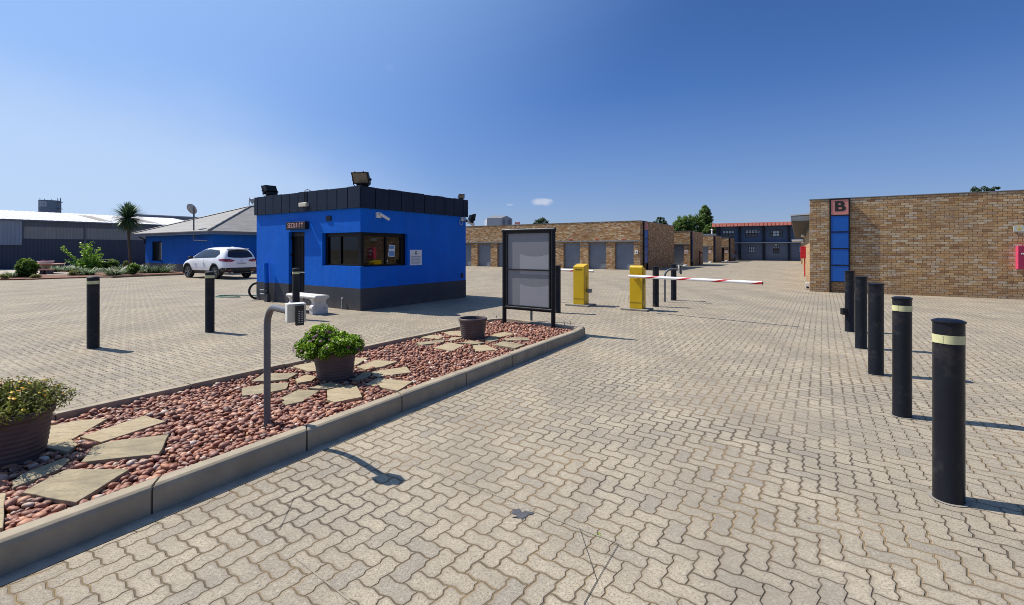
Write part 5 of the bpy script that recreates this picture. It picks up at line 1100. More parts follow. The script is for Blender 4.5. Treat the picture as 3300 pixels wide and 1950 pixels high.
# tank on the skyline
YT = 105; c0 = AT(*Z1(390, 240), YT); c1 = AT(*Z1(560, 240), YT); zt_ = AT(*Z1(480, 138), YT).z; r_ = (c1.x-c0.x)/2*.94
t = thing('water_tower', 'dark blue-grey round tank with a pale emblem above the warehouse roof', 'water tower', ((c0.x+c1.x)/2, YT, 0))
MB().lathe([(0,0),(r_*.7,0),(r_*.7,zt_-5.5),(r_,zt_-5.2),(r_,zt_),(0,zt_+.05)], 32).build('tank', M['tank'], t, smooth=30)
lg = MB(); 
def arcp(a0, a1, za, zb_, rr, mb):
    for i in range(8):
        p, q = radians(a0+(a1-a0)*i/8), radians(a0+(a1-a0)*(i+1)/8); mb.face([(rr*cos(p), rr*sin(p), za), (rr*cos(q), rr*sin(q), za), (rr*cos(q), rr*sin(q), zb_), (rr*cos(p), rr*sin(p), zb_)])
lo_, hi_ = zt_-(zt_-(AT(*Z1(480, 200), YT).z)), zt_-.35
arcp(-118, -62, lo_, hi_, r_+.03, lg); lg.build('emblem', M['tanklogo'], t)
lg = MB(); hh = hi_-lo_
for a in (-110, -102, -92, -82, -74): arcp(a, a+(3.5 if a in (-110, -82) else 2), lo_+hh*.22, hi_-hh*.22, r_+.05, lg)
arcp(-110, -101, lo_+hh*.45, lo_+hh*.55, r_+.05, lg); lg.build('emblem_letters', M['tank'], t)
ant = MB()
for a in range(5, 360, 40): h = random.uniform(.25, .75); ant.box(r_*.9*cos(radians(a))-.03, r_*.9*cos(radians(a))+.03, r_*.9*sin(radians(a))-.03, r_*.9*sin(radians(a))+.03, zt_-.01, zt_+h)
ant.build('antennas', M['slate'], t)
ld = MB()
for z in (zt_-.4, zt_-1.8, zt_-3.2): ld.box(r_-.05, r_+.8, -.3, .3, z-.08, z+.02); ld.box(r_+.72, r_+.8, -.3, -.2, z, z+1.0)
ld.build('ladder_platforms', M['slate'], t)
# dark pipe on trestles running beyond the warehouse ridge
a = AT(*Z1(1310, 281), 62); b = AT(*Z1(1990, 312), 70); t = thing('roof_duct', 'long dark grey duct running above the white warehouse roof', 'duct', (a.x, a.y, 0)); d = b-Vector((a.x, a.y, 0))
MB().tube([(0,0,a.z-.12), (d.x, d.y, b.z-.12)], .34, 12).build('duct', M['slate'], t)
for f in (.02, .5, .98): MB().cyl((d.x*f, d.y*f, 0), (d.x*f, d.y*f, a.z+(b.z-a.z)*f-.5), .12, n=8).build('support', M['slate'], t)

# ------------------------------------------------------------------ garden
gs = [G(0,903.5), G(60,902.5), G(124,901), G(227,897.5), G(361,894.6), G(592,885), G(600,879), G(520,877), G(430,872), G(300,871), G(160,872), G(140,885), G(60,890), G(-40,893)]
mb = MB(); ar = sum(gs[i].x*gs[(i+1) % len(gs)].y - gs[(i+1) % len(gs)].x*gs[i].y for i in range(len(gs))); 
if ar < 0: gs.reverse()
def org(P, amp=.12, n=5):
    Q = []
    for i in range(len(P)):
        a, b = P[i], P[(i+1) % len(P)]; d = b-a
        for k in range(n): q = a+d*(k/n); Q.append(q + Vector((random.uniform(-amp, amp), random.uniform(-amp, amp), 0)))
    return Q
mb.prism([(q.x, q.y) for q in org(gs)], -.05, .06); tag(mb.build('garden_soil', M['redsoil']), kind='structure')
mb = MB(); pth = [G(-60,893), G(130,891), G(150,874), G(200,868), G(-60,868)]; mb.prism([(q.x, q.y) for q in pth], -.04, .03)
pth = [G(150,889), G(262,888), G(270,882), G(160,881)]; mb.prism([(q.x, q.y) for q in pth], -.04, .075); pth = [G(490,880), G(640,873), G(640,868), G(480,873)]; mb.prism([(q.x, q.y) for q in pth], -.04, .07)
tag(mb.build('garden_path', M['path']), kind='structure')
gk = MB(); P = [G(361,896), G(470,891), G(592,886), G(640,883.5)]
kb = tag(bpy.data.objects.new('garden_kerb', None), kind='structure'); COL.objects.link(kb)
for a, b in zip(P, P[1:]):
    n = int((b-a).length/1.0)
    for k in range(n):
        p, q = a.lerp(b, k/n), a.lerp(b, (k+.985)/n); mb = MB(); mb.extr([(-.06,-.02),(.06,-.02),(.06,.11),(-.06,.11)], p, q); mb.build('kerbstone', pbr('brown_garden_kerb', (.24,.15,.09), .9) if 'gk' not in M else M['gk'], kb)
        if 'gk' not in M: M['gk'] = bpy.data.materials['brown_garden_kerb']

def leafquads(P, N, size, aspect=.55, bend=.25, jit=.5):
    """leaf faces (2 quads folded) at points P with outward dirs N"""
    n = len(P); P = np.asarray(P); N = np.asarray(N) + RS.normal(0, jit, (n, 3)); N /= np.linalg.norm(N, axis=1, keepdims=True)
    R = RS.normal(0, 1, (n, 3)); T = R - (R*N).sum(1, keepdims=True)*N; T /= np.linalg.norm(T, axis=1, keepdims=True); B = np.cross(N, T)
    s = (np.asarray(size) if np.ndim(size) else np.full(n, size))[:, None]; s = s*RS.uniform(.7, 1.25, (n, 1)); w_ = s*aspect
    a = P - T*s*.5; c = P + T*s*.5 - N*s*bend; l = P + B*w_*.5 + N*s*.06; r = P - B*w_*.5 + N*s*.06
    V = np.stack([a, r, c, l], 1).reshape(-1, 3); F = (np.arange(n)[:, None]*4 + np.array([0,1,2,3])[None]); return V, F
def ellips(n, c, r, lo=.55, zmin=-1):
    D = RS.normal(0, 1, (n*2, 3)); D /= np.linalg.norm(D, axis=1, keepdims=True); D = D[D[:,2] > zmin][:n]; k = RS.uniform(lo**3, 1, len(D))**(1/3)
    return np.array(c) + D*k[:, None]*np.array(r), D
def clumps(K, n, C, R, cr, size, lo=.5, zmin=-.6, aspect=.55, surf=.6):
    Vs, Fs, Rn = [], [], []; off = 0; cc, cd = ellips(K, C, R, surf, zmin)
    for i in range(len(cc)):
        P, D = ellips(n, cc[i], np.array([cr, cr, cr*.8])*RS.uniform(.7, 1.3), lo); V, F = leafquads(P, D*.6+np.array([0,0,.5]), size, aspect); Vs.append(V); Fs.append(F+off); off += len(V)
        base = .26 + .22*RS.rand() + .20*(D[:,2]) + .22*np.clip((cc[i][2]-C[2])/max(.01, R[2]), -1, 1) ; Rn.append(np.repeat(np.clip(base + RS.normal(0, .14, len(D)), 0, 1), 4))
    return np.concatenate(Vs), np.concatenate(Fs), np.concatenate(Rn), cc
def bush(name, label, loc, rx, rz, leaf, mat, K=40, n=60, cat='shrub', group=None, cr=.35, zc=None):
    t = thing(name, label, cat, loc, 0, group); V, F, R, cc = clumps(K, n, (0,0,rz*.50), (rx*.78, rx*.78, rz*.46), rx*cr, leaf, zmin=-1); k = np.ones(len(V), bool); V[:,2] = np.maximum(V[:,2], .02)
    meshnp('foliage', V, F, mat, t, R); tb_ = MB()
    for i in range(6): c = cc[i]; tb_.tube([(c[0]*.1, c[1]*.1, 0), (c[0]*.5, c[1]*.5, c[2]*.6), tuple(c)], .012, 5)
    tb_.build('stems', M['bark'], t); return t
def blades(n, L, wd, droop=.5, up=.7, spread=1.0, seg=4, base=.03, z0=0, rndlo=0, rndhi=1):
    Vs, Fs, R = [], [], []
    for i in range(n):
        a = RS.uniform(0, 2*pi); e = up*RS.uniform(.5, 1.15); l = L*RS.uniform(.6, 1.1); d = np.array([cos(a), sin(a)]); p = np.array([d[0]*base*RS.rand()*3, d[1]*base*RS.rand()*3, z0]); el = e; b = len(Vs); q = RS.uniform(rndlo, rndhi)
        sd = np.array([-d[1], d[0], 0]); W = wd*RS.uniform(.7, 1.2)
        for k in range(seg+1):
            f = k/seg; wk = W*(1-f**2)*.5+.0008; Vs.append(p - sd*wk); Vs.append(p + sd*wk); R += [q, q]
            st = l/seg; p = p + np.array([d[0]*cos(el)*st*spread, d[1]*cos(el)*st*spread, sin(el)*st]); el -= droop*(2.2/seg)*RS.uniform(.7, 1.3)
        for k in range(seg): Fs.append([b+2*k, b+2*k+1, b+2*k+3, b+2*k+2])
    return np.array(Vs), np.array(Fs), np.array(R)
def grassclump(label, loc, L, n=130, group='striped grass clumps in the garden'):
    V, F, R = blades(int(n*1.5), L*1.12, .038, .55, 1.05, base=L*.20); V[:,2] = np.maximum(V[:,2], .01); o = meshnp('striped_grass_clump', V, F, M['blade_silver'], rnd=R); o.location = loc; tag(o, label, 'ornamental grass', group); return o
def gp(x, y): p = G(*Zg(x, y)); p.z = .05; return p
for (x, y, L, lab) in [
    (175, 492, .52, 'pale grass clump left of the dark round shrub at the garden end'),
    (290, 486, .38, 'small grass tuft directly in front of the dark round shrub'),
    (720, 415, .60, 'striped grass clump just right of the stone table bench'),
    (860, 400, .72, 'tall striped grass clump left of the lime shrub'),
    (960, 408, .55, 'striped grass clump at the left foot of the lime shrub'),
    (1180, 458, .62, 'silvery grass clump in front of the lime shrub by the paving'),
    (1090, 405, .45, 'low silvery grass below the middle of the lime shrub'),
    (1290, 420, .45, 'low silvery grass in front of the yellow flowered bush'),
    (1540, 462, .66, 'silvery grass clump near the start of the garden kerb'),
    (1440, 412, .45, 'low grass clump under the right yellow-green bush'),
    (1650, 400, .60, 'pale grass clump left of the palm trunk'),
    (1720, 445, .45, 'small grass clump left of the round bush in front of the palm'),
    (1890, 385, .62, 'grass clump right of the palm trunk'),
    (1990, 430, .66, 'striped grass clump left of the last one before the car'),
    (2090, 420, .60, 'dark grass clump second from the car end of the garden'),
    (2190, 425, .78, 'broad grass clump nearest the white car')]:
    grassclump(lab, gp(x, y), L, 150)
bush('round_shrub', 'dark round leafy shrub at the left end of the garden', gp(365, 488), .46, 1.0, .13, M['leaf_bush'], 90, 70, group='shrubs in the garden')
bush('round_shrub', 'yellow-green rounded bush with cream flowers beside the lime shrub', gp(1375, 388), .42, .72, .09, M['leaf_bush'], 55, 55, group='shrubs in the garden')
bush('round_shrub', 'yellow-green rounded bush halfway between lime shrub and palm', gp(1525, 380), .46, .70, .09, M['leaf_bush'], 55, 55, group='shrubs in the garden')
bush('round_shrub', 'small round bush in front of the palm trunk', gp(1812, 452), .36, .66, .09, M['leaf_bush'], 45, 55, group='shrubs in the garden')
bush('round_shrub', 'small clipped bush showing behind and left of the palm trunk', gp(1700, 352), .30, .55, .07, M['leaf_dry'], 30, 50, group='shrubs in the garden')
bush('cushion_plant', 'flat brown-green cushion plant at the paving edge', gp(1005, 466), .32, .28, .05, M['leaf_dry'], 30, 50, group='cushion plants')
bush('cushion_plant', 'low reddish cushion plant right of the dark round shrub', gp(470, 500), .26, .18, .05, M['leaf_dry'], 20, 40, group='cushion plants')
bush('cushion_plant', 'dark cushion plant at the left edge of the photo', gp(20, 512), .32, .22, .05, M['leaf_dry'], 25, 40, group='cushion plants')
fl = MB()
for i in range(16): x, y = RS.normal(0, .10, 2); fl.cyl((x, y, .74+RS.uniform(-.03, .03)), (x, y, .77+RS.uniform(-.02, .03)), .03, .045, n=6)
p = gp(1440, 385); tag(fl.build('flower_heads', pbr('cream_flower', (.65,.55,.32), .6), loc=p), 'cluster of cream flower heads over the two yellow-green bushes', 'flowers')
# lime shrub with long wands
ls = thing('lime_shrub', 'tall open lime-green shrub with long leafy wands in front of the warehouse', 'shrub', gp(1190, 395))
base = gp(1190, 395); Yb = base.y
wands = [(825,60),(1098,10),(1170,25),(1232,8),(1335,75),(1380,150),(895,245),(1130,120),(1270,170),(1330,210),(1060,240),(1190,80)]
stm = MB(); LV, LF, LR = [], [], []; off = 0
for (x, y) in wands:
    tp = AT(*Zg(x, y), Yb + random.uniform(-.3, .3)) - Vector((base.x, base.y, base.z)); s0 = Vector((random.uniform(-.15, .15), random.uniform(-.1, .1), 0)); mid = Vector((s0.x*.4+tp.x*.45, tp.y*.4, tp.z*.35+.02)); 
    pts = [s0*(1-f)**2 + mid*2*f*(1-f) + tp*f*f for f in [k/14 for k in range(15)]]; stm.tube(pts, [.016*(1-f*.7) for f in [k/14 for k in range(15)]], 5)
    Q = []
    for k in range(130): f = RS.uniform(.12, 1.0); i = min(13, int(f*14)); q = pts[i].lerp(pts[i+1], f*14-i); Q.append((q.x+RS.normal(0, .07), q.y+RS.normal(0, .07), q.z+RS.normal(0, .05)))
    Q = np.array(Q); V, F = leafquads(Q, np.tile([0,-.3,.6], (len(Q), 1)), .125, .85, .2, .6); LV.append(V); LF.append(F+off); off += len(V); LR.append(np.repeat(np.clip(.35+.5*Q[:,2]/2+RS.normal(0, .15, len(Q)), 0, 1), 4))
V, F, R, cc = clumps(30, 50, (.05,0,.30), (.72,.4,.26), .18, .11, aspect=.8); LV.append(V); LF.append(F+off); LR.append(R*.7)
stm.build('branches', M['bark'], ls); V = np.concatenate(LV); V[:,2] = np.maximum(V[:,2], .02); meshnp('foliage', V, np.concatenate(LF), M['leaf_lime'], ls, np.concatenate(LR))
# palm-like cabbage tree
pb_ = G(419.5, 878); pb_.z = .04; YP = pb_.y; cr = AT(413, 702, YP)
pm = thing('palm_tree', 'slim cabbage palm with one spiky round crown and bare brown trunk', 'palm', pb_)
cx_, cz_ = cr.x-pb_.x, cr.z-pb_.z
MB().tube([(0,0,-.05), (.02,0,.8), (cx_*.4-.02,0,cz_*.5), (cx_,0,cz_-.35), (cx_,0,cz_)], [.13,.085,.075,.075,.09], 12).build('trunk', M['bark'], pm, smooth=True)
Rr = 54/FPX*YP
V, F, R = [], [], []; off = 0
for n, up, L, wd, dr_, lo, hi in ((210, 1.25, Rr*.98, .075, .22, .3, 1), (190, .45, Rr*1.0, .075, .30, .25, .95), (150, .0, Rr*1.0, .07, .30, .2, .9), (130, -.40, Rr*1.0, .06, .30, .15, .8), (90, -.95, Rr*1.05, .05, .25, 0, .5)):
    v, f, r = blades(n, L, wd, dr_, 1.0, base=.03, rndlo=lo, rndhi=hi)
    v, f, r = [], [], []
    for i in range(n):
        a = RS.uniform(0, 2*pi); el = up + RS.normal(0, .28); l = L*RS.uniform(.8, 1.1); p = np.array([0., 0., 0.]); sd = np.array([-sin(a), cos(a), 0]); b = len(v); q = RS.uniform(lo, hi)
        for k in range(5):
            fk = k/4; wk = wd*(.35+.65*sin(min(1, fk*2.2)*pi/2))*(1-fk**3)*.5+.001; v += [p-sd*wk, p+sd*wk]; r += [q, q]; st = l/4
            p = p + np.array([cos(a)*cos(el), sin(a)*cos(el), sin(el)])*st; el -= dr_*.45*RS.uniform(.5, 1.5)
        for k in range(4): f.append([b+2*k, b+2*k+1, b+2*k+3, b+2*k+2])
    V.append(np.array(v)+np.array([cx_, 0, cz_-.02])); F.append(np.array(f)+off); R.append(np.array(r)); off += len(v)
meshnp('crown', np.concatenate(V), np.concatenate(F), M['blade_palm'], pm, np.concatenate(R))
# stone table and benches, bowl
tp_ = gp(530, 445); tt = thing('garden_table', 'round topped stone garden table with flared pedestal, behind the dark shrub', 'table', (tp_.x-.1, tp_.y+.5, .02)); sc = 1/FPX*tp_.y
TZ = AT(*Zg(550, 295), tp_.y+.5).z
MB().lathe([(0,TZ-.06),(.86,TZ-.06),(.92,TZ-.03),(.90,TZ),(0,TZ)], 36).build('table_top', pbr('terracotta_edge', (.52,.27,.19), .8), tt, smooth=30)
MB().lathe([(0,0),(.30,0),(.30,.08),(.16,.14),(.14,TZ*.45),(.22,TZ*.7),(.36,TZ-.08),(.36,TZ-.06),(0,TZ-.06)], 24).build('pedestal', pbr('cream_stone', (.50,.42,.30), .85), tt, smooth=40)
bt = thing('garden_bench', 'curved stone garden bench on dark block legs in front of the stone table', 'bench', (tp_.x+.35, tp_.y-.25, .02)); BZ = AT(*Zg(600, 370), tp_.y-.25).z
mb = MB(); 
P = [(-.72,-.12),(-.35,-.2),(.0,-.22),(.42,-.18),(.72,-.10),(.70,.16),(.35,.12),(0,.08),(-.35,.10),(-.70,.16)]; mb.prism(P, BZ-.07, BZ); mb.build('seat', pbr('terracotta_seat', (.48,.24,.18), .8), bt, bevel=.01)
for x in (.12, .58): MB().prism([(x-.11,-.10),(x+.11,-.10),(x+.09,.10),(x-.09,.10)], .06, BZ-.07).prism([(x-.2,-.14),(x+.2,-.14),(x+.2,.14),(x-.2,.14)], 0, .06).build('leg', M['plinth'], bt, bevel=.01)
MB().prism([(-.65,-.10),(-.35,-.10),(-.35,.10),(-.65,.10)], 0, BZ-.07).build('leg', M['plinth'], bt, bevel=.01)
bw = thing('white_bowl', 'white tray-shaped planter standing on the stone table', 'planter', (tp_.x-.1, tp_.y+.5, TZ+.02)); MB().lathe([(0,0),(.30,0),(.40,.14),(.42,.14),(.42,.16),(.37,.16),(.28,.03),(0,.03)], 20).build('bowl', M['white'], bw); V, F, R, _ = clumps(8, 20, (0,0,.16), (.25,.25,.06), .07, .05); meshnp('dry_plants', V, F, M['petal_purple'], bw, R)

# ------------------------------------------------------------------ white car
def car():
    rear = G(697, 899.5); hd = Vector((-.862, .507)); 
    rz = atan2(hd.y, hd.x); L = 4.55; rwx = .92                                    # local x forward, y to the left; we look at the right-hand... side y>0 or y<0
    # near side in view is the one facing the camera: normal = (-sin? ) -> local y = +: (-hd.y, hd.x) = (-.507,-.862) faces the camera
    o = Vector((rear.x, rear.y)) - hd*rwx - Vector((-hd.y, hd.x))*.80
    t = thing('parked_car', 'white five-door crossover car parked by the blue house, rear towards the booth', 'car', (o.x, o.y, 0), rz)
    # stations: x, zb, wb, zm, wm, zbelt, wbelt, zr, wr, ztop
    S = [(0.00,.46,.62,.66,.76,.92,.72,.98,.66,1.00),
         (0.05,.36,.74,.66,.86,.98,.80,1.08,.72,1.09),
         (0.17,.30,.82,.68,.905,1.08,.86,1.33,.70,1.36),
         (0.36,.27,.86,.70,.92,1.11,.885,1.55,.665,1.61),
         (0.62,.27,.86,.70,.92,1.10,.89,1.59,.655,1.67),
         (1.05,.26,.86,.70,.92,1.09,.895,1.60,.645,1.69),
         (1.80,.26,.86,.70,.915,1.07,.895,1.62,.64,1.70),
         (2.45,.26,.86,.70,.915,1.045,.895,1.56,.635,1.655),
         (2.90,.26,.86,.70,.915,1.03,.895,1.40,.67,1.48),
         (3.32,.26,.86,.70,.92,1.02,.89,1.14,.78,1.20),
         (3.55,.27,.86,.70,.92,1.00,.87,1.04,.74,1.06),
         (4.00,.28,.84,.68,.91,.93,.82,.97,.62,.99),
         (4.35,.32,.76,.62,.82,.82,.72,.86,.50,.89),
         (4.53,.40,.55,.60,.62,.72,.54,.75,.36,.77)]
    def ring(s):
        x, zb, wb, zm, wm, zt, wt, zr, wr, ztop = s
        h = [(0,zb),(wb*.6,zb),(wb,zb+.05),(wm,zm-.16),(wm,zm+.06),(wt,zt),((wt+wr)/2+.012,(zt+zr)/2),(wr,zr),(wr*.62,ztop-.012),(0,ztop)]
        return [(x, y, z) for y, z in h] + [(x, -y, z) for y, z in reversed(h[1:-1])]
    R = [ring(s) for s in S]; n = len(R[0]); bm = bmesh.new(); V = [[bm.verts.new(p) for p in r] for r in R]
    for a, b in zip(V, V[1:]):
        for i in range(n): bm.faces.new([a[i], a[(i+1) % n], b[(i+1) % n], b[i]])
    bm.faces.new(V[0][::-1]); bm.faces.new(V[-1]); bmesh.ops.recalc_face_normals(bm, faces=bm.faces)
    me = bpy.data.meshes.new('body'); bm.to_mesh(me); bm.free(); ob = bpy.data.objects.new('body', me); COL.objects.link(ob)
    sb = ob.modifiers.new('s', 'SUBSURF'); sb.levels = 3
    cutters = []
    for wx in (rwx, rwx+2.70):
        for sy in (1, -1):
            c = MB().cyl((wx, sy*.60, .36), (wx, sy*1.2, .36), .42, n=40).build('cutter', M['cladding']); c.hide_render = True; m = ob.modifiers.new('b', 'BOOLEAN'); m.operation = 'DIFFERENCE'; m.object = c; m.solver = 'EXACT'; cutters.append(c)
    bpy.context.view_layer.update(); dg = bpy.context.evaluated_depsgraph_get(); me2 = bpy.data.meshes.new_from_object(ob.evaluated_get(dg)); 
    ob.modifiers.clear(); ob.data = me2; me2.name = 'body'
    for c in cutters: bpy.data.objects.remove(c)
    me2.materials.clear(); me2.materials.append(M['carwhite']); me2.polygons.foreach_set('use_smooth', [True]*len(me2.polygons))
    try: me2.set_sharp_from_angle(angle=radians(50))
    except Exception: pass
    me2.materials.clear(); me2.materials.append(M['carwhite']); ob.parent = t
    bv = BVHTree.FromPolygons([v.co[:] for v in me2.vertices], [p.vertices[:] for p in me2.polygons])
    def patch(name, lo, hi, mat, axis, off=.006, nu=26, nv=10, sgn=1, par=None, thick=True):
        """drape a panel between two polylines on the body; axis 'y' = side view (x,z), 'x' = rear view (y,z)"""
        def rs(pl, f):
            d = [0]; 
            for a, b in zip(pl, pl[1:]): d.append(d[-1]+hypot(b[0]-a[0], b[1]-a[1]))
            s = f*d[-1]
            for k in range(len(pl)-1):
                if s <= d[k+1] or k == len(pl)-2:
                    g = (s-d[k])/max(1e-9, d[k+1]-d[k]); return (pl[k][0]+(pl[k+1][0]-pl[k][0])*g, pl[k][1]+(pl[k+1][1]-pl[k][1])*g)
        mb = MB(); grid = []
        for i in range(nu+1):
            a, b = rs(lo, i/nu), rs(hi, i/nu); col = []
            for j in range(nv+1):
                p = (a[0]+(b[0]-a[0])*j/nv, a[1]+(b[1]-a[1])*j/nv)
                if axis == 'y': org_, dr_ = Vector((p[0], sgn*2, p[1])), Vector((0, -sgn, 0))
                else: org_, dr_ = Vector((-2, p[0], p[1])), Vector((1, 0, 0))
                hit, nn, _, _ = bv.ray_cast(org_, dr_)
                if hit is None: hit = Vector((p[0], sgn*.9, p[1])) if axis == 'y' else Vector((.3, p[0], p[1]))
                col.append(hit - dr_*off)
            grid.append(col)
        for i in range(nu):
            for j in range(nv): mb.face([grid[i][j], grid[i+1][j], grid[i+1][j+1], grid[i][j+1]])
        o_ = mb.build(name, mat, par or t, smooth=True); return o_
    for sg in (1, -1):
        patch('window_trim', [(.60,1.29),(.86,1.13),(1.95,1.10),(3.16,1.07)], [(.60,1.36),(.80,1.51),(1.95,1.585),(2.35,1.565),(2.66,1.45),(3.16,1.12)], M['ink'], 'y', .003, 60, 8, sgn=sg)
        patch('side_window', [(2.0,1.12),(3.12,1.09)], [(2.0,1.565),(2.3,1.55),(2.62,1.44),(3.10,1.12)], M['carglass'], 'y', sgn=sg)
        patch('side_window', [(1.18,1.14),(1.93,1.12)], [(1.18,1.54),(1.93,1.565)], M['carglass'], 'y', sgn=sg)
        patch('side_window', [(.66,1.28),(.86,1.155),(1.12,1.14)], [(.62,1.34),(.80,1.49),(1.12,1.535)], M['carglass'], 'y', sgn=sg)
        patch('sill_cladding', [(1.30,.285),(3.20,.285)], [(1.30,.44),(3.20,.44)], M['cladding'], 'y', .010, sgn=sg)
        patch('bumper_cladding', [(.06,.40),(.30,.33),(.50,.30)], [(.04,.61),(.30,.58),(.50,.50)], M['cladding'], 'y', .008, sgn=sg, nu=12)
        for xx in (2.05, 1.22): MB().box(xx-.10, xx+.10, sg*.925, sg*.955, .945, .975).build('door_handle', M['carwhite'], t, bevel=.008)
        patch('door_seam', [(1.955,.42),(1.965,1.10)], [(1.963,.42),(1.973,1.10)], M['ink'], 'y', .003, 20, 1, sg)
        m_ = MB().box(-.11, .11, -.09, .09, -.07, .07); mo = m_.build('wing_mirror', M['black'], t, bevel=.03, seg=3); mo.location = (3.02, sg*1.04, 1.12)
        for wx in (rwx, rwx+2.70):
            an = MB()
            for i in range(24):
                a0, a1 = pi*(-.08+1.16*i/24), pi*(-.08+1.16*(i+1)/24); r0, r1 = .415, .475
                an.face([(wx+r0*cos(a0), sg*.925, .36+r0*sin(a0)), (wx+r0*cos(a1), sg*.925, .36+r0*sin(a1)), (wx+r1*cos(a1), sg*.922, .36+r1*sin(a1)), (wx+r1*cos(a0), sg*.922, .36+r1*sin(a0))]); an.face([(wx+r0*cos(a0), sg*.925, .36+r0*sin(a0)), (wx+r0*cos(a1), sg*.925, .36+r0*sin(a1)), (wx+r0*cos(a1), sg*.70, .36+r0*sin(a1)), (wx+r0*cos(a0), sg*.70, .36+r0*sin(a0))]); an.face([(wx+r1*cos(a0), sg*.922, .36+r1*sin(a0)), (wx+r1*cos(a1), sg*.922, .36+r1*sin(a1)), (wx+r1*cos(a1), sg*.82, .36+r1*sin(a1)), (wx+r1*cos(a0), sg*.82, .36+r1*sin(a0))])
            an.build('arch_cladding', M['cladding'], t, smooth=30)
            wh = bpy.data.objects.new('wheel', None); COL.objects.link(wh); wh.parent = t; wh.location = (wx, sg*.80, .355)
            Mr = Matrix.Rotation(-sg*pi/2, 4, 'X')
            MB().lathe([(.23,-.10),(.33,-.11),(.352,-.09),(.355,0),(.352,.09),(.33,.11),(.235,.105),(.23,-.10)], 36).xf(Mr).build('tyre', M['tyre'], wh, smooth=40)
            rm = MB().lathe([(.235,.10),(.225,.105),(.215,.06),(.215,-.08)], 32).lathe([(0,.075),(.05,.075),(.055,.05)], 16)
            for k in range(5):
                a = 2*pi*k/5
                for da in (-.13, .13): rm.extr([(-.017,-.01),(.017,-.01),(.017,.012),(-.017,.012)], (.04*cos(a), .04*sin(a), .06), (.222*cos(a+da), .222*sin(a+da), .085))
            rm.xf(Mr).build('rim', M['rim'], wh); MB().cyl((0,0,-.02),(0,0,.02),.20,n=24).xf(Mr).build('brake_disc', M['ink'], wh)
    patch('rear_window', [(-.66,1.16),(-.35,1.12),(0,1.11),(.35,1.12),(.66,1.16)], [(-.66,1.24),(-.53,1.50),(0,1.55),(.53,1.50),(.66,1.24)], M['carglass'], 'x', nu=30)
    for sg in (1, -1):
        patch('tail_lamp', [(sg*.34,.985),(sg*.50,.90),(sg*.82,.91)], [(sg*.34,.99),(sg*.60,1.05),(sg*.82,1.06)], M['tail'], 'x', .01, nu=16, nv=6)
        patch('tail_lamp', [(.01,.92),(.42,.95),(.58,1.02)], [(.01,1.055),(.30,1.075),(.58,1.03)], M['tail'], 'y', .008, nu=12, nv=4, sgn=sg)
        MB().cyl((.02, sg*.52, .35), (-.05, sg*.52, .35), .045, n=14).build('exhaust', M['rim'], t)
        MB().box(.0, .03, sg*.62-.09, sg*.62+.09, .455, .495).build('reflector', M['tail'], t)
    patch('bumper_cladding', [(-.80,.40),(-.5,.33),(0,.31),(.5,.33),(.80,.40)], [(-.82,.60),(-.5,.60),(0,.60),(.5,.60),(.82,.60)], M['cladding'], 'x', .012, nu=30)
    patch('tailgate_seam', [(-.56,.60),(0,.585),(.56,.60)], [(-.56,.607),(0,.592),(.56,.607)], M['ink'], 'x', .003, 30, 1)
    pl = patch('number_plate', [(-.26,.76),(.26,.76)], [(-.26,.87),(.26,.87)], M['paper'], 'x', .012, 8, 2)
    h = bv.ray_cast(Vector((-2, 0, .815)), Vector((1, 0, 0)))[0]; 
    text('plate_characters', 'DZ 23 BM GP', .085, M['ink'], t, (h.x-.016, 0, .815), (pi/2, 0, -pi/2), sx=.85, depth=.001)
    h = bv.ray_cast(Vector((-2, 0, .955)), Vector((1, 0, 0)))[0]; lg = MB()
    lg.tube([(h.x-.012, .062*cos(2*pi*k/24), .955+.045*sin(2*pi*k/24)) for k in range(25)], .005, 6).tube([(h.x-.012,-.045,.975),(h.x-.012,0,.94),(h.x-.012,.045,.975)], .005, 6); lg.build('badge', M['rim'], t)
    sp = MB(); sp.box(.24, .60, -.55, .55, 1.575, 1.605); sp.build('roof_spoiler', M['carwhite'], t, bevel=.012); 
    MB().prism([(.70,-.02),(.95,-.015),(.95,.015),(.70,.02)], 1.655, 1.70).build('roof_aerial', M['carwhite'], t, bevel=.008)
    MB().tube([(.20, .0, 1.14), (.19, -.25, 1.175), (.185, -.40, 1.18)], .012, 6).build('rear_wiper', M['black'], t)
    return t
car()

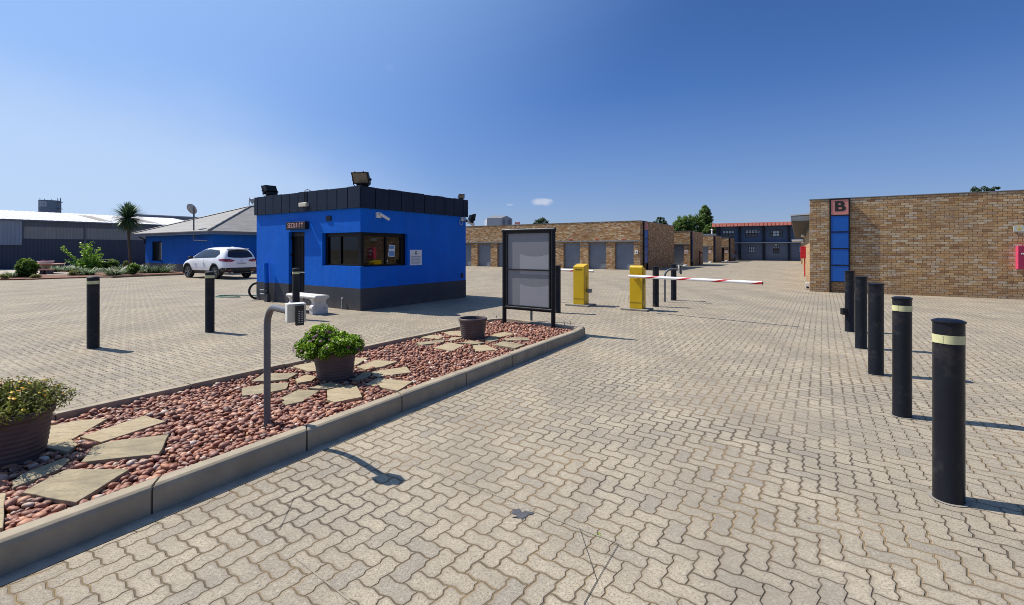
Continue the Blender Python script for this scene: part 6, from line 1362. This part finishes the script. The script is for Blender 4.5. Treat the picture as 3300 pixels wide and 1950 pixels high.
# ------------------------------------------------------------------ bollards
def bollard(label, loc, r, H, tape=None, cap='dome', extra=None):
    t = thing('bollard', label, 'bollard', loc, random.uniform(0, 6), 'black steel bollards')
    MB().lathe([(r*1.02,-.02),(r*1.02,.006),(r,.012),(r,H-.03),(r,H-.012)], 40).build('tube', M['bollard'], t, smooth=35)
    if cap == 'dome': MB().lathe([(r,H-.014),(r+.006,H-.010),(r+.006,H-.002),(r*.8,H+.008),(0,H+.012)], 40).build('cap', M['bollard'], t, smooth=35)
    else: MB().lathe([(0,H-.013),(r+.010,H-.013),(r+.012,H-.008),(r+.010,H),(0,H+.002)], 40).build('cap', M['bollard'], t, smooth=20)
    MB().lathe([(r+.001,.004),(r+.024,.004),(r+.020,.0015)], 28).build('mortar_collar', M['slab'], t)
    if tape:
        a = tape; MB().lathe([(r+.0005,H-a-.052),(r+.0022,H-a-.052),(r+.0022,H-a),(r+.0005,H-a)], 40).build('tape_band', M['tape'], t, smooth=35)
        th_ = atan2(-loc[1], -loc[0]) - t.rotation_euler[2] - .55
        ov = MB(); ov.lathe([(r+.0035,H-a-.050),(r+.0042,H-a-.050),(r+.0042,H-a-.002),(r+.0035,H-a-.002)], 40)
        keep = [i for i, f in enumerate(ov.f) if abs(((atan2(sum(ov.v[k][1] for k in f), sum(ov.v[k][0] for k in f)) - th_ + pi) % (2*pi)) - pi) < .28]
        o2 = MB(); o2.v = ov.v; o2.f = [ov.f[i] for i in keep]; o2.uv = [ov.uv[i] for i in keep]; o2.build('tape_overlap', M['tape'], t)
    return t
k = 1.31422
def bp(uF, vF): p = G(uF*k, vF*k); return (p.x, p.y, 0)
def bh(uF, vtop, p): return EYE - (vtop*k - HOR)/FPX*p[1]
B = [(2326,1224,786,.077,.085,'dome','thick black bollard with a cream band, nearest the camera at far right'),
     (2212,1020,730,.073,.070,'dome','black bollard with a cream band, second from the camera in the right row'),
     (2148,918,695,.080,None,'flat','plain black bollard without band, middle of the row of five on the right'),
     (2111.5,854,678,.080,None,'flat','plain black bollard, second farthest in the row of five on the right'),
     (2083.5,813,664,.078,None,'flat','plain black bollard with a small black box, farthest in the right row'),
     (228.5,853.5,679,.079,.06,'dome','black bollard with a cream band, leftmost on the open paving'),
     (514.5,814.5,667,.077,.06,'dome','black bollard with a cream band in front of the parked white car'),
     (726,783,658,.075,.075,'dome','black bollard with a cream band before the booth door'),
     (1608,752,654,.083,None,'flat','plain black bollard just right of the right-hand yellow barrier'),
     (1652,736.5,648,.083,None,'flat','plain black bollard beside the small curved reader post'),
     (1366.5,767,651,.085,None,'flat','plain black bollard behind the right post of the sign board')]
for u, v, vt_, r, tape, cap, lab in B:
    p = bp(u, v); t = bollard(lab, p, r, bh(u, vt_, p), tape, cap)
    if 'black box' in lab:
        ang = t.rotation_euler[2]; w0 = MB().box(-.075-r, -r+.01, -.04, .04, .32, .44); w0.xf(Matrix.Rotation(-ang, 4, 'Z')); w0.build('beam_box', M['black'], t, bevel=.005)
# ------------------------------------------------------------------ keypad posts
def keypad(label, base, arm, R, H, r, box):
    t = thing('reader_post', label, 'access reader', base, 0, 'curved reader posts'); ax = Vector((arm[0], arm[1], 0)).normalized(); La = Vector((arm[0], arm[1], 0)).length
    pts = [Vector((0,0,-.05)), Vector((0,0,H-R))] + [ax*(R - R*cos(a)) + Vector((0,0,H-R+R*sin(a))) for a in [pi/2*i/12 for i in range(1, 13)]] + [ax*La + Vector((0,0,H))]
    MB().tube(pts, r, 20).build('tube', M['post'], t, smooth=60)
    phi, W, Hb, D, c = box; e = bpy.data.objects.new('reader_housing', None)
    wv_ = Vector((cos(phi), sin(phi), 0)); nv = Vector((sin(phi), -cos(phi), 0))
    Mx = Matrix.Translation(ax*La*c + Vector((0,0,H))) @ Matrix(((wv_.x, -nv.x, 0, 0), (wv_.y, -nv.y, 0, 0), (0, 0, 1, 0), (0,0,0,1)))
    hb = MB().box(-W/2, W/2, -D*.45, D*.45, -Hb/2, Hb/2).xf(Mx).build('housing', M['white'], t, bevel=.004); MB().box(-W/2-.002, W/2+.002, -D*.62, -D*.45, -Hb/2-.003, Hb/2+.003).xf(Mx).build('front_cover', M['cream'], hb, bevel=.005)
    MB().box(-W*.50, W*.50, -D*.66, D*.46, Hb/2+.001, Hb/2+.005).xf(Mx).build('rain_cover', M['white'], hb)
    kp = MB().box(-W*.10, W*.34, -D*1.0, -D*.62, -Hb*.68, Hb*.47).xf(Mx).build('keypad', M['ink'], t, bevel=.003)
    kk = MB()
    for i in range(2):
        for j in range(7): x = W*(.03+.16*i); z = Hb*(.10-.105*j); kk.box(x, x+W*.09, -D*1.02, -D*1.001, z, z+Hb*.045)
    kk.xf(Mx).build('keys', M['galv'], kp); return t
pk_ = G(861, 1381, .08); keypad('grey curved pole with a white keypad box, standing in the pebbles', pk_, (.40, -.385), .17, 1.005, .0265, (radians(36), .125, .128, .088, 1.02))
pk2 = G(2142.5, 973.4); keypad('small grey curved post with a dark reader beside the far black bollards', pk2, (.42, -.02), .22, AT(2160, 867, pk2.y).z, .028, (radians(-10), .10, .22, .09, 1.05))
# ------------------------------------------------------------------ yellow barriers
def barrier(label, corner, deg, W, D, H0, H1, words, boom0, boom1, boomside):
    F = Frame((corner.x, corner.y), deg); t = thing('boom_barrier', label, 'boom barrier', (corner.x, corner.y, 0), -F.a, 'yellow boom barriers')
    MB().box(-W-.20, .16, -.10, D+.14, 0, .045).build('base_slab', M['slab'], t, bevel=.006)
    mb = MB(); z0 = .045
    prof = [(0, z0), (D, z0), (D, H1), (D*.9, H1+.015), (0.03, H0+.012), (0, H0)] if H1 > H0 else [(0, z0), (D, z0), (D, H1), (D*.45, H0-.03), (.07, H0+.004), (.03, H0-.006), (0, H0-.045)]
    A = [(-W, p[0], p[1]) for p in prof]; B_ = [(0, p[0], p[1]) for p in prof]; n = len(prof)
    for i in range(n): j = (i+1) % n; mb.face([A[i], B_[i], B_[j], A[j]])
    mb.face(list(reversed(A))); mb.face(B_); cab = mb.build('cabinet', M['yellow'], t, bevel=.006)
    MB().box(-W+.015, -.015, -.004, -.001, .20, .205).box(.001, .004, .012, .018, .06, min(H0, H1)-.05).build('panel_seam', M['ink'], t)
    a, b = boom0, boom1; d = (Vector(b)-Vector(a)); Lb = d.length
    bm_ = MB().cyl((0,0,0), (Lb,0,0), .036, n=24, cap=False); bo = bm_.build('boom', M['boom'], t, smooth=40)
    rot = Vector((1,0,0)).rotation_difference(d.normalized()); bo.rotation_mode = 'QUATERNION'; bo.rotation_quaternion = rot; bo.location = a
    e = MB().cyl((-.012,0,0),(.012,0,0),.034,n=20).build('end_cap', M['white'], bo); e2 = MB().cyl((Lb-.03,0,0),(Lb+.006,0,0),.035,n=20).build('end_cap', M['ink'], bo)
    return F, t
t_ = NT('striped_boom_paint'); o_ = t_.co(); s_ = t_.n('ShaderNodeSeparateXYZ'); t_.l(o_, s_.inputs[0]); an = t_.mth('DIVIDE', t_.mth('ARCTAN2', s_.outputs[2], s_.outputs[1]), 2*pi)
ph_ = t_.mth('FLOORED_MODULO', t_.mth('ADD', t_.mth('DIVIDE', s_.outputs[0], .80), t_.mth('MULTIPLY', an, 1.0)), 1.0); ss = t_.mth('MULTIPLY', t_.mth('GREATER_THAN', ph_, .12), t_.mth('LESS_THAN', ph_, .34))
t_.l(t_.mix(ss, (.80,.80,.80), (.50,.015,.015)), t_.b.inputs['Base Color']); t_.b.inputs['Roughness'].default_value = .3; M['boom'] = t_.m
c1 = G(1881.5, 987.6); FB, tb1 = barrier('yellow boom barrier cabinet left of the lane, its boom reaching behind the sign board', c1, 33.5, .32, .32, 1.085, 1.14, None, (.10, .40, .945), (-1.75, .40, .975), 1)
text('lettering', 'SECTOR', .052, M['ink'], tb1, (-.16, -.0015, 1.0), (pi/2, 0, 0), sx=1.05, bold=.001, depth=.0008)
text('lettering', 'CENTURION', .082, M['ink'], tb1, (.0015, .15, .60), (pi/2, pi/2, pi/2), sx=.95, bold=.001, depth=.0008)
MB().box(.002, .11, .19, .31, .36, .46).build('safety_beam_box', M['lintel'], tb1, bevel=.006)
MB().box(-.16, -.155, -.003, -.001, .97, 1.03).build('lock', M['ink'], tb1)
c2 = G(2069.4, 1002.2)
def l2(F, x, y): v = Vector((x, y))-F.o; return (v.dot(F.ex), v.dot(F.ey))
F2 = Frame((c2.x, c2.y), 33.5); a_ = l2(F2, 2.915, 11.9); b_ = l2(F2, 5.15, 9.85)
FB2, tb2 = barrier('yellow boom barrier cabinet in the middle of the yard, red and white boom reaching right', c2, 33.5, .33, .28, 1.14, 1.05, None, (a_[0], a_[1], .890), (b_[0], b_[1], .860), 1)
text('lettering', 'CENTURION', .082, M['ink'], tb2, (.0015, .12, .45), (pi/2, pi/2, pi/2), sx=.95, bold=.001, depth=.0008)
MB().box(-.38, -.331, .02, .10, .30, .40).build('safety_beam_box', M['cream'], tb2, bevel=.006); MB().box(.0015, .006, .10, .17, .66, .80).build('key_slot', M['ink'], tb2)
MB().box(-.22, -.10, -.09, -.001, .80, .86).build('boom_bracket', M['yellow'], tb2); 
for x in (-.22, -.12, -.09, -.24): MB().cyl((x, -.008, .95 if x in (-.24,-.09) else .83), (x, -.001, .95 if x in (-.24,-.09) else .83), .008, n=8).build('bolt', M['ink'], tb2)
# ------------------------------------------------------------------ free-standing display board
def Z3b(x, y): return 1480 + x/3.2257, 640 + y/3.2257
PL = G(1625.7, 1043, .10); PR = G(1783, 1060, .10); dd = (PR-PL); WB = hypot(dd.x, dd.y); degB = math.degrees(-atan2(dd.y, dd.x)); FBd = Frame((PL.x, PL.y), degB); H = 1.955
print('board', WB, degB)
bd = thing('display_board', 'tall black tubular display board with two blank grey panels in the pebble bed', 'sign board', (PL.x, PL.y, 0), -FBd.a)
r = .041; zr0 = .43
for xx in (0, WB): MB().tube([(xx,0,-.0), (xx,0,H-r)], r, 20).build('post', M['tube'], bd, smooth=40)
MB().tube([(-r,0,H-r), (WB+r,0,H-r)], r*1.02, 20).build('cross_rail', M['tube'], bd, smooth=40); MB().tube([(0,0,zr0), (WB,0,zr0)], r*.95, 20).build('cross_rail', M['tube'], bd, smooth=40)
ix0, ix1 = r+.004, WB-r-.004; zt2, zb2_ = H-2*r+.014, zr0+r-.012; zm = FBd.front(*Z3b(720, 741))[1]
fr = MB().box(ix0, ix0+.035, -.03, .03, zb2_, zt2).box(ix1-.035, ix1, -.03, .03, zb2_, zt2).box(ix0+.035, ix1-.035, -.03, .03, zt2-.03, zt2).box(ix0+.035, ix1-.035, -.03, .03, zb2_, zb2_+.025).box(ix0+.035, ix1-.035, -.03, .03, zm-.012, zm+.012); fr.build('panel_frame', M['black'], bd, bevel=.003)
M['panel'] = pbr('grey_display_panel', (.205,.21,.225), .32, var=.05, scale=1.5, streak=.08); M['panel2'] = pbr('pale_panel_area', (.30,.305,.32), .35, var=.04, scale=2)
X0, X1 = ix0+.035, ix1-.035
MB().box(X0, X1, -.004, .012, zm+.012, zt2-.03).build('panel', M['panel'], bd); MB().box(X0, X1, -.004, .012, zb2_+.025, zm-.012).build('panel', M['panel'], bd)
MB().box(X0, X1, .013, .028, zb2_+.02, zt2-.03).build('back_sheet', M['black'], bd)
def arcsheet(x0, x1, z0, z1, arc):  # paler area laid on the panel front, top edge curved where set
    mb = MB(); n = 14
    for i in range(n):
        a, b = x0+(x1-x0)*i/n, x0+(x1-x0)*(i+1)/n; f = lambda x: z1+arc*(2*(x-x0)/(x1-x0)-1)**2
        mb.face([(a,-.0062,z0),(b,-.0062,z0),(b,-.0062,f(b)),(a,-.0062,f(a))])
    mb.build('pale_area', M['panel2'], bd)
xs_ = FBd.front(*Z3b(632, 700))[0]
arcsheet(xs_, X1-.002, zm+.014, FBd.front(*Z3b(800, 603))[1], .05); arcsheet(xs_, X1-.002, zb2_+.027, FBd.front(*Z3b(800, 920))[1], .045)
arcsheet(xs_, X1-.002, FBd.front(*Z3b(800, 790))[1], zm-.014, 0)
p = G(1712.5, 1027, .05); t = thing('support_post', 'thin grey post behind the display board', 'post', (p.x, p.y, 0)); MB().box(-.025, .025, -.025, .025, 0, 1.2).build('post', M['post'], t, bevel=.003)
for (x, y0, y1, lab) in ((388, 1245, 1222, 'thin steel peg in the pebbles left of the display board'), (1095, 1325, 1292, 'first of two thin steel pegs right of the display board'), (1153, 1330, 1290, 'second of two thin steel pegs right of the display board, nearest the kerb corner')):
    p = G(*Z3b(x, y0), .11); h = (y0-y1)/3.2257/FPX*p.y; tag(MB().tube([(0,0,-.05),(0,0,h),(.012,0,h+.02)], .006, 6).build('steel_peg', M['ink'], loc=(p.x, p.y, .11)), lab, 'peg', 'steel pegs in the pebble bed')
# ------------------------------------------------------------------ pots and plants
def pot(label, loc, sc=1.0, filled=True):
    t = thing('clay_pot', label, 'plant pot', loc, 0, 'ribbed plum clay pots')
    prof = [(0,0),(.155,0),(.166,.008)]; nr = 9
    for i in range(nr):
        z = .015+.275*i/nr; r = .168+.038*((i+.5)/nr)**.8
        for k_ in range(5): f = k_/5; prof.append((r+.006*sin(f*pi), z+.275/nr*f))
    prof += [(.210,.295),(.222,.302),(.227,.316),(.226,.338),(.219,.346),(.202,.346),(.196,.335),(.192,.29),(.17,.12),(.0,.11)]
    MB().lathe([(a*sc, b*sc) for a, b in prof], 56).build('body', M['pot'], t, smooth=50)
    MB().lathe([(0,.315*sc if filled else .14*sc),(.19*sc if filled else .168*sc,.31*sc if filled else .135*sc)], 24).build('soil', M['soil'], t); return t
pots = [(POTS[0][0], 'ribbed plum clay pot of dry marigolds, cut by the left edge', 1.04, True), (POTS[1][0], 'ribbed plum clay pot holding the bright green purple-flowered plant', 1.03, True), (POTS[2][0], 'empty ribbed plum clay pot left of the display board', 1.03, False)]
for p, lab, sc, fl_ in pots: pot(lab, (p.x, p.y, .09), sc, fl_)
# daisy dome
p = POTS[1][0]; t = thing('daisy_plant', 'dense bright green dome of leaves with small purple daisies', 'potted plant', (p.x-.05, p.y, .09+.28))
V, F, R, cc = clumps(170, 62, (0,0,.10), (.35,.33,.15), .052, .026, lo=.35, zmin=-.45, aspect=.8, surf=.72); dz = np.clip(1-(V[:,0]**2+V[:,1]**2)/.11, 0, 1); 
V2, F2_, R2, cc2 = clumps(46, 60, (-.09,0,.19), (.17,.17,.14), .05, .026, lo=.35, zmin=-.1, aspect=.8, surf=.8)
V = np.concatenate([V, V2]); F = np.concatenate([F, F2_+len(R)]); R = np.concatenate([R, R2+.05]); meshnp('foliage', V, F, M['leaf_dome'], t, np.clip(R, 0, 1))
sm = MB()
for i in range(16): a = 2*pi*i/16; sm.tube([(0,0,-.03),(.12*cos(a),.12*sin(a),.06),(.26*cos(a),.26*sin(a),.10+.05*sin(i))], .004, 5)
sm.build('stems', M['bark'], t)
def daisies(parent, P, r, mat, n=9, up=(0,0,1)):
    Vs, Fs, Rn = [], [], []
    for q in P:
        nrm_ = Vector(q[1]).normalized(); a = nrm_.orthogonal().normalized(); b = nrm_.cross(a); c = Vector(q[0]); rr = r*random.uniform(.7, 1.2); rv = random.random()
        for k_ in range(n):
            th_ = 2*pi*k_/n; d = a*cos(th_)+b*sin(th_); s = d.cross(nrm_); i0 = len(Vs)
            Vs += [c+d*rr*.15-s*rr*.08, c+d*rr*.15+s*rr*.08, c+d*rr*.95+s*rr*.2-nrm_*rr*.15, c+d*rr*.95-s*rr*.2-nrm_*rr*.15]; Rn += [rv]*4; Fs.append([i0, i0+1, i0+2, i0+3])
    return meshnp('flowers', [tuple(v) for v in Vs], Fs, mat, parent, Rn)
FP = []
for i in range(95):
    a = RS.uniform(0, 2*pi); e = abs(RS.normal(.35, .35)); d = Vector((cos(a)*cos(e), sin(a)*cos(e), sin(e))); q = Vector((d.x*.41, d.y*.39, .10+d.z*.18))
    if i % 3 == 0: q = Vector((-.09+d.x*.20, d.y*.20, .20+d.z*.17))
    FP.append((q, d+Vector((0,0,.5))))
daisies(t, FP, .017, M['petal_purple'])
# marigold-like shrub
p = POTS[0][0]; t = thing('marigold_plant', 'straggly half-dry marigold bush with small orange flowers, at the left edge', 'potted plant', (p.x, p.y, .09+.31))
st_ = MB(); LV, LF, LR = [], [], []; off = 0; FP = []
for i in range(250):
    a = RS.uniform(0, 2*pi); rad = RS.uniform(.03, .36)**1; h = RS.uniform(.17, .26)*(1.05-.6*(rad/.36)**2); d = Vector((cos(a)*rad, sin(a)*rad, h)); s0 = Vector((cos(a)*rad*.35, sin(a)*rad*.35, -.02)); m = Vector((d.x*.75, d.y*.75, d.z*.45)); pts = [s0, m, d]
    st_.tube(pts, [.0035,.0025,.0018], 4); n = 34; f = RS.uniform(.15, 1, n); Q = np.array([[*(s0*(1-g)**2 + m*2*g*(1-g) + d*g*g)] for g in f]) + RS.normal(0, .016, (n, 3)); V, F = leafquads(Q, np.tile([d.x, d.y, .4], (n, 1)), .030, .30, .15, .8); LV.append(V); LF.append(F+off); off += len(V); LR.append(np.repeat(np.clip(RS.normal(.45+.25*f, .22, n), 0, 1), 4))
    if i % 3 == 0: FP.append((d+Vector((0,0,.005)), Vector((d.x, d.y, .5))))
st_.build('stems', M['bark'], t); meshnp('foliage', np.concatenate(LV), np.concatenate(LF), M['leaf_dry'], t, np.concatenate(LR)); daisies(t, FP, .011, M['petal_orange'], 10)
# a few weeds between the stones
for (x, y, lab) in ((1395, 885, 'tiny green weed at the kerb joint in front of the large flagstone'),):
    pass
for (q, lab) in ((G(*(895/2.12, 1150+885/2.12), .12), 'tiny green weed growing beside the near kerb joint'), (G(1590/2.12, 1150+130/2.12, .12), 'small green weed along the far kerb behind the pebbles'), (G(*((2512-0)*0+2000+2125/1.0*0+1300, 0+1735)), 'small weed in a paving joint near the oil stain') if False else (G(900+1995/1.932, 1400+632/1.932), 'small moss tuft in a paving joint near the oil stain')):
    V, F, R = blades(12, .016, .004, .5, .5, base=.008); o = meshnp('weed', V, F, M['leaf_lime'], rnd=R); o.location = q; tag(o, lab, 'weed', 'weeds')
# vehicle showing past the last brick block
pc = AT(*Z6(560, 1000), 66.0); t = thing('parked_car', 'silver car nose showing past the farthest brick block', 'car', (pc.x-.5, 66.5, 0), radians(-32))
def loft(prof, w, name, mat, par):
    mb = MB(); n = len(prof)
    for i in range(n): j = (i+1) % n; mb.face([(prof[i][0], -w, prof[i][1]), (prof[j][0], -w, prof[j][1]), (prof[j][0], w, prof[j][1]), (prof[i][0], w, prof[i][1])])
    mb.face([(q[0], -w, q[1]) for q in prof]); mb.face([(q[0], w, q[1]) for q in reversed(prof)]); return mb.build(name, mat, par, bevel=.05, seg=3)
loft([(-3.6,.35),(.55,.35),(.62,.62),(.50,.85),(-.5,1.0),(-3.6,1.0)], .85, 'body', pbr('silver_car_paint', (.38,.42,.48), .25, metal=.3), t); loft([(-3.3,1.0),(-.55,1.0),(-1.3,1.5),(-3.1,1.5)], .72, 'cabin', M['carglass'], t)
for x in (-.3, -2.9):
    for s in (-.86, .86): MB().cyl((x, s-.05, .32), (x, s+.05, .32), .31, n=20).build('wheel', M['tyre'], t)
for s in (-.6, .6): MB().cyl((.5, s, .72), (.6, s, .70), .10, n=12).build('headlight', M['fgrey'], t)

# ------------------------------------------------------------------ trees on the skyline
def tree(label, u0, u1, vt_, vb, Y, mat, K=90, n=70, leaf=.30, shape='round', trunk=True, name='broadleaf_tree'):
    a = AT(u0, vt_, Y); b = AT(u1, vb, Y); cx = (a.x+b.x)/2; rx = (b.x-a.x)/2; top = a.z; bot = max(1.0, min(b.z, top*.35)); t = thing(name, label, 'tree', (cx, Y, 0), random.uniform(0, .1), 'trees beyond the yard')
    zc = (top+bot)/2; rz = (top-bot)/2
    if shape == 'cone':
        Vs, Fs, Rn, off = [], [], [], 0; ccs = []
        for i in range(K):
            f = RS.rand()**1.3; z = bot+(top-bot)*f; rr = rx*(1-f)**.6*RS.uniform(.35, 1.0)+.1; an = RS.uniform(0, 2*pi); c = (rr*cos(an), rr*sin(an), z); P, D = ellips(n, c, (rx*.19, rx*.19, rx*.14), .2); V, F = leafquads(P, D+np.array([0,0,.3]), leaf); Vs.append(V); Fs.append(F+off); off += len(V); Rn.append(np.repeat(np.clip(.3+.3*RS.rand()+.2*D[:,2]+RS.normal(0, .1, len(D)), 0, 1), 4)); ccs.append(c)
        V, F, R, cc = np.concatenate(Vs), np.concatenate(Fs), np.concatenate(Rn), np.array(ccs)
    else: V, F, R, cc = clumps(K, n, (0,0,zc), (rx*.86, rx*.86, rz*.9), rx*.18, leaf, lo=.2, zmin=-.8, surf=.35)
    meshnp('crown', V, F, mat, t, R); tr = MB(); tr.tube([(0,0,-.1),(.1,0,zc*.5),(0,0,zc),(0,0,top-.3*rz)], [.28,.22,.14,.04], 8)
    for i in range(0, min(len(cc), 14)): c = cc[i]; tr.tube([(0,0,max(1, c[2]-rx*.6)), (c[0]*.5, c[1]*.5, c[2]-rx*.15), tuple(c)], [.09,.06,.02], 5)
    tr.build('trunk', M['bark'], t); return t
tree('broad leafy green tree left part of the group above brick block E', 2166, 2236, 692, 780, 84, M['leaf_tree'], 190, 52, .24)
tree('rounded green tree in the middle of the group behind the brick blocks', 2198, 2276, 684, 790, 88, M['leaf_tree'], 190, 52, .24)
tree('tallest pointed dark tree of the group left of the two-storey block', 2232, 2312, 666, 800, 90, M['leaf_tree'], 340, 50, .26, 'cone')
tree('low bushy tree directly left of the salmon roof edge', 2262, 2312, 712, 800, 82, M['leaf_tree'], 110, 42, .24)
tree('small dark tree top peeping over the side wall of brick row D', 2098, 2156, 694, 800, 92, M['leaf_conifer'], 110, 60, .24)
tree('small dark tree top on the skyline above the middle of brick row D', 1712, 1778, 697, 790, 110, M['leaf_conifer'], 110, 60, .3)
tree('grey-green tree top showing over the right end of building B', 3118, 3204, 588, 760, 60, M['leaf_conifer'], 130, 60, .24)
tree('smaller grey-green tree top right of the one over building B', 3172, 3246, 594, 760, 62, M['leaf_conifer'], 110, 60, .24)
